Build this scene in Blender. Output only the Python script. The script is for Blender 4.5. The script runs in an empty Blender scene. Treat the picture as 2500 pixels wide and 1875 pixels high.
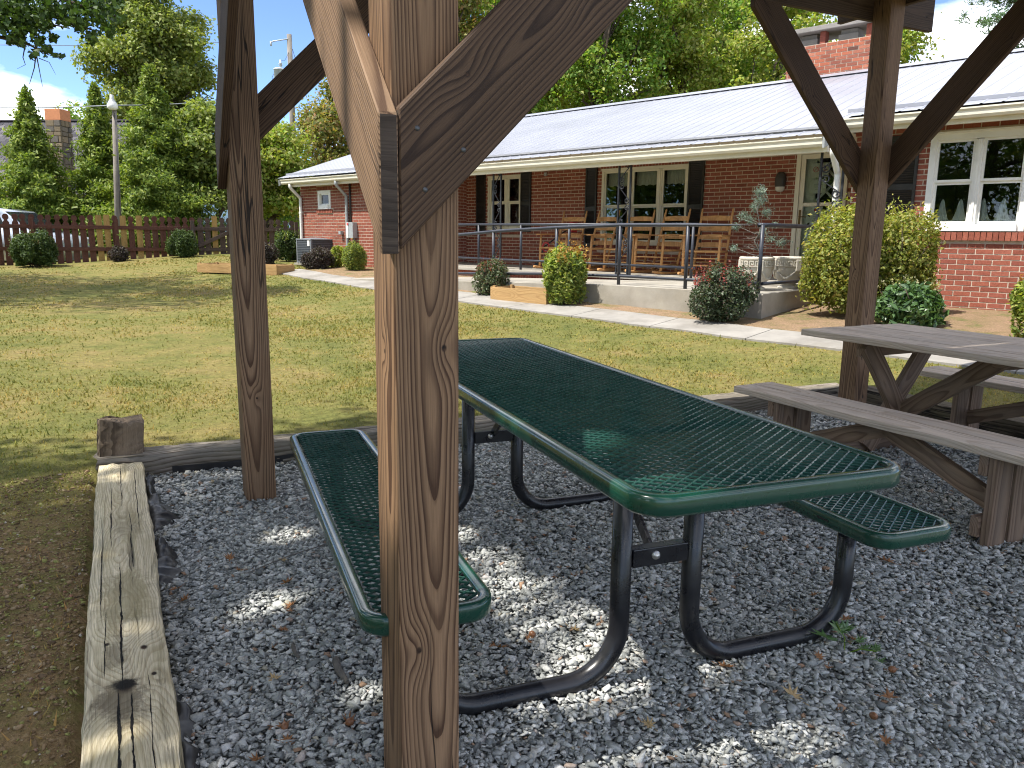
import bpy, bmesh, math, random
import numpy as np
from mathutils import Vector, Matrix, Euler

random.seed(7)
RNG = np.random.default_rng(11)
R = math.radians
PI = math.pi
SC = bpy.context.scene
COL = SC.collection

# ------------------------------------------------------------------ camera
cam_d = bpy.data.cameras.new('camera')
cam = bpy.data.objects.new('camera', cam_d)
COL.objects.link(cam)
cam_d.sensor_width = 36.0
cam_d.lens = 1901.75 / 2500 * 36.0
cam_d.clip_start = 0.05
cam_d.clip_end = 6000
PITCH, ROLL = 0.187, 0.01218
fw = Vector((0, math.cos(PITCH), -math.sin(PITCH)))
up0 = Vector((0, math.sin(PITCH), math.cos(PITCH)))
rt = Vector((1, 0, 0)) * math.cos(ROLL) + up0 * math.sin(ROLL)
up = -Vector((1, 0, 0)) * math.sin(ROLL) + up0 * math.cos(ROLL)
CAM = Vector((0, 0, 1.30))
cam.matrix_world = Matrix(((rt.x, up.x, -fw.x, CAM.x), (rt.y, up.y, -fw.y, CAM.y), (rt.z, up.z, -fw.z, CAM.z), (0, 0, 0, 1)))
SC.camera = cam
SC.render.resolution_x, SC.render.resolution_y = 1024, 768

# ------------------------------------------------------------------ world, sun, exposure
SUN_EL = R(61.0)
SUN_H = Vector((-0.93, -0.36, 0)).normalized()
sdir = Vector((SUN_H.x * math.cos(SUN_EL), SUN_H.y * math.cos(SUN_EL), math.sin(SUN_EL)))
world = bpy.data.worlds.new('World')
SC.world = world
world.use_nodes = True
wn, wl = world.node_tree.nodes, world.node_tree.links
wn.clear()
w_out = wn.new('ShaderNodeOutputWorld')
w_bg = wn.new('ShaderNodeBackground')
w_bg.inputs['Strength'].default_value = 0.115
sky = wn.new('ShaderNodeTexSky')
sky.sky_type = 'NISHITA'
sky.sun_disc = False
sky.sun_elevation = SUN_EL
sky.sun_rotation = math.atan2(SUN_H.x, SUN_H.y)
sky.air_density = 0.6
sky.dust_density = 0.0
sky.altitude = 3000
sky.ozone_density = 3.0
w_tc = wn.new('ShaderNodeTexCoord')
w_map = wn.new('ShaderNodeMapping')
w_map.inputs['Scale'].default_value = (1.3, 1.3, 3.6)
w_map.inputs['Location'].default_value = (0.08, 0.42, 1.63)
w_no = wn.new('ShaderNodeTexNoise')
w_no.inputs['Scale'].default_value = 1.9
w_no.inputs['Detail'].default_value = 9
w_no.inputs['Roughness'].default_value = 0.56
w_rmp = wn.new('ShaderNodeValToRGB')
w_rmp.color_ramp.elements[0].position = 0.47
w_rmp.color_ramp.elements[0].color = (0, 0, 0, 1)
w_rmp.color_ramp.elements[1].position = 0.63
w_rmp.color_ramp.elements[1].color = (1, 1, 1, 1)
w_mix = wn.new('ShaderNodeMix')
w_mix.data_type = 'RGBA'
w_mix.inputs[7].default_value = (9.0, 8.9, 8.7, 1)
wl.new(w_tc.outputs['Generated'], w_map.inputs['Vector'])
wl.new(w_map.outputs[0], w_no.inputs['Vector'])
wl.new(w_no.outputs['Fac'], w_rmp.inputs[0])
wl.new(w_rmp.outputs[0], w_mix.inputs[0])
wl.new(sky.outputs[0], w_mix.inputs[6])
wl.new(w_mix.outputs[2], w_bg.inputs['Color'])
wl.new(w_bg.outputs[0], w_out.inputs[0])

sun_d = bpy.data.lights.new('sun', 'SUN')
sun_d.energy = 2.55
sun_d.angle = R(0.53)
sun_d.color = (1.0, 0.955, 0.88)
sun = bpy.data.objects.new('sun', sun_d)
COL.objects.link(sun)
sun.rotation_euler = sdir.to_track_quat('Z', 'Y').to_euler()

SC.view_settings.view_transform = 'Standard'
SC.view_settings.look = 'None'
SC.view_settings.exposure = 1.72
SC.view_settings.gamma = 1.0
SC.view_settings.use_curve_mapping = False
SC.cycles.max_bounces = 8
SC.cycles.transparent_max_bounces = 16
SC.cycles.use_denoising = True
SC.cycles.filter_width = 1.1

# ------------------------------------------------------------------ material helpers
def new_mat(name):
    m = bpy.data.materials.new(name)
    m.use_nodes = True
    nt = m.node_tree
    return m, nt.nodes, nt.links, nt.nodes['Principled BSDF']

def N(nodes, typ, **kw):
    n = nodes.new(typ)
    for k, v in kw.items():
        setattr(n, k, v)
    return n

def ramp(nodes, stops, interp='LINEAR'):
    r = nodes.new('ShaderNodeValToRGB')
    r.color_ramp.interpolation = interp
    e = r.color_ramp.elements
    while len(e) < len(stops):
        e.new(0.5)
    for el, (p, c) in zip(e, stops):
        el.position = p
        el.color = (c[0], c[1], c[2], 1) if not isinstance(c, (int, float)) else (c, c, c, 1)
    return r

def mth(nodes, links, op, a, b=None, c=None, clamp=False):
    n = nodes.new('ShaderNodeMath')
    n.operation = op
    n.use_clamp = clamp
    for i, v in enumerate((a, b, c)):
        if v is None:
            continue
        if isinstance(v, (int, float)):
            n.inputs[i].default_value = v
        else:
            links.new(v, n.inputs[i])
    return n.outputs[0]

def mixc(nodes, links, fac, a, b, mode='MIX'):
    n = nodes.new('ShaderNodeMix')
    n.data_type = 'RGBA'
    n.blend_type = mode
    for idx, v in ((0, fac), (6, a), (7, b)):
        if isinstance(v, (int, float)):
            n.inputs[idx].default_value = v
        elif isinstance(v, tuple):
            n.inputs[idx].default_value = (v[0], v[1], v[2], 1)
        else:
            links.new(v, n.inputs[idx])
    return n.outputs[2]

def noise(nodes, links, vec, scale, detail=4, rough=0.55, dist=0.0):
    n = nodes.new('ShaderNodeTexNoise')
    n.inputs['Scale'].default_value = scale
    n.inputs['Detail'].default_value = detail
    n.inputs['Roughness'].default_value = rough
    n.inputs['Distortion'].default_value = dist
    if vec is not None:
        links.new(vec, n.inputs['Vector'])
    return n

def mapping(nodes, links, vec, scale=(1, 1, 1), loc=(0, 0, 0), rot=(0, 0, 0)):
    n = nodes.new('ShaderNodeMapping')
    n.inputs['Scale'].default_value = scale
    n.inputs['Location'].default_value = loc
    n.inputs['Rotation'].default_value = rot
    links.new(vec, n.inputs['Vector'])
    return n.outputs[0]

def bump(nodes, links, height, strength, dist, bsdf):
    b = nodes.new('ShaderNodeBump')
    b.inputs['Strength'].default_value = strength
    b.inputs['Distance'].default_value = dist
    links.new(height, b.inputs['Height'])
    links.new(b.outputs[0], bsdf.inputs['Normal'])

def simple(name, color, rough=0.6, metal=0.0, var=0.12, scale=6.0, bumps=0.0, spec=0.5, dirt=None, coat=0.0):
    """painted / plain surfaces: base colour with slight mottling, optional dirt and bump"""
    m, n, l, b = new_mat(name)
    tc = n.new('ShaderNodeTexCoord')
    no = noise(n, l, tc.outputs['Object'], scale, 6, 0.6)
    c0 = tuple(max(0, x * (1 - var)) for x in color)
    c1 = tuple(min(1, x * (1 + var)) for x in color)
    rp = ramp(n, [(0.3, c0), (0.7, c1)])
    l.new(no.outputs['Fac'], rp.inputs[0])
    col = rp.outputs[0]
    if dirt:
        n2 = noise(n, l, tc.outputs['Object'], scale * 0.45, 8, 0.7)
        r2 = ramp(n, [(0.48, 0.0), (0.72, 1.0)])
        l.new(n2.outputs['Fac'], r2.inputs[0])
        f = mth(n, l, 'MULTIPLY', r2.outputs[0], dirt[1])
        col = mixc(n, l, f, col, dirt[0])
    l.new(col, b.inputs['Base Color'])
    b.inputs['Metallic'].default_value = metal
    b.inputs['Specular IOR Level'].default_value = spec
    b.inputs['Coat Weight'].default_value = coat
    rr = ramp(n, [(0.3, max(0.02, rough - 0.08)), (0.7, min(1, rough + 0.08))])
    l.new(no.outputs['Fac'], rr.inputs[0])
    l.new(rr.outputs[0], b.inputs['Roughness'])
    if bumps:
        n3 = noise(n, l, tc.outputs['Object'], scale * 14, 5, 0.7)
        bump(n, l, n3.outputs['Fac'], bumps, 0.01, b)
    return m

def wood(name, light, dark, freq=95.0, pith=(0.03, 0.045), wander=0.02, knots=(), rough=0.72, axis='z',
         weather=None, checks=0.0, bumpk=0.5, contrast=1.0, rnd=True, cracks=(), stains=(), streak=0.0, tilt=0.0):
    """sawn softwood: growth rings round a wandering pith, knots that push the rings aside, fibre and checks"""
    m, n, l, b = new_mat(name)
    tc = n.new('ShaderNodeTexCoord')
    sep = n.new('ShaderNodeSeparateXYZ')
    l.new(tc.outputs['Object'], sep.inputs[0])
    ax = {'z': (0, 1, 2), 'x': (1, 2, 0), 'y': (0, 2, 1)}[axis]
    A, B, Lg = (sep.outputs[i] for i in ax)
    oi = n.new('ShaderNodeObjectInfo')
    if rnd:
        Lr = mth(n, l, 'ADD', Lg, mth(n, l, 'MULTIPLY', oi.outputs['Random'], 37.0))
    else:
        Lr = Lg
    # wander of the pith along the length
    cl = n.new('ShaderNodeCombineXYZ')
    l.new(mth(n, l, 'MULTIPLY', Lr, 1.15), cl.inputs[2])
    nw = noise(n, l, cl.outputs[0], 1.0, 2, 0.5)
    sw = n.new('ShaderNodeSeparateColor')
    l.new(nw.outputs['Color'], sw.inputs[0])
    wa = mth(n, l, 'MULTIPLY', mth(n, l, 'SUBTRACT', sw.outputs[0], 0.5), wander * 2)
    wb = mth(n, l, 'MULTIPLY', mth(n, l, 'SUBTRACT', sw.outputs[1], 0.5), wander * 6)
    da = mth(n, l, 'ADD', mth(n, l, 'SUBTRACT', A, pith[0]), wa)
    db = mth(n, l, 'ADD', mth(n, l, 'SUBTRACT', B, pith[1]), wb)
    if tilt:
        db = mth(n, l, 'ADD', db, mth(n, l, 'MULTIPLY', Lg, tilt))
        da = mth(n, l, 'ADD', da, mth(n, l, 'MULTIPLY', Lg, tilt * 0.35))
    r2 = mth(n, l, 'ADD', mth(n, l, 'MULTIPLY', da, da), mth(n, l, 'MULTIPLY', db, db))
    r = mth(n, l, 'SQRT', r2)
    cv = n.new('ShaderNodeCombineXYZ')
    l.new(A, cv.inputs[0]); l.new(B, cv.inputs[1]); l.new(mth(n, l, 'MULTIPLY', Lr, 0.16), cv.inputs[2])
    nd = noise(n, l, cv.outputs[0], 9.0, 3, 0.5)
    r = mth(n, l, 'ADD', r, mth(n, l, 'MULTIPLY', mth(n, l, 'SUBTRACT', nd.outputs['Fac'], 0.5), 0.011))
    kmask = None
    for (ka, kb, kl, ks) in knots:
        e1 = mth(n, l, 'SUBTRACT', A, ka); e2 = mth(n, l, 'SUBTRACT', B, kb)
        e3 = mth(n, l, 'MULTIPLY', mth(n, l, 'SUBTRACT', Lg, kl), 0.42)
        d2 = mth(n, l, 'ADD', mth(n, l, 'ADD', mth(n, l, 'MULTIPLY', e1, e1), mth(n, l, 'MULTIPLY', e2, e2)), mth(n, l, 'MULTIPLY', e3, e3))
        g = mth(n, l, 'POWER', 2.718, mth(n, l, 'MULTIPLY', d2, -1.0 / (2 * (ks * 1.5) ** 2)))
        r = mth(n, l, 'ADD', r, mth(n, l, 'MULTIPLY', g, ks * 1.35))
        e3b = mth(n, l, 'MULTIPLY', mth(n, l, 'SUBTRACT', Lg, kl), 0.75)
        d2b = mth(n, l, 'ADD', mth(n, l, 'ADD', mth(n, l, 'MULTIPLY', e1, e1), mth(n, l, 'MULTIPLY', e2, e2)), mth(n, l, 'MULTIPLY', e3b, e3b))
        dk = mth(n, l, 'SQRT', d2b)
        km = n.new('ShaderNodeMapRange')
        km.inputs[1].default_value = ks * 0.55; km.inputs[2].default_value = ks * 0.28
        km.inputs[3].default_value = 0.0; km.inputs[4].default_value = 1.0
        l.new(dk, km.inputs[0])
        kmask = km.outputs[0] if kmask is None else mth(n, l, 'MAXIMUM', kmask, km.outputs[0])
    # uneven ring widths, and each ring its own darkness
    cw_ = n.new('ShaderNodeCombineXYZ'); l.new(mth(n, l, 'MULTIPLY', r, freq * 0.55), cw_.inputs[0])
    nrw = noise(n, l, cw_.outputs[0], 1.0, 2, 0.5)
    q_ = mth(n, l, 'ADD', mth(n, l, 'MULTIPLY', r, freq), mth(n, l, 'MULTIPLY', nrw.outputs['Fac'], 1.5))
    t = mth(n, l, 'FRACT', q_)
    cq_ = n.new('ShaderNodeCombineXYZ'); l.new(mth(n, l, 'FLOOR', q_), cq_.inputs[0]); l.new(mth(n, l, 'MULTIPLY', Lr, 0.8), cq_.inputs[2])
    nring = noise(n, l, cq_.outputs[0], 3.7, 2, 0.5)
    edge = noise(n, l, cv.outputs[0], 60.0, 4, 0.7)
    t = mth(n, l, 'ADD', t, mth(n, l, 'MULTIPLY', mth(n, l, 'SUBTRACT', edge.outputs['Fac'], 0.5), 0.22))
    mid = tuple(light[i] * 0.55 + dark[i] * 0.45 for i in range(3))
    if contrast < 1:
        dark = tuple(light[i] * (1 - contrast) + dark[i] * contrast for i in range(3))
        mid = tuple(light[i] * 0.6 + dark[i] * 0.4 for i in range(3))
    rp = ramp(n, [(0.0, mid), (0.07, light), (0.36, light), (0.62, mid), (0.84, dark)])
    l.new(t, rp.inputs[0])
    rk_ = ramp(n, [(0.28, 0.5), (0.55, 1.0)]); l.new(nring.outputs['Fac'], rk_.inputs[0])
    col = mixc(n, l, rk_.outputs[0], tuple(light[i] * 0.8 + dark[i] * 0.2 for i in range(3)), rp.outputs[0])
    # fibre
    cf = n.new('ShaderNodeCombineXYZ')
    l.new(mth(n, l, 'MULTIPLY', A, 420.0), cf.inputs[0]); l.new(mth(n, l, 'MULTIPLY', B, 420.0), cf.inputs[1]); l.new(mth(n, l, 'MULTIPLY', Lr, 9.0), cf.inputs[2])
    nf = noise(n, l, cf.outputs[0], 1.0, 3, 0.6)
    rf = ramp(n, [(0.25, 0.72), (0.75, 1.18)])
    l.new(nf.outputs['Fac'], rf.inputs[0])
    col = mixc(n, l, 1.0, col, rf.outputs[0], 'MULTIPLY')
    nb = noise(n, l, cv.outputs[0], 5.5, 5, 0.6)
    rb = ramp(n, [(0.3, 0.78), (0.7, 1.16)])
    l.new(nb.outputs['Fac'], rb.inputs[0])
    col = mixc(n, l, 1.0, col, rb.outputs[0], 'MULTIPLY')
    if streak:
        cs_ = n.new('ShaderNodeCombineXYZ')
        l.new(mth(n, l, 'MULTIPLY', A, 85.0), cs_.inputs[0]); l.new(mth(n, l, 'MULTIPLY', B, 85.0), cs_.inputs[1]); l.new(mth(n, l, 'MULTIPLY', Lr, 3.2), cs_.inputs[2])
        nst = noise(n, l, cs_.outputs[0], 1.0, 6, 0.68, 0.6)
        rst_ = ramp(n, [(0.30, 1 - streak), (0.46, 1.0), (0.72, 1 + streak * 0.35)]); l.new(nst.outputs['Fac'], rst_.inputs[0])
        col = mixc(n, l, 1.0, col, rst_.outputs[0], 'MULTIPLY')
    if weather:
        nw2 = noise(n, l, cv.outputs[0], 14.0, 8, 0.7)
        rw2 = ramp(n, [(0.42, 0.0), (0.7, 1.0)])
        l.new(nw2.outputs['Fac'], rw2.inputs[0])
        col = mixc(n, l, mth(n, l, 'MULTIPLY', rw2.outputs[0], weather[1]), col, weather[0])
    hgt = mth(n, l, 'ADD', mth(n, l, 'MULTIPLY', t, -0.6), mth(n, l, 'MULTIPLY', nf.outputs['Fac'], 0.7))
    if kmask is not None:
        nk = noise(n, l, tc.outputs['Object'], 130.0, 3, 0.6)
        rk = ramp(n, [(0.35, (0.006, 0.004, 0.003)), (0.7, (0.07, 0.035, 0.018))])
        l.new(nk.outputs['Fac'], rk.inputs[0])
        col = mixc(n, l, kmask, col, rk.outputs[0])
    if checks:
        cc = n.new('ShaderNodeCombineXYZ')
        l.new(mth(n, l, 'MULTIPLY', A, 17.0), cc.inputs[0]); l.new(mth(n, l, 'MULTIPLY', B, 17.0), cc.inputs[1]); l.new(mth(n, l, 'MULTIPLY', Lr, 0.75), cc.inputs[2])
        nc = noise(n, l, cc.outputs[0], 1.0, 2, 0.45)
        ab = mth(n, l, 'ABSOLUTE', mth(n, l, 'SUBTRACT', nc.outputs['Fac'], 0.5))
        mr = n.new('ShaderNodeMapRange')
        mr.inputs[1].default_value = 0.011 * checks; mr.inputs[2].default_value = 0.004 * checks
        mr.inputs[3].default_value = 0.0; mr.inputs[4].default_value = 1.0
        l.new(ab, mr.inputs[0])
        ng = noise(n, l, cv.outputs[0], 4.0, 2, 0.5)
        gate = n.new('ShaderNodeMapRange')
        gate.inputs[1].default_value = 0.5; gate.inputs[2].default_value = 0.58
        l.new(ng.outputs['Fac'], gate.inputs[0])
        ck = mth(n, l, 'MULTIPLY', mr.outputs[0], gate.outputs[0])
        col = mixc(n, l, mth(n, l, 'MULTIPLY', ck, 0.9), col, (0.008, 0.006, 0.005))
        hgt = mth(n, l, 'SUBTRACT', hgt, mth(n, l, 'MULTIPLY', ck, 4.0))
    if stains: nsn = noise(n, l, tc.outputs['Object'], 22.0, 7, 0.7)
    for (sa, sl, sra, srl, scol, sk) in stains:
        e1 = mth(n, l, 'DIVIDE', mth(n, l, 'SUBTRACT', A, sa), sra); e2 = mth(n, l, 'DIVIDE', mth(n, l, 'SUBTRACT', Lg, sl), srl)
        dd = mth(n, l, 'ADD', mth(n, l, 'SQRT', mth(n, l, 'ADD', mth(n, l, 'MULTIPLY', e1, e1), mth(n, l, 'MULTIPLY', e2, e2))), mth(n, l, 'MULTIPLY', mth(n, l, 'SUBTRACT', nsn.outputs['Fac'], 0.5), 2.2))
        ms = n.new('ShaderNodeMapRange'); ms.inputs[1].default_value = 1.15; ms.inputs[2].default_value = 0.45
        ms.interpolation_type = 'SMOOTHSTEP'; l.new(dd, ms.inputs[0])
        col = mixc(n, l, mth(n, l, 'MULTIPLY', ms.outputs[0], sk), col, scol)
    for (ca, l0, l1, cw) in cracks:
        cn = n.new('ShaderNodeCombineXYZ'); l.new(mth(n, l, 'MULTIPLY', Lg, 5.0), cn.inputs[0]); cn.inputs[1].default_value = ca * 90
        wn_ = noise(n, l, cn.outputs[0], 1.0, 6, 0.6)
        dx = mth(n, l, 'ABSOLUTE', mth(n, l, 'SUBTRACT', mth(n, l, 'SUBTRACT', A, ca), mth(n, l, 'MULTIPLY', mth(n, l, 'SUBTRACT', wn_.outputs['Fac'], 0.5), 0.018)))
        fl = mth(n, l, 'DIVIDE', mth(n, l, 'SUBTRACT', Lg, l0), l1 - l0)
        env = mth(n, l, 'SQRT', mth(n, l, 'MULTIPLY', mth(n, l, 'MULTIPLY', fl, mth(n, l, 'SUBTRACT', 1.0, fl), None, True), 4.0), None, True)
        wvr = ramp(n, [(0.35, 0.15), (0.62, 1.6)]); l.new(edge.outputs['Fac'], wvr.inputs[0])
        wdt = mth(n, l, 'MULTIPLY', mth(n, l, 'MULTIPLY', env, cw), wvr.outputs[0])
        msk = mth(n, l, 'MULTIPLY', mth(n, l, 'SUBTRACT', 1.0, mth(n, l, 'DIVIDE', dx, mth(n, l, 'ADD', wdt, 0.00001)), None, True), 3.0, None, True)
        col = mixc(n, l, msk, col, (0.006, 0.005, 0.004))
        hgt = mth(n, l, 'SUBTRACT', hgt, mth(n, l, 'MULTIPLY', msk, 6.0))
    l.new(col, b.inputs['Base Color'])
    b.inputs['Roughness'].default_value = rough
    b.inputs['Specular IOR Level'].default_value = 0.3
    bump(n, l, hgt, bumpk, 0.0022, b)
    return m

def leaf_mat(name, cols, rough=0.55, trans=0.35, spec=0.35):
    """leaves: one tint per leaf, light shining through"""
    m, n, l, b = new_mat(name)
    g = n.new('ShaderNodeNewGeometry')
    k = len(cols)
    rp = ramp(n, [(i / max(1, k - 1), c) for i, c in enumerate(cols)])
    l.new(g.outputs['Random Per Island'], rp.inputs[0])
    tc = n.new('ShaderNodeTexCoord')
    no = noise(n, l, tc.outputs['Object'], 2.6, 4, 0.6)
    rv = ramp(n, [(0.3, 0.66), (0.7, 1.30)])
    l.new(no.outputs['Fac'], rv.inputs[0])
    col = mixc(n, l, 1.0, rp.outputs[0], rv.outputs[0], 'MULTIPLY')
    l.new(col, b.inputs['Base Color'])
    b.inputs['Roughness'].default_value = rough
    b.inputs['Specular IOR Level'].default_value = spec
    tr = n.new('ShaderNodeBsdfTranslucent')
    c2 = mixc(n, l, 1.0, col, (1.25, 1.3, 0.55), 'MULTIPLY')
    l.new(c2, tr.inputs['Color'])
    mx = n.new('ShaderNodeMixShader')
    mx.inputs[0].default_value = trans
    l.new(b.outputs[0], mx.inputs[1]); l.new(tr.outputs[0], mx.inputs[2])
    out = [x for x in n if x.type == 'OUTPUT_MATERIAL'][0]
    l.new(mx.outputs[0], out.inputs[0])
    return m

# ------------------------------------------------------------------ mesh helpers
class MB:
    """collects faces, builds one mesh object"""
    def __init__(s):
        s.v = []; s.f = []; s.sm = []
    def quadmesh(s, vs, fs, smooth=False):
        o = len(s.v)
        s.v += [tuple(p) for p in vs]
        s.f += [tuple(i + o for i in f) for f in fs]
        s.sm += [smooth] * len(fs)
        return s
    def box(s, c, d, rot=None, bev=0.0):
        x, y, z = d[0] / 2, d[1] / 2, d[2] / 2
        if bev <= 0:
            vs = [Vector((a * x, b * y, e * z)) for a in (-1, 1) for b in (-1, 1) for e in (-1, 1)]
            fs = [(0, 1, 3, 2), (4, 6, 7, 5), (0, 4, 5, 1), (2, 3, 7, 6), (0, 2, 6, 4), (1, 5, 7, 3)]
        else:
            bm = bmesh.new()
            bmesh.ops.create_cube(bm, size=1.0)
            for q in bm.verts:
                q.co = Vector((q.co.x * d[0], q.co.y * d[1], q.co.z * d[2]))
            bmesh.ops.bevel(bm, geom=bm.edges[:], offset=bev, segments=2, affect='EDGES', profile=0.6)
            bm.verts.index_update()
            vs = [q.co.copy() for q in bm.verts]
            fs = [tuple(q.index for q in f.verts) for f in bm.faces]
            bm.free()
        if rot is not None:
            vs = [rot @ p for p in vs]
        c = Vector(c)
        return s.quadmesh([p + c for p in vs], fs)
    def tube(s, pts, rad, n=10, cap=True, smooth=True, flat=1.0):
        pts = [Vector(p) for p in pts]
        k = len(pts)
        rads = rad if isinstance(rad, (list, tuple)) else [rad] * k
        rings = []
        t0 = (pts[1] - pts[0]).normalized()
        a = Vector((0, 0, 1)) if abs(t0.z) < 0.9 else Vector((1, 0, 0))
        nrm = (a - t0 * a.dot(t0)).normalized()
        for i, p in enumerate(pts):
            if i == 0: t = (pts[1] - pts[0])
            elif i == k - 1: t = (pts[-1] - pts[-2])
            else: t = (pts[i + 1] - pts[i]).normalized() + (pts[i] - pts[i - 1]).normalized()
            t = t.normalized() if t.length > 1e-9 else t0
            nrm = nrm - t * nrm.dot(t)
            nrm = nrm.normalized() if nrm.length > 1e-6 else t.orthogonal().normalized()
            bn = t.cross(nrm)
            rings.append([p + (nrm * math.cos(2 * PI * j / n) + bn * math.sin(2 * PI * j / n) * flat) * rads[i] for j in range(n)])
        vs = [q for rg in rings for q in rg]
        fs = []
        for i in range(k - 1):
            for j in range(n):
                fs.append((i * n + j, i * n + (j + 1) % n, (i + 1) * n + (j + 1) % n, (i + 1) * n + j))
        o = len(s.v)
        s.quadmesh(vs, fs, smooth)
        if cap:
            s.f += [tuple(o + j for j in reversed(range(n))), tuple(o + (k - 1) * n + j for j in range(n))]
            s.sm += [False, False]
        return s
    def lathe(s, prof, n=24, c=(0, 0, 0), smooth=True):
        c = Vector(c)
        vs = [Vector((r * math.cos(2 * PI * j / n), r * math.sin(2 * PI * j / n), z)) + c for r, z in prof for j in range(n)]
        fs = []
        for i in range(len(prof) - 1):
            for j in range(n):
                fs.append((i * n + j, i * n + (j + 1) % n, (i + 1) * n + (j + 1) % n, (i + 1) * n + j))
        return s.quadmesh(vs, fs, smooth)
    def prism(s, outline, y0, y1, M=None):
        """outline in (x,z), extruded along y"""
        k = len(outline)
        vs = [Vector((x, y0, z)) for x, z in outline] + [Vector((x, y1, z)) for x, z in outline]
        if M is not None:
            vs = [M @ q for q in vs]
        fs = [tuple(range(k)), tuple(reversed(range(k, 2 * k)))]
        fs += [(i, i + k, (i + 1) % k + k, (i + 1) % k) for i in range(k)]
        return s.quadmesh(vs, fs)
    def mesh(s, name):
        me = bpy.data.meshes.new(name)
        me.from_pydata(s.v, [], s.f)
        me.polygons.foreach_set('use_smooth', s.sm)
        bm = bmesh.new(); bm.from_mesh(me)
        bmesh.ops.recalc_face_normals(bm, faces=bm.faces)
        bm.to_mesh(me); bm.free()
        me.update()
        return me
    def build(s, name, mat, parent=None, loc=(0, 0, 0), rot=(0, 0, 0), **tags):
        return link(name, s.mesh(name), mat, parent, loc, rot, **tags)

def link(name, me, mat, parent=None, loc=(0, 0, 0), rot=(0, 0, 0), **tags):
    if mat is not None and len(me.materials) == 0:
        me.materials.append(mat)
    o = bpy.data.objects.new(name, me)
    COL.objects.link(o)
    o.location = loc; o.rotation_euler = rot
    if parent is not None:
        o.parent = parent
    for k, v in tags.items():
        o[k] = v
    return o

def thing(name, label, cat, loc=(0, 0, 0), rotz=0.0, group=None):
    o = bpy.data.objects.new(name, None)
    COL.objects.link(o)
    o.empty_display_size = 0.1
    o.location = loc; o.rotation_euler = (0, 0, rotz)
    o['label'] = label; o['category'] = cat
    if group: o['group'] = group
    return o

def copy_tree(o, loc, rotz=None, parent=None):
    c = o.copy(); COL.objects.link(c)
    if parent is None:
        c.location = loc
        if rotz is not None: c.rotation_euler = (0, 0, rotz)
    else:
        c.parent = parent
    for ch in list(o.children):
        copy_tree(ch, None, None, c)
    return c

def np_mesh(name, verts, faces):
    """faces: (n,3) or (n,4) index array"""
    me = bpy.data.meshes.new(name)
    nv, (nf, k) = len(verts), faces.shape
    me.vertices.add(nv)
    me.vertices.foreach_set('co', np.ascontiguousarray(verts, dtype=np.float32).ravel())
    me.loops.add(nf * k)
    me.loops.foreach_set('vertex_index', np.ascontiguousarray(faces, dtype=np.int32).ravel())
    me.polygons.add(nf)
    me.polygons.foreach_set('loop_start', np.arange(0, nf * k, k, dtype=np.int32))
    me.polygons.foreach_set('loop_total', np.full(nf, k, dtype=np.int32))
    me.update(calc_edges=True)
    return me

def unit(a):
    return a / (np.linalg.norm(a, axis=1, keepdims=True) + 1e-9)

def leaves(C, size, outward=None, ub=0.4, ob=0.6, aspect=0.6, axis=None, ab=0.0, jit=0.5):
    """C (n,3) leaf centres -> verts, quads; each leaf a folded rhombus"""
    n = len(C)
    nr = RNG.normal(size=(n, 3))
    if outward is not None: nr = unit(nr) + outward * ob
    nr[:, 2] += ub
    nr = unit(nr)
    t = RNG.normal(size=(n, 3))
    if axis is not None: t = unit(t) + axis * ab
    t = unit(t - nr * np.sum(t * nr, axis=1, keepdims=True))
    b = np.cross(nr, t)
    L = size * (1 + RNG.uniform(-jit, jit, size=(n, 1)))
    W = L * aspect
    fold = nr * W * 0.18
    V = np.empty((n, 4, 3))
    V[:, 0] = C - t * L * 0.5
    V[:, 1] = C + b * W * 0.5 + fold
    V[:, 2] = C + t * L * 0.5 - nr * L * 0.12
    V[:, 3] = C - b * W * 0.5 + fold
    F = np.arange(n * 4).reshape(n, 4)
    return V.reshape(-1, 3), F

# ------------------------------------------------------------------ frames of the place
HD = Vector((-0.7199, 0.694, 0)).normalized()          # along the house front
HN = Vector((-HD.y, HD.x, 0))                           # out of the house front
HO = Vector((4.8, 12.7, 0))
H_ROT = math.atan2(HD.y, HD.x)
PA = R(26.84)                                           # pavilion frame
PO = Vector((-0.237, 1.56, 0))
PU = Vector((math.cos(PA), math.sin(PA), 0)); PV = Vector((-math.sin(PA), math.cos(PA), 0))
P_M = Matrix.Translation(PO) @ Matrix.Rotation(PA, 4, 'Z')

def H(s, o, z=0.0):
    return HO + HD * s + HN * o + Vector((0, 0, z))
def PW(u, v, z=0.0):
    return PO + PU * u + PV * v + Vector((0, 0, z))

def ground(x, y):
    """height of the lawn"""
    dx, dy = x - HO.x, y - HO.y
    s = dx * HD.x + dy * HD.y
    o = dx * HN.x + dy * HN.y
    t = np.clip((7 - o) / 5.8, 0, 1)
    t = t * t * (3 - 2 * t)
    return (.06 + .36 * t + .0095 * np.clip(s + 4, 0, 24) + .011 * np.clip(s - 9, 0, 12)
            + 0.010 * np.sin(x * 2.3 + 1.1 * np.sin(y * 1.7)) * np.sin(y * 1.9 + 0.7 * np.sin(x * 1.3)) * np.clip(1.4 - np.hypot(x, y) / 25, 0, 1))
def G(p):
    return float(ground(p[0], p[1]))
def on_ground(p, dz=0.0):
    return Vector((p[0], p[1], G(p) + dz))

exec_order = []
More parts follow.
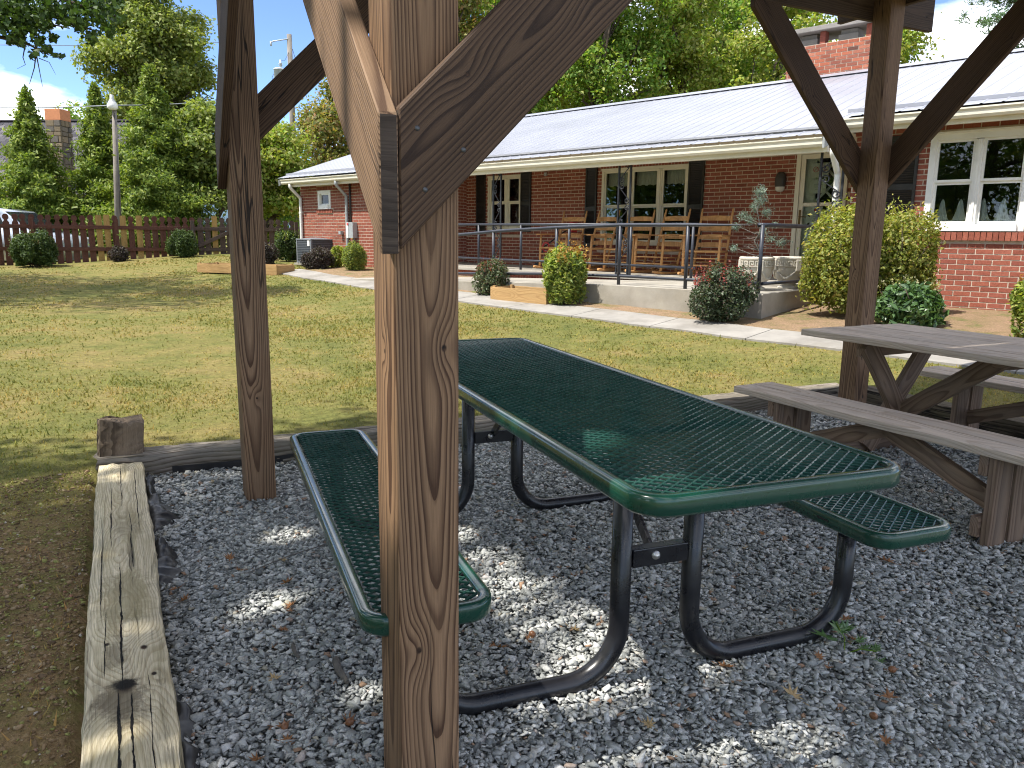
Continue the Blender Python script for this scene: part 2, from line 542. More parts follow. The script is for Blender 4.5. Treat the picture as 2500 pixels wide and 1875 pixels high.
# ================================================================== SETTING
# ------------------------------------------------------------------ lawn
def lawn_colour(n, l):
    tc = n.new('ShaderNodeTexCoord')
    v = tc.outputs['Object']
    n1 = noise(n, l, v, 0.55, 6, 0.62)
    n2 = noise(n, l, v, 2.7, 6, 0.65)
    n3 = noise(n, l, v, 21.0, 5, 0.7)
    r1 = ramp(n, [(0.32, (0.098, 0.115, 0.034)), (0.45, (0.160, 0.158, 0.048)), (0.55, (0.220, 0.185, 0.066)), (0.65, (0.245, 0.178, 0.085)), (0.78, (0.180, 0.118, 0.064))])
    f = mth(n, l, 'ADD', mth(n, l, 'MULTIPLY', n1.outputs['Fac'], 0.55), mth(n, l, 'MULTIPLY', n2.outputs['Fac'], 0.45))
    l.new(f, r1.inputs[0])
    r3 = ramp(n, [(0.3, 0.62), (0.7, 1.3)])
    l.new(n3.outputs['Fac'], r3.inputs[0])
    col = mixc(n, l, 1.0, r1.outputs[0], r3.outputs[0], 'MULTIPLY')
    # bare earth along the left timber
    sp = n.new('ShaderNodeSeparateXYZ'); l.new(v, sp.inputs[0])
    def rng(x, a, b, c, d):
        m1 = n.new('ShaderNodeMapRange'); m1.inputs[1].default_value = a; m1.inputs[2].default_value = b
        m1.interpolation_type = 'SMOOTHSTEP'; l.new(x, m1.inputs[0])
        m2 = n.new('ShaderNodeMapRange'); m2.inputs[1].default_value = d; m2.inputs[2].default_value = c
        m2.interpolation_type = 'SMOOTHSTEP'; l.new(x, m2.inputs[0])
        return mth(n, l, 'MULTIPLY', m1.outputs[0], m2.outputs[0])
    wob = mth(n, l, 'MULTIPLY', mth(n, l, 'SUBTRACT', n2.outputs['Fac'], 0.5), 1.5)
    u2 = mth(n, l, 'ADD', sp.outputs[0], wob)
    v2 = mth(n, l, 'ADD', sp.outputs[1], wob)
    mask = mth(n, l, 'MULTIPLY', rng(u2, -1.75, -1.05, 0.2, 0.6), rng(v2, -6, -5, 1.9, 2.9))
    n4 = noise(n, l, v, 55.0, 5, 0.7)
    rd = ramp(n, [(0.3, (0.16, 0.10, 0.050)), (0.52, (0.28, 0.185, 0.092)), (0.75, (0.42, 0.31, 0.18))])
    l.new(n4.outputs['Fac'], rd.inputs[0])
    n5 = noise(n, l, v, 7.5, 8, 0.72)
    brk = ramp(n, [(0.42, 0.12), (0.58, 1.0)]); l.new(n5.outputs['Fac'], brk.inputs[0])
    col = mixc(n, l, mth(n, l, 'MULTIPLY', mth(n, l, 'MULTIPLY', mask, 0.95), brk.outputs[0]), col, rd.outputs[0])
    return col, n3.outputs['Fac'], n4.outputs['Fac']

def make_lawn_mat():
    m, n, l, b = new_mat('lawn')
    col, h3, h4 = lawn_colour(n, l)
    l.new(col, b.inputs['Base Color'])
    b.inputs['Roughness'].default_value = 0.95
    b.inputs['Specular IOR Level'].default_value = 0.1
    bump(n, l, mth(n, l, 'ADD', h3, mth(n, l, 'MULTIPLY', h4, 0.6)), 0.9, 0.03, b)
    return m
M_LAWN = make_lawn_mat()

def axis_lines(lo, hi, step, far):
    a = list(np.arange(lo, hi + 1e-6, step))
    d = step
    x = hi
    right = []
    while x < far:
        d *= 1.16; x += d; right.append(x)
    d = step; x = lo; left = []
    while x > -far:
        d *= 1.16; x -= d; left.append(x)
    return np.array(left[::-1] + a + right)
us = axis_lines(-9, 9, 0.13, 2600)
vs = axis_lines(-5, 22, 0.13, 2600)
UU, VV = np.meshgrid(us, vs, indexing='ij')
XX = PO.x + PU.x * UU + PV.x * VV
YY = PO.y + PU.y * UU + PV.y * VV
ZZ = ground(XX, YY)
inside = (UU > -0.58) & (UU < 4.86) & (VV > -4.0) & (VV < 2.95)
ZZ = np.where(inside, -0.06, ZZ)
nu, nv = UU.shape
idx = np.arange(nu * nv).reshape(nu, nv)
F = np.stack([idx[:-1, :-1], idx[1:, :-1], idx[1:, 1:], idx[:-1, 1:]], -1).reshape(-1, 4)
me = np_mesh('ground', np.stack([UU, VV, ZZ], -1).reshape(-1, 3), F)
me.polygons.foreach_set('use_smooth', [True] * len(me.polygons))
g_o = link('ground', me, M_LAWN, kind='structure')
g_o.matrix_world = Matrix.Translation((PO.x, PO.y, 0)) @ Matrix.Rotation(PA, 4, 'Z')

# hills far beyond the trees, blue of the distant haze put into their colour
M_HILL = simple('hazy_hill_forest', (0.075, 0.115, 0.150), 0.95, var=0.25, scale=0.02, spec=0.05)
hb = MB()
hx = np.linspace(-3800, 3800, 90)
hv = []
for i, x in enumerate(hx):
    top = 190 + 55 * math.sin(x / 420.0 + 0.4) + 28 * math.sin(x / 150.0) + 12 * math.sin(x / 61.0)
    if x > 200: top *= max(0.35, 1 - (x - 200) / 1500)
    y = 1750 + 120 * math.sin(x / 500)
    hv += [(x, y, -5), (x, y + 260, top * 0.55), (x, y + 480, top), (x, y + 900, -5)]
hf = []
for i in range(len(hx) - 1):
    for j in range(3):
        a = i * 4 + j
        hf.append((a, a + 4, a + 5, a + 1))
hb.quadmesh(hv, hf, True).build('hills', M_HILL, kind='structure')

# ------------------------------------------------------------------ grass
FENCE_A, FENCE_B = Vector((-14.6, 20.48, 0)), Vector((-6.6, 24.0, 0))
def walk_low(s): return 4.57 - 0.045 * s - 0.0045 * s * s
def so_np(x, y):
    dx, dy = x - HO.x, y - HO.y
    return dx * HD.x + dy * HD.y, dx * HN.x + dy * HN.y
def uv_np(x, y):
    dx, dy = x - PO.x, y - PO.y
    return dx * PU.x + dy * PU.y, dx * PV.x + dy * PV.y
def fence_side(x, y):
    d = FENCE_B - FENCE_A
    return (x - FENCE_A.x) * d.y - (y - FENCE_A.y) * d.x   # >0 on our side

def vnoise(x, y, sc, seed=0):
    r = np.random.default_rng(seed)
    tot = np.zeros_like(x); amp = 1.0; s = sc
    for k in range(4):
        a = r.uniform(0, 2 * PI, 6); p = r.uniform(0, 2 * PI, 6)
        for j in range(6):
            tot = tot + amp * np.sin((x * math.cos(a[j]) + y * math.sin(a[j])) * s * (0.7 + 0.12 * j) + p[j]) / 6
        s *= 2.1; amp *= 0.6
    return tot

NG = 340000
rr = 2.0 * (24.0 / 2.0) ** RNG.uniform(0, 1, NG) ** 0.85
az = RNG.uniform(R(-48), R(48), NG)
gx, gy = rr * np.sin(az), rr * np.cos(az)
gs, go = so_np(gx, gy)
gu, gv = uv_np(gx, gy)
keep = ~((gu > -0.68) & (gu < 4.92) & (gv < 3.16))
wl_ = walk_low(gs)
keep &= ~((go < wl_ + 0.0) & (go > wl_ - 0.66) & (gs < 10.6))
keep &= ~((go < 3.5) & (gs < 7.5) & (gs > -8))
keep &= ~((go < 2.0))
keep &= fence_side(gx, gy) > 0.1
bedz = (go <= wl_ - 0.64) & (gs < 10.6)
keep &= ~(bedz & (RNG.uniform(size=NG) > 0.16))
dn = vnoise(gx, gy, 1.6, 3)
dirt = (gu > -1.5) & (gu < -0.6) & (gv < 2.3)
keep &= RNG.uniform(size=NG) < np.clip(0.62 + 0.8 * dn, 0.12, 1.0)
keep &= ~(dirt & (RNG.uniform(size=NG) < 0.80))
keep &= ~((gu < -0.6) & (gu > -3) & (RNG.uniform(size=NG) < 0.6))
gx, gy, rr, gu, gv, dn = gx[keep], gy[keep], rr[keep], gu[keep], gv[keep], dn[keep]
ng = len(gx)
hgt = RNG.uniform(0.010, 0.028, ng) * (1 + 0.35 * np.clip(dn, -1, 1.2)) * (1 + 0.012 * rr)
tall = RNG.uniform(size=ng) < 0.012
hgt[tall] *= 2.2
wid = np.maximum(0.0035, 0.0011 * rr) * RNG.uniform(0.8, 1.5, ng)
ya = RNG.uniform(0, 2 * PI, ng)
lean = RNG.uniform(0.1, 0.9, ng) * hgt
la = RNG.uniform(0, 2 * PI, ng)
gz = ground(gx, gy) - 0.006
V = np.empty((ng, 3, 3))
V[:, 0] = np.stack([gu - wid * np.cos(ya), gv - wid * np.sin(ya), gz], -1)
V[:, 1] = np.stack([gu + wid * np.cos(ya), gv + wid * np.sin(ya), gz], -1)
V[:, 2] = np.stack([gu + lean * np.cos(la), gv + lean * np.sin(la), gz + hgt], -1)
def make_grass_mat():
    m, n, l, b = new_mat('grass_blades')
    col, h3, h4 = lawn_colour(n, l)
    g = n.new('ShaderNodeNewGeometry')
    rp = ramp(n, [(0, (1.1, 1.28, 0.9)), (0.45, (1.55, 1.58, 1.15)), (0.8, (1.9, 1.75, 1.3)), (1.0, (2.2, 1.7, 1.35))])
    l.new(g.outputs['Random Per Island'], rp.inputs[0])
    col = mixc(n, l, 1.0, col, rp.outputs[0], 'MULTIPLY')
    l.new(col, b.inputs['Base Color'])
    b.inputs['Roughness'].default_value = 0.65
    b.inputs['Specular IOR Level'].default_value = 0.25
    tr = n.new('ShaderNodeBsdfTranslucent'); l.new(col, tr.inputs['Color'])
    mx = n.new('ShaderNodeMixShader'); mx.inputs[0].default_value = 0.3
    l.new(b.outputs[0], mx.inputs[1]); l.new(tr.outputs[0], mx.inputs[2])
    out = [x for x in n if x.type == 'OUTPUT_MATERIAL'][0]
    l.new(mx.outputs[0], out.inputs[0])
    return m
me = np_mesh('grass', V.reshape(-1, 3), np.arange(ng * 3).reshape(ng, 3))
o = link('grass', me, make_grass_mat(), kind='stuff', label='short mown grass and moss of the lawn', category='grass')
o.matrix_world = g_o.matrix_world.copy()

# ------------------------------------------------------------------ gravel
def make_gravel_base():
    m, n, l, b = new_mat('gravel_base')
    tc = n.new('ShaderNodeTexCoord')
    vo = n.new('ShaderNodeTexVoronoi'); vo.inputs['Scale'].default_value = 60
    l.new(tc.outputs['Object'], vo.inputs['Vector'])
    rp = ramp(n, [(0.0, (0.12, 0.123, 0.118)), (1.0, (0.30, 0.305, 0.29))])
    l.new(vo.outputs['Color'], rp.inputs[0])
    l.new(rp.outputs[0], b.inputs['Base Color'])
    b.inputs['Roughness'].default_value = 0.9
    bump(n, l, vo.outputs['Distance'], 1.0, 0.02, b)
    return m
MB().quadmesh([(-0.46, -4, 0.0), (4.8, -4, 0.0), (4.8, 2.98, 0.0), (-0.46, 2.98, 0.0)], [(0, 1, 2, 3)]).build(
    'gravel_bed', make_gravel_base(), loc=PO, rot=(0, 0, PA), kind='structure')

def make_stone_mat():
    m, n, l, b = new_mat('gravel_stone')
    g = n.new('ShaderNodeNewGeometry')
    rp = ramp(n, [(0.0, (0.170, 0.178, 0.170)), (0.3, (0.29, 0.30, 0.285)), (0.55, (0.38, 0.39, 0.37)), (0.78, (0.48, 0.485, 0.46)), (0.93, (0.58, 0.578, 0.55)),
                  (0.955, (0.33, 0.30, 0.22)), (0.975, (0.55, 0.54, 0.52)), (0.99, (0.30, 0.19, 0.12))])
    l.new(g.outputs['Random Per Island'], rp.inputs[0])
    tc = n.new('ShaderNodeTexCoord')
    no = noise(n, l, tc.outputs['Object'], 90, 5, 0.65)
    rv = ramp(n, [(0.3, 0.75), (0.7, 1.2)]); l.new(no.outputs['Fac'], rv.inputs[0])
    l.new(mixc(n, l, 1.0, rp.outputs[0], rv.outputs[0], 'MULTIPLY'), b.inputs['Base Color'])
    b.inputs['Roughness'].default_value = 0.72
    b.inputs['Specular IOR Level'].default_value = 0.35
    bump(n, l, no.outputs['Fac'], 0.35, 0.004, b)
    return m
stone_t = []
for k in range(14):
    bm = bmesh.new()
    nn = 9
    for i in range(nn):
        d = Vector((random.gauss(0, 1), random.gauss(0, 1), random.gauss(0, 1))).normalized() * random.uniform(0.82, 1.12)
        bm.verts.new((d.x * 1.0, d.y * random.uniform(0.62, 0.8), d.z * random.uniform(0.3, 0.5)))
    r_ = bmesh.ops.convex_hull(bm, input=bm.verts[:])
    bmesh.ops.delete(bm, geom=[e for e in r_['geom_interior'] if isinstance(e, bmesh.types.BMVert)], context='VERTS')
    bmesh.ops.triangulate(bm, faces=bm.faces[:])
    bm.verts.index_update()
    stone_t.append((np.array([v.co[:] for v in bm.verts]), np.array([[v.index for v in f.verts] for f in bm.faces])))
    bm.free()
def scatter_stones(pu, pv, z0, size):
    n = len(pu)
    Vs, Fs, off = [], [], 0
    kind = RNG.integers(0, len(stone_t), n)
    for k, (tv, tf) in enumerate(stone_t):
        ii = np.where(kind == k)[0]
        if len(ii) == 0: continue
        m = len(ii)
        yaw = RNG.uniform(0, 2 * PI, m); tl = RNG.normal(0, 0.32, m); tm = RNG.normal(0, 0.32, m)
        cy, sy = np.cos(yaw), np.sin(yaw)
        P = tv[None] * size[ii][:, None, None]
        x, y, z = P[..., 0], P[..., 1], P[..., 2]
        z2 = z * np.cos(tl)[:, None] + x * np.sin(tl)[:, None]; x2 = x * np.cos(tl)[:, None] - z * np.sin(tl)[:, None]
        z3 = z2 * np.cos(tm)[:, None] + y * np.sin(tm)[:, None]; y2 = y * np.cos(tm)[:, None] - z2 * np.sin(tm)[:, None]
        X = x2 * cy[:, None] - y2 * sy[:, None] + pu[ii][:, None]
        Y = x2 * sy[:, None] + y2 * cy[:, None] + pv[ii][:, None]
        Z = z3 + z0[ii][:, None]
        Vs.append(np.stack([X, Y, Z], -1).reshape(-1, 3))
        Fs.append((tf[None] + (np.arange(m) * len(tv))[:, None, None] + off).reshape(-1, 3))
        off += m * len(tv)
    return np.concatenate(Vs), np.concatenate(Fs)
NS = 235000
pu, pv = RNG.uniform(-0.43, 4.78, NS), RNG.uniform(-1.55, 2.94, NS)
wx, wy = PO.x + PU.x * pu + PV.x * pv, PO.y + PU.y * pu + PV.y * pv
dist = np.hypot(wx, wy)
vis = (np.abs(np.arctan2(wx, wy)) < R(64)) & (wy > 0.5)
keep = vis & (RNG.uniform(size=NS) < np.clip(2.4 / dist, 0.28, 1.0))
pu, pv, dist = pu[keep], pv[keep], dist[keep]
sz = RNG.lognormal(math.log(0.0120), 0.34, len(pu)) * np.clip(1 + 0.08 * (dist - 2.4), 0.95, 1.4)
sz = np.clip(sz, 0.006, 0.03)
z0 = RNG.uniform(0.0, 0.016, len(pu)) + 0.014 * vnoise(pu, pv, 2.2, 8)
z0 += 0.05 * np.clip((pv - 2.75) / 0.2, 0, 1) * 0 
Vv, Ff = scatter_stones(pu, pv, z0 + 0.004, sz)
link('gravel', np_mesh('gravel', Vv, Ff), make_stone_mat(), loc=PO, rot=(0, 0, PA), kind='stuff',
     label='grey green slate gravel filling the shelter floor', category='gravel')

NCR = 42000
cu, cv = RNG.uniform(-1.75, -0.67, NCR), RNG.uniform(-1.2, 2.9, NCR)
kp = RNG.uniform(size=NCR) < np.clip(0.85 - (np.abs(cu + 0.90) / 0.7) ** 2 + 0.5 * vnoise(cu, cv, 3.0, 12), 0.03, 1)
cu, cv = cu[kp], cv[kp]
csz = np.clip(RNG.lognormal(math.log(0.0042), 0.6, len(cu)), 0.002, 0.018)
cz = ground(PO.x + PU.x * cu + PV.x * cv, PO.y + PU.y * cu + PV.y * cv)
def make_crumb():
    m, n, l, b = new_mat('soil_crumb')
    g = n.new('ShaderNodeNewGeometry')
    rp = ramp(n, [(0, (0.10, 0.062, 0.032)), (0.35, (0.20, 0.13, 0.066)), (0.55, (0.30, 0.20, 0.105)), (0.70, (0.36, 0.28, 0.16)), (0.78, (0.22, 0.22, 0.06)), (0.95, (0.30, 0.29, 0.09)), (0.975, (0.42, 0.38, 0.32)), (1, (0.26, 0.10, 0.045))])
    l.new(g.outputs['Random Per Island'], rp.inputs[0]); l.new(rp.outputs[0], b.inputs['Base Color']); b.inputs['Roughness'].default_value = 0.95
    return m
Vc, Fc = scatter_stones(cu, cv, cz + 0.002, csz)
link('soil_crumbs', np_mesh('soil_crumbs', Vc, Fc), make_crumb(), loc=PO, rot=(0, 0, PA), kind='stuff', label='brown soil crumbs and grit on the bare earth left of the timber', category='soil')

# ------------------------------------------------------------------ sidewalk of concrete slabs
def concrete(name, c, stain=(0.28, 0.25, 0.2), k=0.5):
    return simple(name, c, 0.85, var=0.18, scale=3.0, bumps=0.25, spec=0.25, dirt=(stain, k))
M_WALK = concrete('walk_concrete', (0.28, 0.262, 0.235), (0.15, 0.13, 0.10), 0.6)
M_RAMP = concrete('ramp_concrete', (0.33, 0.305, 0.26), (0.22, 0.19, 0.14), 0.55)
walk = bpy.data.objects.new('sidewalk', None); COL.objects.link(walk); walk['kind'] = 'structure'
s0 = -9.0
while s0 < 10.4:
    s1 = min(10.6, s0 + 1.28)
    b_ = MB()
    vsl = []
    for dz in (0.022, -0.09):
        for k in range(5):
            sk = s0 + 0.006 + (s1 - s0 - 0.012) * k / 4
            for oo in (walk_low(sk), walk_low(sk) - 0.64):
                p = H(sk, oo); p.z = G(p) + dz
                vsl.append(p)
    fs = []
    for k in range(4):
        a = 2 * k
        fs += [(a, a + 1, a + 3, a + 2), (a + 10, a + 12, a + 13, a + 11), (a, a + 2, a + 12, a + 10), (a + 1, a + 11, a + 13, a + 3)]
    fs += [(0, 10, 11, 1), (8, 9, 19, 18)]
    b_.quadmesh(vsl, fs).build('slab', M_WALK, walk)
    s0 = s1
# planting strip of pine straw between walk and house
def make_mulch():
    m, n, l, b = new_mat('pine_straw')
    tc = n.new('ShaderNodeTexCoord')
    n1 = noise(n, l, tc.outputs['Object'], 3.5, 6, 0.65)
    n2 = noise(n, l, tc.outputs['Object'], 45, 5, 0.75)
    r1 = ramp(n, [(0.32, (0.15, 0.16, 0.04)), (0.45, (0.26, 0.18, 0.09)), (0.62, (0.34, 0.22, 0.13)), (0.75, (0.20, 0.11, 0.06))])
    l.new(n1.outputs['Fac'], r1.inputs[0])
    r2 = ramp(n, [(0.3, 0.55), (0.7, 1.35)]); l.new(n2.outputs['Fac'], r2.inputs[0])
    l.new(mixc(n, l, 1.0, r1.outputs[0], r2.outputs[0], 'MULTIPLY'), b.inputs['Base Color'])
    b.inputs['Roughness'].default_value = 0.95
    bump(n, l, n2.outputs['Fac'], 1.0, 0.03, b)
    return m
mv, mf = [], []
ss = np.arange(-9, 10.6, 0.2)
for i, s_ in enumerate(ss):
    top = walk_low(s_) - 0.645
    for k in range(13):
        oo = top - (top - 0.9) * k / 12
        p = H(s_, oo); p.z = G(p) + 0.014 + 0.01 * random.random()
        mv.append(p)
for i in range(len(ss) - 1):
    for k in range(12):
        a = i * 13 + k
        mf.append((a, a + 1, a + 14, a + 13))
MB().quadmesh(mv, mf, True).build('planting_bed', make_mulch(), kind='structure')
# ================================================================== SHELTER, TABLES, TIMBERS
KN = [(0.036, -0.07, 1.07, 0.013), (-0.026, -0.07, 0.40, 0.014), (-0.07, 0.0, 1.06, 0.009)]
M_POST_N = wood('post_wood_front', (0.270, 0.162, 0.089), (0.076, 0.037, 0.019), freq=150, pith=(0.020, 0.004), wander=0.0045, tilt=0.030, knots=KN, checks=1.0, rnd=False, bumpk=0.7)
M_POST = wood('post_wood', (0.250, 0.152, 0.086), (0.076, 0.038, 0.020), freq=145, pith=(-0.012, 0.010), wander=0.005, tilt=0.030,
              knots=[(0.0, -0.07, 0.52, 0.010), (-0.07, 0.02, 1.1, 0.012)], checks=1.0, bumpk=0.7)
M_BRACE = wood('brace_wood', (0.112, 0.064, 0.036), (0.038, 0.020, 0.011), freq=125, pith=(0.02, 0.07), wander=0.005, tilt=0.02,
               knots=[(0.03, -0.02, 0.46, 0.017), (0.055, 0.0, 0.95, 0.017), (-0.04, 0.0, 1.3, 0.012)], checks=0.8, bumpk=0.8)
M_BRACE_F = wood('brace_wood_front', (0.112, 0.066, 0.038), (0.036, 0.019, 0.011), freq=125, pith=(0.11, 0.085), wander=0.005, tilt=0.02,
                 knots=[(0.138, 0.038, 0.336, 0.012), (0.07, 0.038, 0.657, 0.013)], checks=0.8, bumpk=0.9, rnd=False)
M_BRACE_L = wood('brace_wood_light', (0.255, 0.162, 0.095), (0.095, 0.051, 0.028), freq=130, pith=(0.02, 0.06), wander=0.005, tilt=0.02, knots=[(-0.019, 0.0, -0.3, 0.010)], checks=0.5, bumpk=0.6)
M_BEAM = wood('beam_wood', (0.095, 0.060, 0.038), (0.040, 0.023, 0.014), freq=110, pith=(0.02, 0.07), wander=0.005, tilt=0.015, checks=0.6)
M_ENDGRAIN = wood('end_grain', (0.095, 0.072, 0.056), (0.048, 0.035, 0.027), freq=120, pith=(0.02, 0.3), wander=0.01, axis='y', weather=((0.035, 0.027, 0.022), 0.8), rough=0.92, bumpk=0.9, contrast=0.8)
M_SCREW = simple('screw_metal', (0.10, 0.10, 0.10), 0.45, 0.8)

def frame_matrix(origin, zdir, ydir):
    z = Vector(zdir).normalized(); y = Vector(ydir); y = (y - z * y.dot(z)).normalized(); x = y.cross(z)
    return Matrix(((x.x, y.x, z.x, origin[0]), (x.y, y.y, z.y, origin[1]), (x.z, y.z, z.z, origin[2]), (0, 0, 0, 1)))

def plank(name, mat, parent, p0, p1, w, t, tdir, bev=0.003, **tags):
    """board from p0 to p1, width w, thickness t along tdir; its own length is local z"""
    p0, p1 = Vector(p0), Vector(p1)
    M = frame_matrix((p0 + p1) / 2, p1 - p0, tdir)
    b = MB().box((0, 0, 0), (w, t, (p1 - p0).length), bev=bev)
    o = link(name, b.mesh(name), mat, parent, **tags)
    o.matrix_local = M
    return o

def brace(parent, origin, hdir, ndir, run, zb, plumb=0.262, t=0.038, mat=None, endmat=None):
    """2x8 knee brace at 45 degrees with plumb cuts; origin = foot of the plumb cut in plan, ndir = thickness direction"""
    h, nn = Vector(hdir), Vector(ndir)
    o3 = Vector(origin)
    pts = []
    for k in (0, 1):
        for (a, z) in ((0, zb), (run, zb + run), (run, zb + run + plumb), (0, zb + plumb)):
            pts.append(o3 + h * a + nn * (k * t) + Vector((0, 0, z)))
    M = frame_matrix(pts[0], (h + Vector((0, 0, 1))), nn)
    Mi = M.inverted()
    b = MB().quadmesh([Mi @ p for p in pts], [(0, 1, 2, 3), (7, 6, 5, 4), (0, 4, 5, 1), (3, 2, 6, 7), (1, 5, 6, 2), (0, 3, 7, 4)])
    me = b.mesh('brace')
    bm = bmesh.new(); bm.from_mesh(me)
    bmesh.ops.bevel(bm, geom=bm.edges[:], offset=0.003, segments=1, affect='EDGES')
    bm.to_mesh(me); bm.free()
    me.materials.append(mat or M_BRACE)
    me.materials.append(endmat or M_ENDGRAIN)
    hl = (Mi.to_3x3() @ h).normalized()
    for f in me.polygons:
        if f.normal.dot(hl) < -0.98:
            f.material_index = 1
    ob = link('brace', me, None, parent)
    ob.matrix_local = M
    return ob

pav = thing('picnic_shelter', 'open timber picnic shelter with square posts and knee braces over a gravel floor', 'shelter', PO, PA)
posts = [(0, 0, M_POST_N), (0, 2.335, M_POST), (4.235, 2.335, M_POST), (4.235, 0, M_POST)]
for (pu_, pv_, mt) in posts:
    b = MB().box((0, 0, 1.48), (0.14, 0.14, 3.0), bev=0.005)
    b.build('post', mt, pav, loc=(pu_ + 0.07, pv_ + 0.07, 0.0))
# braces: near corner post
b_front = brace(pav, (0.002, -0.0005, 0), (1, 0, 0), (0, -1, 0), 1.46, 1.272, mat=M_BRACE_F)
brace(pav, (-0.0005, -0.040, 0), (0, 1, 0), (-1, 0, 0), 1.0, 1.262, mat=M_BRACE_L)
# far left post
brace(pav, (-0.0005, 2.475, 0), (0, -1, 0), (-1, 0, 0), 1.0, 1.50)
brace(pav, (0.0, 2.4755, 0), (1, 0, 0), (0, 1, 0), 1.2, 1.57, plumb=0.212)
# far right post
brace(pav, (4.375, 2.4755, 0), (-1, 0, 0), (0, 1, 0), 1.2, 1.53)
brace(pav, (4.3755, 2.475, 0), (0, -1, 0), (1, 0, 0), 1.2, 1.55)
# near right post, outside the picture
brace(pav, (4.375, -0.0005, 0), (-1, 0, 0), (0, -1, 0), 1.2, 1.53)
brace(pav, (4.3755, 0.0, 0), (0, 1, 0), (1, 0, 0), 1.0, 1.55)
for (a, bq, z) in ((0.038, -0.0385, 1.50), (0.133, -0.0385, 1.466), (0.053, -0.0385, 1.387)):
    MB().lathe([(0.0, 0.001), (0.005, 0.001), (0.006, -0.002)], 10).build('screw', M_SCREW, pav, loc=(a, bq, z), rot=(R(90), 0, 0))
plank('beam', M_BEAM, pav, (-0.5, 2.494, 2.875), (4.86, 2.494, 2.895), 0.235, 0.038, (0, 1, 0))
plank('beam', M_BEAM, pav, (-0.5, -0.019, 3.125), (4.68, -0.019, 3.125), 0.235, 0.038, (0, 1, 0))
plank('beam', M_BEAM, pav, (-0.019, -0.4, 2.66), (-0.019, 2.9, 2.66), 0.235, 0.038, (1, 0, 0))
plank('beam', M_BEAM, pav, (4.394, -0.4, 2.98), (4.394, 2.9, 2.98), 0.235, 0.038, (1, 0, 0))
M_PROOF = simple('shelter_roof_metal', (0.20, 0.085, 0.06), 0.45, 0.0, 0.1, 3)
ridge_v, eave_z, slope = 1.24, 3.25, 0.42
for k in range(9):
    u_ = -0.44 + k * 0.665
    for sg in (-1, 1):
        v_e = ridge_v + sg * 1.72
        plank('rafter', M_BEAM, pav, (u_, v_e, eave_z + 0.0), (u_, ridge_v + sg * 0.012, eave_z + 1.71 * slope), 0.14, 0.038, (1, 0, 0))
for sg in (-1, 1):
    b = MB()
    dv, dz = sg * 1.80, -1.80 * slope
    zt = eave_z + 1.72 * slope + 0.10
    vs_ = []
    nrib = 50
    for i in range(nrib * 4 + 1):
        u_ = -0.62 + 5.62 * i / (nrib * 4)
        hh = 0.018 if i % 4 in (1, 2) else 0.0
        vs_ += [(u_, ridge_v + sg * 0.004, zt + hh), (u_, ridge_v + dv, zt + dz + hh)]
    fs_ = [(2 * i, 2 * i + 2, 2 * i + 3, 2 * i + 1) for i in range(nrib * 4)]
    b.quadmesh(vs_, fs_)
    b.build('roof_sheet', M_PROOF, pav)

# ------------------------------------------------------------------ green expanded metal table
M_GREEN = simple('green_plastic_coating', (0.006, 0.050, 0.030), 0.26, 0.0, 0.10, 9, spec=0.5, coat=0.4, dirt=((0.012, 0.035, 0.026), 0.5))
M_GREEN_D = simple('green_mesh_coating', (0.016, 0.062, 0.048), 0.28, 0.0, 0.10, 9, spec=0.55, coat=0.3)
M_BLACKTUBE = simple('black_tube_paint', (0.010, 0.010, 0.012), 0.30, 0.0, 0.2, 18, spec=0.5, dirt=((0.045, 0.043, 0.042), 0.35))
M_BOLT = simple('galvanised_bolt', (0.55, 0.54, 0.52), 0.35, 0.9)

def rounded_rect(w, l, r, inset=0.0, nc=9):
    w2, l2, rr_ = w / 2 - inset, l / 2 - inset, max(0.004, r - inset)
    pts = []
    for (cx, cy, a0) in ((w2 - rr_, l2 - rr_, 0), (-w2 + rr_, l2 - rr_, 90), (-w2 + rr_, -l2 + rr_, 180), (w2 - rr_, -l2 + rr_, 270)):
        for k in range(nc):
            a = R(a0 + 90 * k / (nc - 1))
            pts.append((cx + rr_ * math.cos(a), cy + rr_ * math.sin(a)))
    return pts
def rim_mesh(w, l, r, hgt):
    prof = [(0.006, -hgt), (0.0, -hgt + 0.008), (0.0, -0.010), (0.003, -0.003), (0.010, 0.0), (0.026, 0.0), (0.031, -0.004), (0.032, -0.014), (0.012, -0.018), (0.010, -hgt)]
    b = MB()
    loops = [[(x, y, z) for x, y in rounded_rect(w, l, r, i)] for i, z in prof]
    n_ = len(loops[0]); vs_ = [p for lp in loops for p in lp]; fs_ = []
    k_ = len(prof)
    for i in range(k_):
        for j in range(n_):
            fs_.append((i * n_ + j, i * n_ + (j + 1) % n_, ((i + 1) % k_) * n_ + (j + 1) % n_, ((i + 1) % k_) * n_ + j))
    return b.quadmesh(vs_, fs_, True)
def in_rr(x, y, w, l, r):
    ax, ay = abs(x), abs(y)
    if ax > w / 2 or ay > l / 2: return False
    if ax > w / 2 - r and ay > l / 2 - r:
        return (ax - w / 2 + r) ** 2 + (ay - l / 2 + r) ** 2 < r * r
    return True
def expanded(w, l, r, px=0.046, py=0.0160, wd=0.0036, th=0.0042):
    b = MB()
    nxs = int(w / px * 2) + 2; nys = int(l / py) + 2
    x0, y0 = -nxs * px / 4, -nys * py / 2
    for j in range(nys + 1):
        run_ = []
        for i in range(nxs + 1):
            sgn = 1 if (i + j) % 2 else -1
            x, y = x0 + i * px / 2, y0 + j * py + sgn * (py / 2 - wd * 0.3)
            if in_rr(x, y, w, l, r):
                run_.append((x, y, sgn))
            else:
                if len(run_) > 1: strand(b, run_, wd, th)
                run_ = []
        if len(run_) > 1: strand(b, run_, wd, th)
    return b
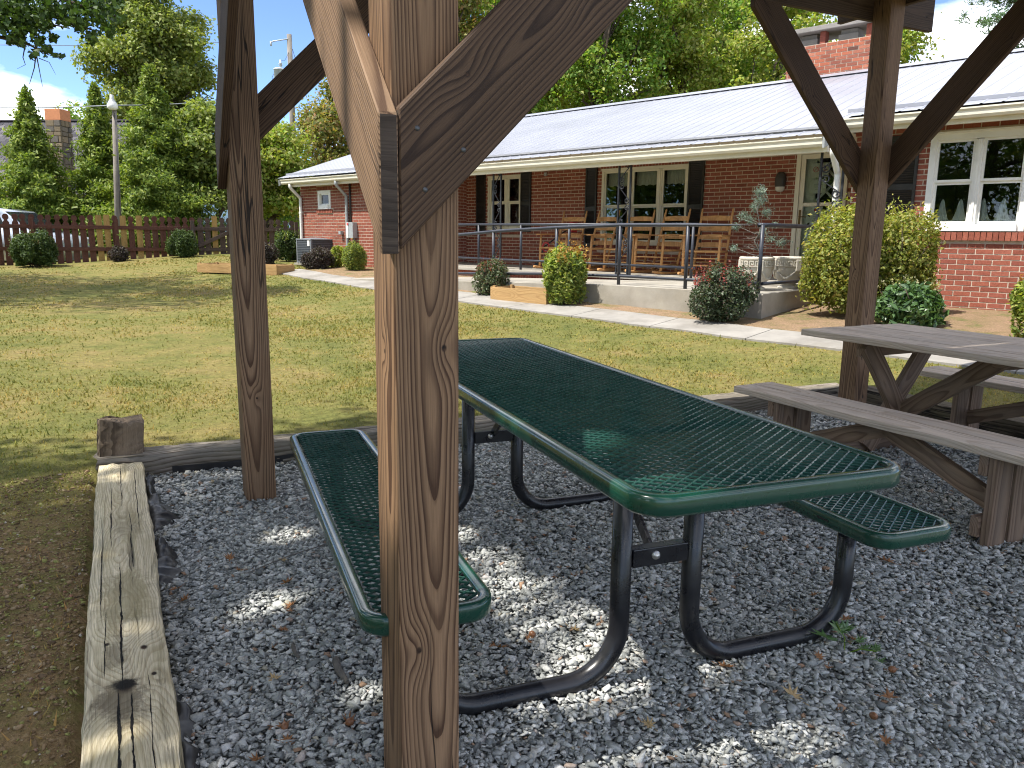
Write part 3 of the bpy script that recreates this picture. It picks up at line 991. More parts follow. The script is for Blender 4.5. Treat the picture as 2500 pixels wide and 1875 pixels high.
def strand(b, pts, wd, th):
    vs_ = []
    for (x, y, sg) in pts:
        z = -0.0055 + sg * 0.0012
        tilt = 0.0010
        vs_ += [(x, y - wd / 2, z - tilt), (x, y + wd / 2, z + tilt), (x, y + wd / 2, z - th + tilt), (x, y - wd / 2, z - th - tilt)]
    fs_ = []
    for i in range(len(pts) - 1):
        a = 4 * i
        for e in range(4):
            fs_.append((a + e, a + (e + 1) % 4, a + 4 + (e + 1) % 4, a + 4 + e))
    b.quadmesh(vs_, fs_)

TTH = 0.36778
gt = thing('metal_picnic_table', 'green coated expanded metal picnic table with two fixed benches on black tube legs', 'picnic table', (0.2813, 1.5561, 0.0), TTH)
TW, TL = 0.76, 2.59
top = rim_mesh(TW, TL, 0.085, 0.048).build('tabletop', M_GREEN, gt, loc=(TW / 2, TL / 2, 0.76))
expanded(TW - 0.05, TL - 0.05, 0.07).build('mesh_panel', M_GREEN_D, top)
BW, BL = 0.325, 1.80
for bx in (-0.385, 1.125):
    be = rim_mesh(BW, BL, 0.075, 0.048).build('bench_seat', M_GREEN, gt, loc=(bx, 1.165, 0.45))
    expanded(BW - 0.05, BL - 0.05, 0.055).build('mesh_panel', M_GREEN_D, be)
def bend(p0, pc, p1, r, n=9):
    """fillet points at corner pc"""
    a, c, d = Vector(p0), Vector(pc), Vector(p1)
    u, w = (a - c).normalized(), (d - c).normalized()
    ang = u.angle(w); t = r / math.tan(ang / 2)
    s_, e_ = c + u * t, c + w * t
    cen = c + (u + w).normalized() * (r / math.sin(ang / 2))
    out = []
    for k in range(n + 1):
        f = k / n
        v = (s_ - cen).lerp(e_ - cen, f)
        # slerp on the arc
        tot = (s_ - cen).angle(e_ - cen)
        v = ((s_ - cen) * math.sin((1 - f) * tot) + (e_ - cen) * math.sin(f * tot)) / math.sin(tot)
        out.append(cen + v)
    return out
TR = 0.030
for fy in (0.50, 1.94):
    for sg, xv, xb in ((-1, 0.235, -0.36), (1, 0.475, 1.07)):
        top_p, low, lowb, bt = (xv, fy, 0.735), (xv, fy, TR), (xb, fy, TR), (xb, fy, 0.432)
        path = [Vector(top_p)] + bend(top_p, low, lowb, 0.165, 10) + bend(low, lowb, bt, 0.165, 10) + [Vector(bt)]
        MB().tube(path, TR, 18).build('leg', M_BLACKTUBE, gt)
        MB().box((xb, fy, 0.426), (0.22, 0.05, 0.006)).build('bench_bracket', M_BLACKTUBE, gt)
    MB().box((0.355, fy, 0.395), (0.184, 0.038, 0.055), bev=0.003).build('cross_bar', M_BLACKTUBE, gt)
    MB().box((0.355, fy, 0.738), (0.62, 0.05, 0.006)).build('top_bracket', M_BLACKTUBE, gt)
    dy = 0.42 if fy < 1 else -0.42
    a, c = Vector((0.35, fy + 0.02, 0.385)), Vector((0.35, fy + dy, 0.73))
    M = frame_matrix((a + c) / 2, c - a, (1, 0, 0))
    o = link('brace', MB().box((0, 0, 0), (0.034, 0.012, (c - a).length), bev=0.002).mesh('brace'), M_BLACKTUBE, gt); o.matrix_local = M
    MB().lathe([(0.0, 0.014), (0.008, 0.014), (0.009, 0.006), (0.013, 0.006), (0.013, 0.0)], 12).build('bolt', M_BOLT, gt, loc=(0.335, fy - 0.019, 0.40), rot=(R(90), 0, 0))

# ------------------------------------------------------------------ wooden picnic table and its benches
M_WT = wood('weathered_plank', (0.60, 0.49, 0.385), (0.41, 0.31, 0.23), freq=70, pith=(0.03, 0.16), wander=0.03, contrast=0.75,
            knots=[(0.03, 0.0, 0.35, 0.011), (-0.05, 0.0, -0.55, 0.012)], weather=((0.52, 0.465, 0.41), 0.5), streak=0.25, rough=0.8)  # weathered wood, paled further: sky reflection on the tops put into the colour
M_WL = wood('weathered_leg', (0.265, 0.180, 0.122), (0.135, 0.083, 0.053), freq=85, pith=(0.02, 0.06), wander=0.02, weather=((0.16, 0.13, 0.11), 0.5), rough=0.82)
wt = thing('wooden_picnic_table', 'weathered brown plank picnic table on crossed legs under the shelter', 'picnic table', PO, PA)
TU0, TU1, TV0, TV1, TZ = 3.27, 4.17, -0.45, 1.985, 0.76
npl = 5
pwid = (TU1 - TU0) / npl
for k in range(npl):
    uu = TU0 + (k + 0.5) * pwid
    e = (0.0, 0.006, -0.004, 0.012, -0.006)[k]
    plank('plank', M_WT, wt, (uu, TV0, TZ - 0.019 + 0.001 * (k % 2)), (uu, TV1 + e, TZ - 0.019 + 0.001 * (k % 2)), pwid - 0.006, 0.038, (0, 0, 1), bev=0.006)
uc = (TU0 + TU1) / 2
for vv in (1.62, 0.0):
    plank('batten', M_WL, wt, (TU0 + 0.09, vv, TZ - 0.084), (TU1 - 0.09, vv, TZ - 0.084), 0.089, 0.038, (0, 1, 0))
    plank('leg', M_WL, wt, (uc - 0.34, vv - 0.038, TZ - 0.045), (uc + 0.17, vv - 0.038, 0.05), 0.115, 0.038, (0, 1, 0))
    plank('leg', M_WL, wt, (uc + 0.34, vv + 0.038, TZ - 0.045), (uc - 0.17, vv + 0.038, 0.05), 0.115, 0.038, (0, 1, 0))
    plank('foot', M_WL, wt, (uc - 0.36, vv + 0.076, 0.055), (uc + 0.36, vv + 0.076, 0.055), 0.089, 0.038, (0, 1, 0))
    d = -0.62 if vv > 1 else 0.62
    plank('brace', M_WL, wt, (uc, vv + d * 0.07, 0.27), (uc, vv + d, TZ - 0.075), 0.105, 0.038, (1, 0, 0))
plank('batten', M_WL, wt, (TU0 + 0.12, 0.81, TZ - 0.058), (TU1 - 0.12, 0.81, TZ - 0.058), 0.089, 0.038, (0, 0, 1))

def wooden_bench(u0, label):
    w = thing('wooden_bench', label, 'bench', PO, PA, 'weathered benches of the wooden table')
    plank('seat_plank', M_WT, w, (u0 + 0.078, -0.42, 0.431), (u0 + 0.078, 1.95, 0.431), 0.150, 0.038, (0, 0, 1), bev=0.006)
    plank('seat_plank', M_WT, w, (u0 + 0.233, -0.42, 0.432), (u0 + 0.233, 1.955, 0.432), 0.150, 0.038, (0, 0, 1), bev=0.006)
    for vv, d in ((1.62, -1), (0.40, 1)):
        for du in (0.075, 0.215):
            plank('leg', M_WL, w, (u0 + du, vv, 0.0), (u0 + du, vv, 0.411), 0.118, 0.038, (0, 1, 0))
        plank('cross_piece', M_WL, w, (u0 + 0.01, vv + 0.04, 0.37), (u0 + 0.285, vv + 0.04, 0.37), 0.089, 0.038, (0, 1, 0))
        plank('cross_piece', M_WL, w, (u0 + 0.0, vv + 0.04, 0.10), (u0 + 0.29, vv + 0.04, 0.10), 0.089, 0.038, (0, 1, 0))
        plank('brace', M_WL, w, (u0 + 0.145, vv + d * 0.02, 0.17), (u0 + 0.145, vv + d * 0.62, 0.395), 0.089, 0.038, (1, 0, 0))
    return w
wooden_bench(2.72, 'weathered plank bench between the green metal table and the wooden table')
wooden_bench(4.29, 'weathered plank bench on the lawn side of the wooden table')

# ------------------------------------------------------------------ border timbers
def rough_beam(name, mat, L, w, h, label, cat, p, rotz, seed, seg=40, jit=0.0035, group=None):
    """old sawn tie lying along local z, soft worn edges"""
    r = random.Random(seed)
    out = []
    nr = 28
    for i in range(seg + 1):
        z = L * i / seg
        sx = 1 + 0.012 * math.sin(z * 3.1 + seed) ; sh = 0.003 * math.sin(z * 5 + seed)
        ring = []
        for k in range(nr):
            a = 2 * PI * (k + 0.5) / nr
            c_, s_ = math.cos(a), math.sin(a)
            e = 14.0
            rad = 1 / ((abs(c_) ** e + abs(s_) ** e) ** (1 / e))
            ring.append(((c_ * rad * w / 2 * sx + r.gauss(0, jit * 0.6) + sh), (s_ * rad * h / 2 + r.gauss(0, jit * 0.6)), z + (r.gauss(0, 0.012) if i in (0, seg) else 0)))
        out.append(ring)
    vs_ = [q for rg in out for q in rg]
    fs_ = [(i * nr + j, i * nr + (j + 1) % nr, (i + 1) * nr + (j + 1) % nr, (i + 1) * nr + j) for i in range(seg) for j in range(nr)]
    fs_ += [tuple(reversed(range(nr))), tuple(seg * nr + j for j in range(nr))]
    b = MB().quadmesh(vs_, fs_, False)
    o = b.build(name, mat, None)
    d = Vector((math.cos(rotz), math.sin(rotz), 0))
    o.matrix_world = frame_matrix(p, d, (0, 0, 1))
    o['label'] = label; o['category'] = cat
    if group: o['group'] = group
    return o
KT = [(0.005, 0.07, 0.46, 0.052), (-0.045, 0.07, 0.66, 0.022), (-0.065, 0.07, 0.50, 0.016), (0.05, 0.07, 0.72, 0.016)]
M_TIE_L = wood('tie_light', (0.72, 0.63, 0.445), (0.36, 0.28, 0.17), freq=125, pith=(0.0, 0.13), wander=0.05, knots=KT, checks=3.0, weather=((0.34, 0.275, 0.13), 0.7), rough=0.92, bumpk=1.6, contrast=0.6, rnd=False, streak=0.62, cracks=[(0.012, 0.44, 1.35, 0.0030), (0.022, 0.0, 0.45, 0.0035), (-0.008, 0.05, 0.42, 0.0030), (-0.05, 0.05, 0.5, 0.0015), (0.055, 0.5, 0.95, 0.0015), (-0.03, 1.2, 1.9, 0.0015), (0.04, 1.5, 2.3, 0.0018), (-0.06, 1.7, 2.6, 0.0015), (0.0, 2.0, 2.7, 0.0020), (0.07, 0.9, 1.5, 0.0015)],
    stains=[(0.02, 0.40, 0.07, 0.13, (0.075, 0.055, 0.035), 0.75), (0.03, 0.66, 0.035, 0.10, (0.10, 0.08, 0.05), 0.6), (0.0, 1.05, 0.09, 0.25, (0.24, 0.20, 0.10), 0.6), (-0.03, 1.75, 0.06, 0.2, (0.26, 0.22, 0.13), 0.5), (0.005, 0.47, 0.032, 0.035, (0.010, 0.008, 0.006), 1.0)])
M_TIE = wood('tie_grey', (0.27, 0.235, 0.195), (0.115, 0.09, 0.068), freq=60, pith=(0.0, 0.10), wander=0.03, checks=2.2, weather=((0.10, 0.10, 0.05), 0.5), rough=0.9, streak=0.5, bumpk=1.2)
M_TIE_D = wood('tie_dark', (0.135, 0.105, 0.075), (0.045, 0.032, 0.022), freq=60, pith=(0.0, 0.10), wander=0.03, checks=2.2, weather=((0.11, 0.105, 0.05), 0.5), rough=0.9, streak=0.5, bumpk=1.2)
M_TIE_N = wood('tie_new', (0.50, 0.36, 0.20), (0.29, 0.19, 0.10), freq=70, pith=(0.0, 0.10), wander=0.03, checks=0.8, rough=0.85)
GT_ = 'old timbers edging the gravel'
rough_beam('edging_timber', M_TIE_L, 2.72, 0.215, 0.14, 'bleached cracked timber with a black knot hole along the left edge of the gravel', 'timber', PW(-0.545, 0.16, 0.052), PA + PI / 2, 3, group=GT_)
rough_beam('edging_timber', M_TIE_N, 2.2, 0.225, 0.14, 'tan newer timber butted to the near end of the bleached timber', 'timber', PW(-0.535, -2.06, 0.056), PA + PI / 2, 5, group=GT_)
rough_beam('edging_timber', M_TIE, 2.62, 0.17, 0.15, 'dark grey timber behind the far left post and under the upright block', 'timber', PW(-0.66, 3.02, 0.066), PA - R(1.0), 8, group=GT_)
rough_beam('edging_timber', M_TIE, 2.80, 0.17, 0.145, 'grey timber along the lawn behind the metal table', 'timber', PW(1.98, 2.975, 0.062), PA - R(1.0), 11, group=GT_)
rough_beam('edging_timber', M_TIE_D, 3.4, 0.18, 0.15, 'dark mossy timber at the lawn edge beneath the far wooden bench', 'timber', PW(4.86, 2.86, 0.062), PA - PI / 2, 14, group=GT_)
M_BLOCK = wood('block_wood', (0.21, 0.155, 0.105), (0.085, 0.060, 0.040), freq=60, pith=(0.05, 0.2), wander=0.02, checks=2.5, rough=0.92, bumpk=1.2, streak=0.6)
blk = rough_beam('timber_block', M_BLOCK, 0.185, 0.215, 0.17, 'short dark upright block standing on the corner of the edging timbers', 'timber block', PW(-0.545, 3.05, 0.135), 0, 21, seg=8, jit=0.004)
blk.matrix_world = Matrix.Translation(PW(-0.545, 3.06, 0.130)) @ Matrix.Rotation(PA + R(4), 4, 'Z') @ Matrix.Rotation(R(5), 4, 'Y')

# black ground fabric showing between timber and gravel
M_FABRIC = simple('black_fabric', (0.016, 0.016, 0.018), 0.42, 0, 0.3, 40, spec=0.5)
def fabric(pts, label, seed):
    r = random.Random(seed)
    vs_, fs_ = [], []
    pp = np.array(pts); tq = np.linspace(0, len(pts) - 1, len(pts) * 4)
    pts = [tuple(np.interp(x_, range(len(pp)), pp[:, c_]) * (1 + (0.18 * math.sin(x_ * 9 + seed) if c_ else 0)) for c_ in range(3)) for x_ in tq]
    nn = len(pts)
    for i, (v_, hgt_, out_) in enumerate(pts):
        for k in range(9):
            f = k / 8
            vs_.append((-0.445 + out_ * f + 0.006 * math.sin(v_ * 31 + f * 4), v_ + r.gauss(0, 0.002), 0.006 + hgt_ * (math.sin(PI * (0.25 + 0.75 * f)) + 0.22 * math.sin(f * 5 + v_ * 17)) + r.gauss(0, 0.0012)))
    for i in range(nn - 1):
        for k in range(8):
            a = i * 9 + k
            fs_.append((a, a + 1, a + 10, a + 9))
    o = MB().quadmesh(vs_, fs_, True).build('ground_fabric', M_FABRIC, loc=PO, rot=(0, 0, PA))
    o['label'] = label; o['category'] = 'fabric'; o['group'] = 'black fabric scraps along the timber'
fabric([(2.90, .03, .03), (2.82, .06, .04), (2.72, .07, .05), (2.60, .06, .055), (2.45, .065, .06), (2.32, .06, .10), (2.22, .045, .145), (2.14, .03, .09), (2.06, .02, .04)],
       'wide scrap of black ground fabric folded up beside the timber block', 2)
fabric([(2.00, .01, .03), (1.90, .04, .06), (1.80, .055, .075), (1.68, .05, .08), (1.58, .03, .09), (1.50, .015, .05)], 'narrow curled scrap of black ground fabric beside the middle of the bleached timber', 5)
fabric([(0.75, .01, .03), (0.6, .03, .055), (0.45, .03, .065), (0.3, .03, .06), (0.1, .02, .05)], 'low strip of black ground fabric at the near end of the bleached timber', 6)
fbm = MB()
fv = [(u_, 2.925 - 0.02 * random.random(), z_) for u_ in np.linspace(-0.3, 4.6, 40) for z_ in (0.005, 0.05 + 0.02 * random.random())]
fbm.quadmesh(fv, [(2 * i, 2 * i + 2, 2 * i + 3, 2 * i + 1) for i in range(39)], True)
o = fbm.build('ground_fabric', M_FABRIC, loc=PO, rot=(0, 0, PA)); o['label'] = 'long black ground fabric edge under the back timbers'; o['category'] = 'fabric'; o['group'] = 'black fabric scraps along the timber'
# ================================================================== BRICK HOUSE
def make_brick(name, cols, mort=None):
    m, n, l, b = new_mat(name)
    g = n.new('ShaderNodeNewGeometry'); oi = n.new('ShaderNodeObjectInfo')
    rnd_ = mth(n, l, 'FRACT', mth(n, l, 'ADD', g.outputs['Random Per Island'], oi.outputs['Random']))
    k = len(cols)
    rp = ramp(n, [(i / (k - 1), c) for i, c in enumerate(cols)])
    l.new(rnd_, rp.inputs[0])
    tc = n.new('ShaderNodeTexCoord')
    no = noise(n, l, g.outputs['Position'], 38, 6, 0.7)
    rv = ramp(n, [(0.3, 0.74), (0.7, 1.22)]); l.new(no.outputs['Fac'], rv.inputs[0])
    l.new(mixc(n, l, 1.0, rp.outputs[0], rv.outputs[0], 'MULTIPLY'), b.inputs['Base Color'])
    b.inputs['Roughness'].default_value = 0.88
    b.inputs['Specular IOR Level'].default_value = 0.2
    bump(n, l, no.outputs['Fac'], 0.5, 0.004, b)
    return m
M_BRICK = make_brick('red_brick', [(0.215, 0.066, 0.043), (0.265, 0.082, 0.053), (0.305, 0.100, 0.064), (0.240, 0.072, 0.050), (0.330, 0.115, 0.076)])
M_BRICK_C = make_brick('orange_chimney_brick', [(0.10, 0.05, 0.04), (0.32, 0.095, 0.055), (0.39, 0.13, 0.075), (0.22, 0.075, 0.052), (0.42, 0.16, 0.10)])
M_MORTAR = simple('mortar', (0.56, 0.48, 0.38), 0.95, var=0.15, scale=12, bumps=0.3, spec=0.1)
M_TRIM = simple('cream_trim_paint', (0.74, 0.70, 0.58), 0.45, var=0.05, scale=4, dirt=((0.45, 0.40, 0.32), 0.25))
M_WHITE = simple('white_paint', (0.80, 0.79, 0.74), 0.42, var=0.05, scale=5, dirt=((0.5, 0.46, 0.38), 0.22))
M_SHUT = simple('black_shutter_paint', (0.022, 0.020, 0.019), 0.45, var=0.2, scale=9, dirt=((0.06, 0.055, 0.05), 0.4))
M_ROOF = simple('roof_metal_white', (0.275, 0.285, 0.325), 0.38, 0.0, 0.05, 0.8, spec=0.5, dirt=((0.25, 0.255, 0.28), 0.4))
M_IRON = simple('black_wrought_iron', (0.020, 0.022, 0.027), 0.42, 0.2, 0.2, 20, dirt=((0.09, 0.09, 0.10), 0.3))
M_RAIL = simple('blue_grey_rail_paint', (0.026, 0.030, 0.042), 0.45, 0.0, 0.15, 14, dirt=((0.06, 0.06, 0.07), 0.3))
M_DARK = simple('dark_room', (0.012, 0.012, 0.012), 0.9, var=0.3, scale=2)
M_CURT = simple('white_curtain', (0.62, 0.61, 0.57), 0.9, var=0.06, scale=14)
M_PAPER = simple('paper', (0.74, 0.72, 0.68), 0.7, var=0.03)
M_RED = simple('red_print', (0.55, 0.045, 0.05), 0.6)
M_INK = simple('black_print', (0.02, 0.02, 0.02), 0.6)
M_BRONZE = simple('bronze_handle', (0.16, 0.10, 0.045), 0.35, 0.8)
M_GREYMET = simple('grey_painted_metal', (0.36, 0.38, 0.38), 0.45, 0.2, 0.1, 8, dirt=((0.25, 0.22, 0.2), 0.3))
def make_glass():
    m, n, l, b = new_mat('window_glass')
    out = [x for x in n if x.type == 'OUTPUT_MATERIAL'][0]
    gl = n.new('ShaderNodeBsdfGlossy'); gl.inputs['Roughness'].default_value = 0.012
    tc = n.new('ShaderNodeTexCoord')
    no = noise(n, l, tc.outputs['Object'], 2.2, 2, 0.5)
    bp = n.new('ShaderNodeBump'); bp.inputs['Strength'].default_value = 0.02; bp.inputs['Distance'].default_value = 0.05
    l.new(no.outputs['Fac'], bp.inputs['Height']); l.new(bp.outputs[0], gl.inputs['Normal'])
    tr = n.new('ShaderNodeBsdfTransparent'); tr.inputs['Color'].default_value = (0.86, 0.9, 0.88, 1)
    fr = n.new('ShaderNodeFresnel'); fr.inputs['IOR'].default_value = 1.45
    mx = n.new('ShaderNodeMixShader')
    l.new(mth(n, l, 'ADD', fr.outputs[0], 0.0), mx.inputs[0]); l.new(tr.outputs[0], mx.inputs[1]); l.new(gl.outputs[0], mx.inputs[2])
    l.new(mx.outputs[0], out.inputs[0])
    return m
M_GLASS = make_glass()

house = thing('brick_house', 'long red brick ranch house with white metal roof and covered porch', 'house', HO, H_ROT)
BH, BL_, CH, CW = 0.0545, 0.190, 0.0677, 0.203
ALLB = []      # (a0,a1,z0,z1, fixed coordinate, 'f' front / 'm' facing -s / 'p' facing +s)

def wall(a0, a1, z0, z1, fix, face, openings=(), thick=0.2, zbrick=None, phase=0.0):
    """mortar sheet cut round the openings, bricks collected for later. a = s for front walls, o for returns"""
    xs = sorted({a0, a1} | {q for op in openings for q in op[:2] if a0 < q < a1})
    zs = sorted({z0, z1} | {q for op in openings for q in op[2:] if z0 < q < z1})
    b = MB()
    for i in range(len(xs) - 1):
        for j in range(len(zs) - 1):
            cx, cz = (xs[i] + xs[i + 1]) / 2, (zs[j] + zs[j + 1]) / 2
            if any(op[0] < cx < op[1] and op[2] < cz < op[3] for op in openings): continue
            w_, h_ = xs[i + 1] - xs[i], zs[j + 1] - zs[j]
            if face == 'f': b.box((cx, fix - thick / 2, cz), (w_, thick, h_))
            elif face == 'm': b.box((fix + thick / 2, cx, cz), (thick, w_, h_))
            else: b.box((fix - thick / 2, cx, cz), (thick, w_, h_))
    b.build('wall', M_MORTAR, house)
    zb0, zb1 = zbrick or (z0, z1)
    nc = int((zb1 - zb0) / CH)
    for c in range(nc):
        zz0 = zb1 - (c + 1) * CH + 0.005
        zz1 = zz0 + BH
        off = (CW / 2 if c % 2 else 0) + phase
        k0 = int(math.floor((a0 - off) / CW)) - 1
        k1 = int(math.ceil((a1 - off) / CW)) + 1
        for k in range(k0, k1 + 1):
            segs = [(max(a0, off + k * CW + 0.005), min(a1, off + k * CW + 0.005 + BL_))]
            for op in openings:
                if op[2] < zz1 - 0.004 and op[3] > zz0 + 0.004:
                    ns_ = []
                    for (p, q) in segs:
                        if q <= op[0] or p >= op[1]: ns_.append((p, q)); continue
                        if p < op[0]: ns_.append((p, op[0] - 0.004))
                        if q > op[1]: ns_.append((op[1] + 0.004, q))
                    segs = ns_
            for (p, q) in segs:
                if q - p > 0.03:
                    ALLB.append((p, q, zz0, zz1, fix, face))
def rowlock(a0, a1, z0, z1, fix, n_, proud=0.0):
    w_ = (a1 - a0) / n_
    for k in range(n_):
        ALLB.append((a0 + k * w_ + 0.005, a0 + (k + 1) * w_ - 0.005, z0, z1, fix + proud, 'f'))

FLOOR = 0.70
# main wall behind the porch
WIN_C = (2.35, 4.29, 1.17, 2.61); WIN_2 = (6.46, 7.48, 1.44, 2.61); DOOR = (-0.47, 0.36, FLOOR, 2.74)
sill_c = (2.31, 4.33, 1.07, 1.17); sill_2 = (6.42, 7.52, 1.34, 1.44)
head_c = (2.31, 4.33, 2.61, 2.71); head_2 = (6.42, 7.52, 2.61, 2.71)
wall(-0.95, 8.19, 0.3, 2.80, 0.0, 'f', [WIN_C, WIN_2, DOOR], zbrick=(0.66, 2.78))
# take the courses out where sills and heads of rowlock bricks run
def cut(band):
    global ALLB
    out = []
    for q in ALLB:
        if q[5] == 'f' and abs(q[4] - band[4]) < 0.01 and q[3] > band[2] + 0.004 and q[2] < band[3] - 0.004 and q[1] > band[0] and q[0] < band[1]:
            if q[0] < band[0] - 0.03: out.append((q[0], band[0] - 0.006) + q[2:])
            if q[1] > band[1] + 0.03: out.append((band[1] + 0.006, q[1]) + q[2:])
        else: out.append(q)
    ALLB = out
for bnd in (sill_c, sill_2, head_c, head_2):
    cut(bnd + (0.0,))
    rowlock(bnd[0], bnd[1], bnd[2] + 0.006, bnd[3] - 0.006, 0.0, int((bnd[1] - bnd[0]) / 0.0677), 0.03 if bnd[2] < 2 else 0.0)
# right wing
RO = 1.10
WIN_R = (-3.09, -1.93, 1.44, 2.66); WIN_R2 = (-6.2, -5.0, 1.44, 2.66)
wall(-8.0, -0.95, 0.1, 2.85, RO, 'f', [WIN_R, WIN_R2], zbrick=(0.30, 2.845), phase=0.05)
for a, e in ((-3.11, -1.89), (-6.24, -4.96)):
    cut((a, e, 1.30, 1.44, RO)); rowlock(a, e, 1.322, 1.425, RO, 18, 0.045)
wall(0.0, RO - 0.2, 0.1, 2.85, -0.95, 'p', (), zbrick=(0.30, 2.845))
# left wing
LO = 1.75
WIN_L = (11.07, 11.62, 1.90, 2.34)
wall(8.19, 12.43, 0.2, 2.62, LO, 'f', [WIN_L], zbrick=(0.45, 2.60), phase=0.02)
for bnd in ((11.0, 11.69, 1.80, 1.90, LO), (11.0, 11.69, 2.34, 2.44, LO)):
    cut(bnd); rowlock(bnd[0], bnd[1], bnd[2] + 0.004, bnd[3] - 0.006, LO, 10, 0.02 if bnd[2] < 2 else 0)
wall(0.0, LO - 0.2, 0.2, 2.75, 8.19, 'm', (), zbrick=(0.45, 2.74))
wall(-7.3, LO - 0.2, 0.1, 2.62, 12.43, 'p', (), zbrick=(0.45, 2.60))
wall(-7.3, RO - 0.2, 0.1, 2.8, -8.0, 'm', (), zbrick=(0.3, 2.8))
MB().box((2.2, -7.4, 1.4), (20.6, 0.2, 2.6)).build('wall', M_BRICK, house)
# porch plinth of brick under the floor slab
wall(1.6, 8.19, 0.2, 0.645, 1.93, 'f', (), zbrick=(0.30, 0.530), thick=0.15)
rowlock(1.62, 8.18, 0.535, 0.640, 1.93, 96, 0.004)

def brick_box(q, grow=0.004):
    a0, a1, z0, z1, fx, fc = q
    if fc == 'f': return (Vector(((a0 + a1) / 2, fx + grow / 2 - 0.02, (z0 + z1) / 2)), (a1 - a0, 0.04 + grow, z1 - z0))
    sg = -1 if fc == 'm' else 1
    return (Vector((fx + sg * (grow / 2 - 0.02), (a0 + a1) / 2, (z0 + z1) / 2)), (0.04 + grow, a1 - a0, z1 - z0))
HM = Matrix.Translation(HO) @ Matrix.Rotation(H_ROT, 4, 'Z')
CI = cam.matrix_world.inverted()
def in_view(p, mx=0.66, my=0.5):
    c = CI @ p
    return c.z < 0 and abs(c.x / -c.z) < mx and abs(c.y / -c.z) < my
cand = []
for i, q in enumerate(ALLB):
    c, d = brick_box(q)
    w_ = HM @ c
    if q[5] == 'f' and in_view(w_) and q[1] - q[0] > 0.055:
        cand.append(((w_ - CAM).length, i))
cand.sort()
single = set(i for _, i in cand[:240])
shared = {}
rest = MB()
for i, q in enumerate(ALLB):
    c, d = brick_box(q, 0.004 + random.uniform(-0.0012, 0.0015))
    if i in single:
        key = (round(d[0], 2), round(d[2], 3))
        if key not in shared:
            shared[key] = MB().box((0, 0, 0), (key[0] if abs(key[0] - d[0]) < 0.004 else d[0], 0.046, key[1]), bev=0.0).mesh('brick')
            shared[key].materials.append(M_BRICK)
        o = bpy.data.objects.new('brick', shared[key]); COL.objects.link(o)
        o.parent = house; o.location = c
        o.rotation_euler = (random.gauss(0, 0.006), random.gauss(0, 0.004), random.gauss(0, 0.008))
    else:
        rest.box(c, d)
rest.build('brickwork', M_BRICK, house, kind='stuff')

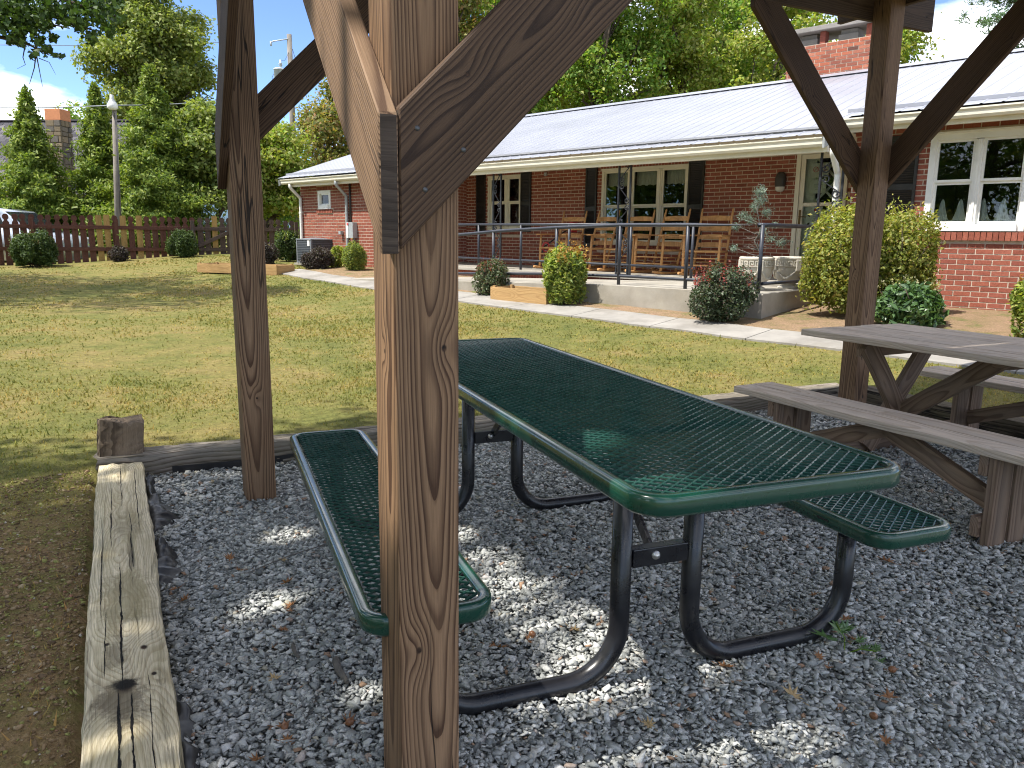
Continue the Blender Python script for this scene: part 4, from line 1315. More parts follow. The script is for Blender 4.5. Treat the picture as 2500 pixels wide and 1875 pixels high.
# ---- windows
def window(s0, s1, z0, z1, o, cuts, mat, curtain=None, meet=0.5, fr=0.055, name='window', proud=0.012, scallop=False):
    b = MB()
    D_ = 0.10
    yo = o - D_ / 2 + proud
    b.box((s0 + fr / 2, yo, (z0 + z1) / 2), (fr, D_, z1 - z0)).box((s1 - fr / 2, yo, (z0 + z1) / 2), (fr, D_, z1 - z0))
    b.box(((s0 + s1) / 2, yo, z1 - fr / 2), (s1 - s0 - 2 * fr, D_, fr)).box(((s0 + s1) / 2, yo + 0.015, z0 + fr * 0.6), (s1 - s0 - 2 * fr, D_ + 0.03, fr * 1.2))
    w = b.build(name, mat, house)
    edges = [s0 + fr] + list(cuts) + [s1 - fr]
    for c in cuts:
        MB().box((c, yo - 0.004, (z0 + z1) / 2), (0.085, D_ - 0.012, z1 - z0 - 2 * fr - 0.02)).box((c, yo + 0.004, (z0 + z1) / 2), (0.03, D_ - 0.004, z1 - z0 - 2 * fr - 0.02)).build('mullion', mat, w)
    for i in range(len(edges) - 1):
        a = edges[i] + (0.043 if i else 0); e = edges[i + 1] - (0.043 if i < len(edges) - 2 else 0)
        zl, zh = z0 + fr * 1.2, z1 - fr
        zm = zl + (zh - zl) * meet
        sf = 0.032
        for (p, q, dy) in ((zl, zm, -0.052), (zm, zh, -0.028)):
            f = MB()
            f.box((a + sf / 2, o + dy, (p + q) / 2), (sf, 0.03, q - p)).box((e - sf / 2, o + dy, (p + q) / 2), (sf, 0.03, q - p))
            f.box(((a + e) / 2, o + dy, q - sf / 2), (e - a - 2 * sf, 0.03, sf)).box(((a + e) / 2, o + dy, p + sf / 2), (e - a - 2 * sf, 0.03, sf))
            f.build('sash', mat, w)
            MB().box(((a + e) / 2, o + dy, (p + q) / 2), (e - a - 2 * sf + 0.004, 0.004, q - p - 2 * sf + 0.004)).build('pane', M_GLASS, w)
        if curtain:
            cb = MB(); nn = 26
            cv = []
            for k in range(nn + 1):
                x = a + (e - a) * k / nn
                y = o - 0.16 + 0.012 * math.sin(k * 1.9 + i)
                cv += [(x, y, zh + 0.02), (x, y + 0.01, zh - curtain - 0.01 * math.sin(k * 0.9))]
            cb.quadmesh(cv, [(2 * k, 2 * k + 2, 2 * k + 3, 2 * k + 1) for k in range(nn)], True).build('curtain', M_CURT, w)
        if scallop:
            cb = MB(); nn = 60; cv = []
            for k in range(nn + 1):
                f_ = k / nn
                x = a + (e - a) * f_
                ph = (f_ * 2.1 + 0.62 + 0.3 * i) % 1.0
                top_ = 0.05 + 0.27 * math.sin(PI * ph) ** 3
                y = o - 0.10 + 0.006 * math.sin(k * 1.3)
                cv += [(x, y, zl - 0.01), (x, y, zl + top_)]
            cb.quadmesh(cv, [(2 * k, 2 * k + 2, 2 * k + 3, 2 * k + 1) for k in range(nn)], True).build('curtain', M_CURT, w)
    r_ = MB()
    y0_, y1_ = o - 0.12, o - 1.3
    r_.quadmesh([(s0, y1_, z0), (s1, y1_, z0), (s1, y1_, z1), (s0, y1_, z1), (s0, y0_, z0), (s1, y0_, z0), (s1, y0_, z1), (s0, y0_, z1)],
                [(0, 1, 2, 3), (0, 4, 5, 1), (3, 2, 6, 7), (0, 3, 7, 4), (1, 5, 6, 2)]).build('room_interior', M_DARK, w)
    return w
window(*WIN_C, 0.0, (2.96, 3.62), M_TRIM, curtain=0.27)
window(*WIN_2, 0.0, (6.91,), M_TRIM)
wr = window(*WIN_R, RO, (-2.50,), M_WHITE, scallop=True, fr=0.075, proud=0.022)
window(*WIN_R2, RO, (-5.6,), M_WHITE, fr=0.075, proud=0.022)
window(*WIN_L, LO, (), M_WHITE, meet=0.02, fr=0.075, proud=0.02)
MB().box(((WIN_R[0] + WIN_R[1]) / 2, RO + 0.035, WIN_R[3] + 0.012), (1.24, 0.07, 0.024)).build('drip_cap', M_WHITE, house)

def shutter(s0, s1, z0, z1, o):
    b = MB()
    st = 0.035; y = o + 0.022
    b.box((s0 + st / 2, y, (z0 + z1) / 2), (st, 0.03, z1 - z0)).box((s1 - st / 2, y, (z0 + z1) / 2), (st, 0.03, z1 - z0))
    for zc, hh in ((z0 + 0.035, 0.07), (z0 + (z1 - z0) * 0.47, 0.075), (z1 - 0.03, 0.06)):
        b.box(((s0 + s1) / 2, y, zc), (s1 - s0 - 2 * st, 0.03, hh))
    sh = b.build('shutter', M_SHUT, house)
    f = MB()
    z = z0 + 0.085
    while z < z1 - 0.075:
        if abs(z - (z0 + (z1 - z0) * 0.47)) > 0.05:
            f.box(((s0 + s1) / 2, y - 0.001, z), (s1 - s0 - 2 * st, 0.006, 0.034), rot=Matrix.Rotation(R(-32), 4, 'X').to_3x3())
        z += 0.030
    f.box(((s0 + s1) / 2, o + 0.009, (z0 + z1) / 2), (s1 - s0 - 0.01, 0.004, z1 - z0 - 0.01))
    f.build('louvers', M_SHUT, sh, kind='stuff')
for q in ((2.03, 2.345, 1.12, 2.69, 0.0), (4.40, 4.68, 1.12, 2.69, 0.0), (6.16, 6.455, 1.40, 2.69, 0.0), (7.55, 7.84, 1.40, 2.69, 0.0),
          (-1.80, -1.33, 1.42, 2.68, RO), (-3.60, -3.12, 1.42, 2.68, RO)):
    shutter(*q)

# ---- front door behind a storm door
b = MB()
ds0, ds1, dz0, dz1 = DOOR
b.box((ds0 + 0.035, -0.04, (dz0 + dz1) / 2), (0.07, 0.16, dz1 - dz0)).box((ds1 - 0.035, -0.04, (dz0 + dz1) / 2), (0.07, 0.16, dz1 - dz0)).box(((ds0 + ds1) / 2, -0.04, dz1 - 0.05), (ds1 - ds0 - 0.14, 0.16, 0.10))
dr = b.build('door', M_TRIM, house)
b = MB()
a0, a1 = ds0 + 0.075, ds1 - 0.075
zt, zb_, zm = dz1 - 0.105, FLOOR + 0.02, 1.86
b.box((a0 + 0.035, 0.0, (zb_ + zt) / 2), (0.07, 0.035, zt - zb_)).box((a1 - 0.035, 0.0, (zb_ + zt) / 2), (0.07, 0.035, zt - zb_))
b.box(((a0 + a1) / 2, 0.0, zt - 0.035), (a1 - a0 - 0.14, 0.035, 0.07)).box(((a0 + a1) / 2, 0.0, zm), (a1 - a0 - 0.14, 0.03, 0.055)).box(((a0 + a1) / 2, 0.0, zb_ + 0.10), (a1 - a0 - 0.14, 0.03, 0.20))
b.build('storm_frame', M_TRIM, dr)
MB().box(((a0 + a1) / 2, 0.0, (zm + zt) / 2 - 0.01), (a1 - a0 - 0.13, 0.004, zt - zm - 0.10)).build('pane', M_GLASS, dr)
MB().box(((a0 + a1) / 2, 0.0, (zm + zb_) / 2 + 0.08), (a1 - a0 - 0.13, 0.004, zm - zb_ - 0.24)).build('pane', M_GLASS, dr)
b = MB()                                                             # inner door: white, two glazed fields with crossing bars
b.box((a1 - 0.11, -0.10, (zb_ + zt) / 2), (0.20, 0.04, zt - zb_)).box((a0 + 0.07, -0.10, (zb_ + zt) / 2), (0.12, 0.04, zt - zb_))
b.box(((a0 + a1) / 2 - 0.04, -0.10, zb_ + 0.42), (a1 - a0 - 0.34, 0.04, 0.84)).box(((a0 + a1) / 2 - 0.04, -0.10, zt - 0.03), (a1 - a0 - 0.34, 0.04, 0.06))
b.build('inner_door', M_WHITE, dr)
b = MB()
gx0, gx1, gz0, gz1 = a0 + 0.13, a1 - 0.21, zb_ + 0.84, zt - 0.06
for k in range(3):
    h_ = (gz1 - gz0) / 3
    for sgn in (1, -1):
        p = Vector((gx0 if sgn > 0 else gx1, -0.095, gz0 + k * h_)); q = Vector((gx1 if sgn > 0 else gx0, -0.095 - 0.0, gz0 + (k + 1) * h_))
        M = frame_matrix((p + q) / 2, q - p, (0, 1, 0))
        b2 = MB().box((0, 0, 0), (0.035, 0.02 + 0.004 * sgn, (p - q).length))
        b.quadmesh([M @ Vector(v_) for v_ in b2.v], b2.f)
b.build('glazing_bars', M_WHITE, dr)
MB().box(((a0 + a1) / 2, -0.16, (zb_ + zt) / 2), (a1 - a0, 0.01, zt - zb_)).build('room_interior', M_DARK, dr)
hb_ = MB().box((a1 - 0.035, 0.024, 1.66), (0.035, 0.012, 0.23), bev=0.004)
hb_.tube([(a1 - 0.035, 0.03, 1.67), (a1 - 0.035, 0.06, 1.67), (a1 - 0.16, 0.06, 1.665)], 0.008, 8)
hb_.build('handle', M_BRONZE, dr)
for zz in (1.70, 1.55):
    MB().lathe([(0.0, 0.05), (0.02, 0.045), (0.027, 0.025), (0.012, 0.012), (0.03, 0.008), (0.03, 0.0)], 14).build('knob', M_BRONZE, dr, loc=(a1 - 0.16, -0.08, zz), rot=(R(-90), 0, 0))
# notices taped inside the storm glass
def text_mesh(txt, size, mat, parent, loc, name='lettering'):
    cu = bpy.data.curves.new('lettering', 'FONT'); cu.body = txt; cu.size = size; cu.align_x = 'CENTER'; cu.align_y = 'CENTER'; cu.resolution_u = 2
    ob = bpy.data.objects.new('lettering', cu); COL.objects.link(ob)
    dg = bpy.context.evaluated_depsgraph_get()
    me = bpy.data.meshes.new_from_object(ob.evaluated_get(dg))
    bpy.data.objects.remove(ob); bpy.data.curves.remove(cu)
    me.materials.clear()
    return link(name, me, mat, parent, loc, (R(90), 0, R(180)))
for (sa, sb, za, zb2) in ((-0.152, 0.107, 2.275, 2.50), (-0.13, 0.13, 2.03, 2.245), (-0.10, 0.087, 1.52, 1.825)):
    MB().box(((sa + sb) / 2, -0.006, (za + zb2) / 2), (sb - sa, 0.001, zb2 - za)).build('notice', M_PAPER, dr)
text_mesh('NO', 0.075, M_RED, dr, (-0.055, -0.0045, 2.435))
text_mesh('SMOKING', 0.034, M_RED, dr, (-0.055, -0.0045, 2.380))
text_mesh('Thank You', 0.022, M_INK, dr, (-0.055, -0.0045, 2.325))
rg = MB()
rg.tube([(0.055 + 0.038 * math.cos(2 * PI * k / 20), -0.0045, 2.40 + 0.038 * math.sin(2 * PI * k / 20)) for k in range(21)], 0.004, 5, cap=False)
rg.tube([(0.082, -0.0045, 2.373), (0.028, -0.0045, 2.427)], 0.004, 5).build('symbol', M_RED, dr)
MB().lathe([(0.0, 0.0), (0.033, 0.0)], 8).build('symbol', M_RED, dr, loc=(0.0, -0.0040, 1.775), rot=(R(90), 0, 0))
for k in range(3):
    MB().box((0.0, -0.0048, 2.165 - 0.035 * k), (0.13 - 0.02 * k, 0.0005, 0.004)).build('print', M_INK, dr)
for k in range(5):
    MB().box((-0.01, -0.0048, 1.70 - 0.03 * k), (0.12 - 0.015 * (k % 3), 0.0005, 0.004)).build('print', M_INK, dr)

# wall lamp beside the door
wlp = MB()
prof = [(0.0, 0.30), (0.05, 0.295), (0.085, 0.26), (0.10, 0.20), (0.10, 0.12), (0.088, 0.075)]
wlp.lathe(prof, 18)
lamp = wlp.build('wall_lamp', simple('lamp_brown', (0.045, 0.038, 0.032), 0.5), house, loc=(0.60, 0.06, 2.07))
lamp.scale = (0.9, 0.75, 1.05)
MB().lathe([(0.086, 0.075), (0.08, 0.03), (0.055, 0.005), (0.0, -0.002)], 18).build('lamp_glass', simple('frosted_glass', (0.62, 0.60, 0.54), 0.3), lamp)
MB().box((5.75, 0.025, 2.58), (0.07, 0.04, 0.07), bev=0.01).build('outlet_box', M_GREYMET, house)

# ---- porch floor, ceiling, fascia, gutters
MB().box((3.62, 1.0, 0.672), (9.12, 2.0, 0.055), bev=0.008).build('porch_floor', M_RAMP, house)
MB().quadmesh([(-0.94, 0.004, 2.755), (8.17, 0.004, 2.755), (8.17, 1.95, 2.755), (-0.94, 1.95, 2.755)], [(0, 1, 2, 3)]).build('porch_ceiling', M_TRIM, house)
MB().box((5.80, 1.99, 2.535), (13.5, 0.06, 0.19)).build('fascia', M_TRIM, house)
MB().box((10.4, 1.87, 2.60), (4.1, 0.19, 0.012)).build('soffit', M_TRIM, house)
MB().box((-4.48, RO + 0.21, 2.862), (7.05, 0.42, 0.014)).build('soffit', M_TRIM, house)
MB().box((-4.48, RO + 0.012, 2.84), (7.05, 0.024, 0.03)).build('frieze', M_TRIM, house)
MB().box((-4.48, RO + 0.42, 2.80), (7.05, 0.03, 0.16)).build('fascia', M_TRIM, house)
gp_ = [(0.0, 0.0), (0.075, 0.0), (0.095, 0.03), (0.098, 0.075), (0.118, 0.10), (0.118, 0.118), (0.108, 0.118), (0.088, 0.085), (0.082, 0.035), (0.068, 0.010), (0.010, 0.010), (0.010, 0.118), (0.0, 0.118)]
def gutter(s0, s1, o, z):
    M = Matrix(((0, 1, 0, 0), (1, 0, 0, o), (0, 0, 1, z), (0, 0, 0, 1)))
    MB().prism(gp_, s0, s1, M).build('gutter', M_TRIM, house)
gutter(-0.92, 12.72, 2.022, 2.505)
gutter(-8.0, -0.94, RO + 0.437, 2.775)

# ---- roof of ribbed metal
def roof_plane(s0, s1, oe, ze, orr, zr, lift=0.0, split=0.30):
    pitch = 0.2286
    prof = [(0.0, 0.0), (0.095, 0.0), (0.106, 0.0085), (0.122, 0.0085), (0.134, 0.0)]
    xs_ = []
    k = 0
    while s0 + k * pitch < s1:
        for a_, h_ in prof:
            x = s0 + k * pitch + a_
            if x <= s1: xs_.append((x, h_))
        k += 1
    xs_.append((s1, 0.0))
    fo = lambda f: (oe + (orr - oe) * f, ze + (zr - ze) * f)
    f1 = split / abs(orr - oe)
    b = MB()
    for (fa, fb, dz) in ((0.0, f1 + 0.004, 0.0), (f1 - 0.004, 1.0, 0.014)):
        (oa, za), (ob, zb3) = fo(fa), fo(fb)
        vs_ = []
        for (x, h_) in xs_:
            vs_ += [(x, oa, za + h_ + dz + lift), (x, ob, zb3 + h_ + dz + lift)]
        b.quadmesh(vs_, [(2 * i, 2 * i + 2, 2 * i + 3, 2 * i + 1) for i in range(len(xs_) - 1)])
    (oa, za) = fo(f1 - 0.006)
    b.box(((s0 + s1) / 2, oa, za + 0.016 + lift), (s1 - s0, 0.06, 0.046))
    return b
RZ, ROO = 4.30, -2.70
rf = roof_plane(-0.93, 12.80, 2.16, 2.655, ROO, RZ).build('roof', M_ROOF, house)
roof_plane(-8.2, -0.935, RO + 0.56, 2.915, ROO, RZ).build('roof', M_ROOF, house)
roof_plane(-8.2, 12.80, -7.6, 2.66, ROO, RZ).build('roof', M_ROOF, house)
MB().prism([(-0.16, -0.03), (0, 0.045), (0.16, -0.03)], -8.2, 12.8, Matrix(((0, 1, 0, 0), (1, 0, 0, ROO), (0, 0, 1, RZ + 0.02), (0, 0, 0, 1)))).build('ridge_cap', M_ROOF, rf)
for sx, th_ in ((12.78, 0.03), (-0.93, 0.03)):
    oe, ze = 2.14, 2.62
    MB().quadmesh([(sx, oe, ze - 0.14), (sx, ROO if sx > 5 else 1.2, (RZ if sx > 5 else 2.93) - 0.16), (sx, ROO if sx > 5 else 1.2, (RZ if sx > 5 else 2.93) - 0.02), (sx, oe, ze),
                   (sx - th_, oe, ze - 0.14), (sx - th_, ROO if sx > 5 else 1.2, (RZ if sx > 5 else 2.93) - 0.16), (sx - th_, ROO if sx > 5 else 1.2, (RZ if sx > 5 else 2.93) - 0.02), (sx - th_, oe, ze)],
                  [(0, 1, 2, 3), (7, 6, 5, 4), (0, 4, 5, 1), (1, 5, 6, 2), (2, 6, 7, 3), (3, 7, 4, 0)]).build('rake_board', M_GREYMET, house)
MB().quadmesh([(12.42, LO, 2.6), (12.42, -7.3, 2.6), (12.42, ROO, RZ - 0.05), (12.34, LO, 2.6), (12.34, -7.3, 2.6), (12.34, ROO, RZ - 0.05)],
              [(0, 1, 2), (5, 4, 3), (0, 3, 4, 1), (1, 4, 5, 2), (2, 5, 3, 0)]).build('gable', M_TRIM, house)

# ---- chimney
cs0, cs1, co0, co1, cz0, cz1 = 0.42, 1.98, -3.45, -2.72, 4.05, 4.93
chm = MB().box(((cs0 + cs1) / 2, (co0 + co1) / 2, (cz0 + cz1) / 2), (cs1 - cs0, co1 - co0, cz1 - cz0)).build('chimney', M_MORTAR, house)
nb_ = 0
bm_full = None
rest = MB()
for c in range(int((cz1 - cz0) / CH)):
    zz = cz1 - (c + 1) * CH + 0.005 + BH / 2
    for face in ('f', 'm', 'p'):
        A0, A1 = (cs0, cs1) if face == 'f' else (co0, co1)
        k = A0 - (CW / 2 if c % 2 else 0)
        while k < A1:
            p, q = max(A0, k + 0.005), min(A1, k + 0.005 + BL_)
            k += CW
            if q - p < 0.03: continue
            if face == 'f': cc, dd = ((p + q) / 2, co1 - 0.015, zz), (q - p, 0.042, BH)
            else:
                fx = cs0 + 0.015 if face == 'm' else cs1 - 0.015
                cc, dd = (fx, (p + q) / 2, zz), (0.042, q - p, BH)
            if face == 'f' and zz > 4.34:
                MB().box((0, 0, 0), dd).build('brick', M_BRICK_C, chm, loc=cc); nb_ += 1
            else: rest.box(cc, dd)
rest.build('brickwork', M_BRICK_C, chm, kind='stuff')
M_SLAB = concrete('chimney_slab', (0.26, 0.24, 0.22), (0.12, 0.11, 0.10), 0.6)
MB().box(((cs0 + cs1) / 2, (co0 + co1) / 2, 5.20), (cs1 - cs0 + 0.22, co1 - co0 + 0.16, 0.09), bev=0.012).build('chimney_cap', M_SLAB, chm)
for x in (cs0 + 0.05, (cs0 + cs1) / 2 + 0.12, cs1 - 0.06):
    MB().box((x, co1 - 0.10, 5.042), (0.10, 0.16, 0.222)).build('pier', M_BRICK, chm)
for x in (cs0 + 0.45, cs1 - 0.35):
    MB().box((x, (co0 + co1) / 2 + 0.1, 4.99), (0.36, 0.34, 0.13)).box((x, (co0 + co1) / 2 + 0.1, 5.08), (0.30, 0.28, 0.12)).build('flue', M_SLAB, chm)

# ---- downspouts, meter, conduit
def downspout(s, o, z0, z1, mat, r=0.036, oe=None):
    pts = [Vector((s, oe if oe is not None else o + 0.3, z1)), Vector((s, (oe if oe is not None else o + 0.3), z1 - 0.10)), Vector((s, o, z1 - 0.34)), Vector((s, o, z0 + 0.08)), Vector((s - 0.01, o + 0.10, z0))]
    P_ = [pts[0]] + bend(pts[0], pts[1], pts[2], 0.06, 4) + bend(pts[1], pts[2], pts[3], 0.06, 4) + bend(pts[2], pts[3], pts[4], 0.04, 3) + [pts[4]]
    d = MB().tube(P_, r, 10, smooth=True).build('downspout', mat, house)
    for zz in np.arange(z0 + 0.45, z1 - 0.4, 0.75):
        MB().box((s, o - 0.01, zz), (r * 2.5, r * 2.2, 0.02)).build('strap', mat, d)
downspout(12.36, LO + 0.05, 0.62, 2.52, M_WHITE, 0.038, 2.07)
downspout(10.36, LO + 0.05, 0.60, 2.52, M_GREYMET, 0.036, 2.07)
downspout(-1.05, 1.86, 0.40, 2.51, M_WHITE, 0.040, 2.07)
MB().tube([(10.24, LO + 0.03, 2.6), (10.24, LO + 0.03, 1.5)], 0.024, 8).build('conduit', M_SHUT, house)
mt = MB().box((10.12, LO + 0.07, 1.40), (0.22, 0.13, 0.36), bev=0.006).build('meter_box', M_GREYMET, house)
MB().box((10.22, LO + 0.138, 1.40), (0.07, 0.012, 0.35)).build('box_door', M_WHITE, mt)
MB().box((10.20, LO + 0.147, 1.54), (0.06, 0.004, 0.05)).build('label_strip', M_RED, mt)
MB().tube([(10.10, LO + 0.04, 1.22), (10.10, LO + 0.03, 0.62)], 0.018, 8).build('conduit', M_GREYMET, house)
MB().box((10.62, LO + 0.05, 1.34), (0.09, 0.08, 0.08), bev=0.006).build('outlet_box', M_GREYMET, house)
# ================================================================== RAMP, RAILINGS, PORCH THINGS
def ramp_top(s): return 0.645 if s < 1.3 else 0.645 - 0.030 * (s - 1.3)
rb_ = MB()
stn = [-0.92, 0.2, 1.3, 2.5, 3.6, 4.8, 6.2, 7.8]
rv = []
for s_ in stn:
    z_ = ramp_top(s_)
    for (oo, zz) in ((3.48, -0.3), (3.48, z_ - 0.006), (3.47, z_), (2.02, z_ + 0.01), (2.02, -0.3)):
        rv.append((s_, oo, zz))
rfc = []
for i in range(len(stn) - 1):
    for k in range(5):
        a = i * 5 + k; e = i * 5 + (k + 1) % 5
        rfc.append((a, e, e + 5, a + 5))
rfc += [(0, 1, 2, 3, 4), tuple(35 + k for k in (4, 3, 2, 1, 0))]
rb_.quadmesh(rv, rfc).build('ramp', M_RAMP, loc=HO, rot=(0, 0, H_ROT), kind='structure')

def hthing(name, label, cat, s=0, o=0, z=0, rz=0.0, group=None):
    return thing(name, label, cat, H(s, o, z), H_ROT + rz, group)

rl = hthing('ramp_railing', 'dark blue grey pipe railing along the concrete ramp in front of the porch', 'railing')
tops = [(6.9, 1.225), (4.68, 1.32), (3.65, 1.39), (2.51, 1.44), (1.31, 1.478), (0.22, 1.478), (-0.80, 1.475)]
pth = [Vector((s_, 3.40, z_)) for s_, z_ in tops]
pth = pth + bend(pth[-2], Vector((-0.84, 3.40, 1.475)), Vector((-0.88, 1.98, 1.475)), 0.07, 5) + [Vector((-0.88, 1.98, 1.475))]
MB().tube(pth, 0.026, 12).build('top_rail', M_RAIL, rl)
MB().tube([Vector((s_, 3.40, z_)) for s_, z_ in ((6.9, 0.56), (4.68, 0.67), (2.49, 0.75), (1.29, 0.77), (0.22, 0.77), (-0.80, 0.77))], 0.021, 10).build('lower_rail', M_RAIL, rl)
MB().tube([(-0.84, 3.36, 0.765), (-0.88, 1.98, 0.765)], 0.021, 10).build('lower_rail', M_RAIL, rl)
for s_ in (6.6, 5.2, 3.85, 2.49, 1.31, 0.22, -0.82):
    zt_ = np.interp(-s_, [-t[0] for t in tops], [t[1] for t in tops])
    MB().tube([(s_, 3.40, ramp_top(s_) - 0.02), (s_, 3.40, zt_)], 0.024, 10).build('post', M_RAIL, rl)
pr = hthing('porch_railing', 'dark blue grey pipe railing along the brick porch edge', 'railing')
MB().tube([(8.0, 1.90, 1.525), (0.98, 1.90, 1.515)], 0.023, 10).build('top_rail', M_RAIL, pr)
MB().tube([(8.0, 1.90, 0.885), (0.98, 1.90, 0.86)], 0.019, 10).build('lower_rail', M_RAIL, pr)
for s_ in (7.7, 6.75, 5.78, 4.65, 3.5, 2.2, 1.05):
    MB().tube([(s_, 1.90, 0.69), (s_, 1.90, 1.52)], 0.023, 10).build('post', M_RAIL, pr)

def scroll_pts(cx, cz, r, a0, turns, sgn):
    return [(cx + (r * (1 - 0.78 * k / 22)) * math.cos(a0 + sgn * turns * 2 * PI * k / 22), 0, cz + (r * (1 - 0.78 * k / 22)) * math.sin(a0 + sgn * turns * 2 * PI * k / 22)) for k in range(23)]
def iron_column(s0_, w_, o_, z0_=0.70, z1_=2.52):
    c = MB()
    h_ = w_ / 2
    for x in (-h_, h_):
        c.box((x, 0, (z1_ - z0_) / 2), (0.027, 0.027, z1_ - z0_))
    for z in (0.01, 0.12, z1_ - z0_ - 0.01):
        c.box((0, 0, z), (w_, 0.016, 0.016))
    col = c.build('iron_column', M_IRON, house, loc=(s0_, o_, z0_))
    n_ = 5
    seg_h = (z1_ - z0_ - 0.16) / n_
    for k in range(n_):
        sg = 1 if k % 2 else -1
        zc = 0.14 + k * seg_h
        a, e = (-sg * (h_ - 0.012), zc), (sg * (h_ - 0.012), zc + seg_h)
        r_ = w_ * 0.21
        pts = list(reversed(scroll_pts(a[0] + sg * r_, a[1] + r_ + 0.01, r_, PI if sg > 0 else 0, 1.25, 1 if sg > 0 else -1)))
        pts2 = scroll_pts(e[0] - sg * r_, e[1] - r_ - 0.01, r_, 0 if sg > 0 else PI, 1.25, 1 if sg > 0 else -1)
        MB().tube(pts + pts2, 0.0095, 6).build('scroll', M_IRON, col)
iron_column(5.28, 0.20, 1.90)
iron_column(2.36, 0.23, 1.90)
iron_column(-0.99, 0.30, 1.90)

# rocking chairs
M_CHAIR = wood('oiled_chair_wood', (0.62, 0.34, 0.135), (0.44, 0.21, 0.075), freq=110, pith=(0.02, 0.05), wander=0.02, contrast=0.6, rough=0.5, bumpk=0.25)
def rocking_chair(label, s, o, rz):
    t = hthing('rocking_chair', label, 'rocking chair', s, o, 0.70, rz, 'wooden rocking chairs on the porch')
    W2, D2 = 0.27, 0.24
    lean = R(17)
    def back(z, x): return Vector((x, -D2 - math.tan(lean) * (z - 0.20), z))
    for sx in (-1, 1):
        p = [back(z, sx * (W2 - 0.01)) for z in (0.055, 0.42, 0.95, 1.04, 1.055, 1.09, 1.11)]
        MB().tube(p, [0.021, 0.022, 0.019, 0.020, 0.013, 0.017, 0.004], 10).build('back_post', M_CHAIR, t)
        MB().tube([(sx * (W2 + 0.02), D2, 0.06), (sx * (W2 + 0.025), D2 - 0.02, 0.40), (sx * (W2 + 0.025), D2 - 0.035, 0.635)], [0.021, 0.023, 0.018], 10).build('front_leg', M_CHAIR, t)
        rk = [(sx * (W2 + 0.015), y, 0.018 + 0.16 * (y + 0.02) ** 2) for y in np.linspace(-0.62, 0.44, 12)]
        b = MB()
        for i in range(11):
            pass
        b.tube(rk, 0.022, 8, flat=0.8).build('rocker', M_CHAIR, t)
        ab_ = back(0.66, sx * (W2 - 0.01))
        av = [(ab_.x, ab_.y - 0.01, 0.655), (sx * (W2 + 0.02), 0.0, 0.655), (sx * (W2 + 0.03), D2 + 0.06, 0.648)]
        b = MB()
        wd_ = (0.030, 0.034, 0.048)
        vs_ = []
        for (p_, w_) in zip(av, wd_):
            for dx in (-1, 1):
                for dz in (-0.011, 0.011): vs_.append((p_[0] + dx * w_, p_[1], p_[2] + dz))
        fs_ = [(0, 1, 3, 2), (8, 10, 11, 9)]
        for i in (0, 4): fs_ += [(i, i + 4, i + 5, i + 1), (i + 2, i + 3, i + 7, i + 6), (i, i + 2, i + 6, i + 4), (i + 1, i + 5, i + 7, i + 3)]
        b.quadmesh(vs_, fs_).build('arm', M_CHAIR, t)
        for zz in (0.17, 0.28):
            MB().tube([(sx * (W2 + 0.02), D2, zz), tuple(back(zz, sx * (W2 - 0.01)))], 0.010, 7).build('rung', M_CHAIR, t)
    for zz in (0.18, 0.29):
        MB().tube([(-W2 - 0.02, D2, zz), (W2 + 0.02, D2, zz)], 0.011, 7).build('rung', M_CHAIR, t)
    MB().tube([tuple(back(0.22, -W2)), tuple(back(0.22, W2))], 0.010, 7).build('rung', M_CHAIR, t)
    for zz in (0.50, 0.63, 0.77, 0.94):
        b = MB(); vs_ = []
        nn = 12
        for k in range(nn + 1):
            f = -1 + 2 * k / nn
            c = back(zz, f * (W2 - 0.02))
            dep = -0.045 * (1 - f * f)
            hh = 0.036 + 0.014 * (1 - abs(f) ** 1.5)
            for (dy, dz) in ((-0.005, -0.034), (0.005, -0.034), (0.005, hh), (-0.005, hh)):
                vs_.append((c.x, c.y + dep + dy, c.z + dz))
        fs_ = [(4 * k + e, 4 * k + (e + 1) % 4, 4 * k + 4 + (e + 1) % 4, 4 * k + 4 + e) for k in range(nn) for e in range(4)]
        b.quadmesh(vs_, fs_).build('back_slat', M_CHAIR, t)
    b = MB()
    for k in range(15):                     # woven splint seat
        x = -W2 + 0.012 + k * (2 * W2 - 0.024) / 14
        b.box((x, 0.0, 0.405 - 0.012 * (1 - (x / W2) ** 2) + (0.003 if k % 2 else 0)), (0.030, 2 * D2 - 0.02, 0.006))
    for k in range(13):
        y = -D2 + 0.02 + k * (2 * D2 - 0.04) / 12
        b.box((0, y, 0.405 - 0.007 + (0.004 if k % 2 else 0)), (2 * W2 + 0.02, 0.028, 0.005))
    b.tube([(-W2 - 0.02, D2 - 0.005, 0.40), (W2 + 0.02, D2 - 0.005, 0.40)], 0.017, 8).tube([(-W2, -D2 - 0.06, 0.40), (W2, -D2 - 0.06, 0.40)], 0.015, 8)
    for sx in (-1, 1): b.tube([(sx * (W2 + 0.01), D2, 0.40), (sx * W2, -D2 - 0.07, 0.40)], 0.016, 8)
    b.build('seat', M_CHAIR, t)
    return t
for lb, s_, o_, rz in (('rocking chair at the far end of the row beside the red string trimmer', 4.50, 0.98, R(6)),
                       ('second rocking chair from the red trimmer, behind the bright green bush', 3.82, 0.95, R(-8)),
                       ('middle rocking chair of five, partly behind the iron column', 2.98, 0.95, R(4)),
                       ('rocking chair in front of the triple window beside the last chair in the row', 2.28, 1.00, R(-6)),
                       ('rocking chair nearest the front door in front of the brick wall', 1.36, 0.98, R(12))):
    rocking_chair(lb, s_, o_, rz)

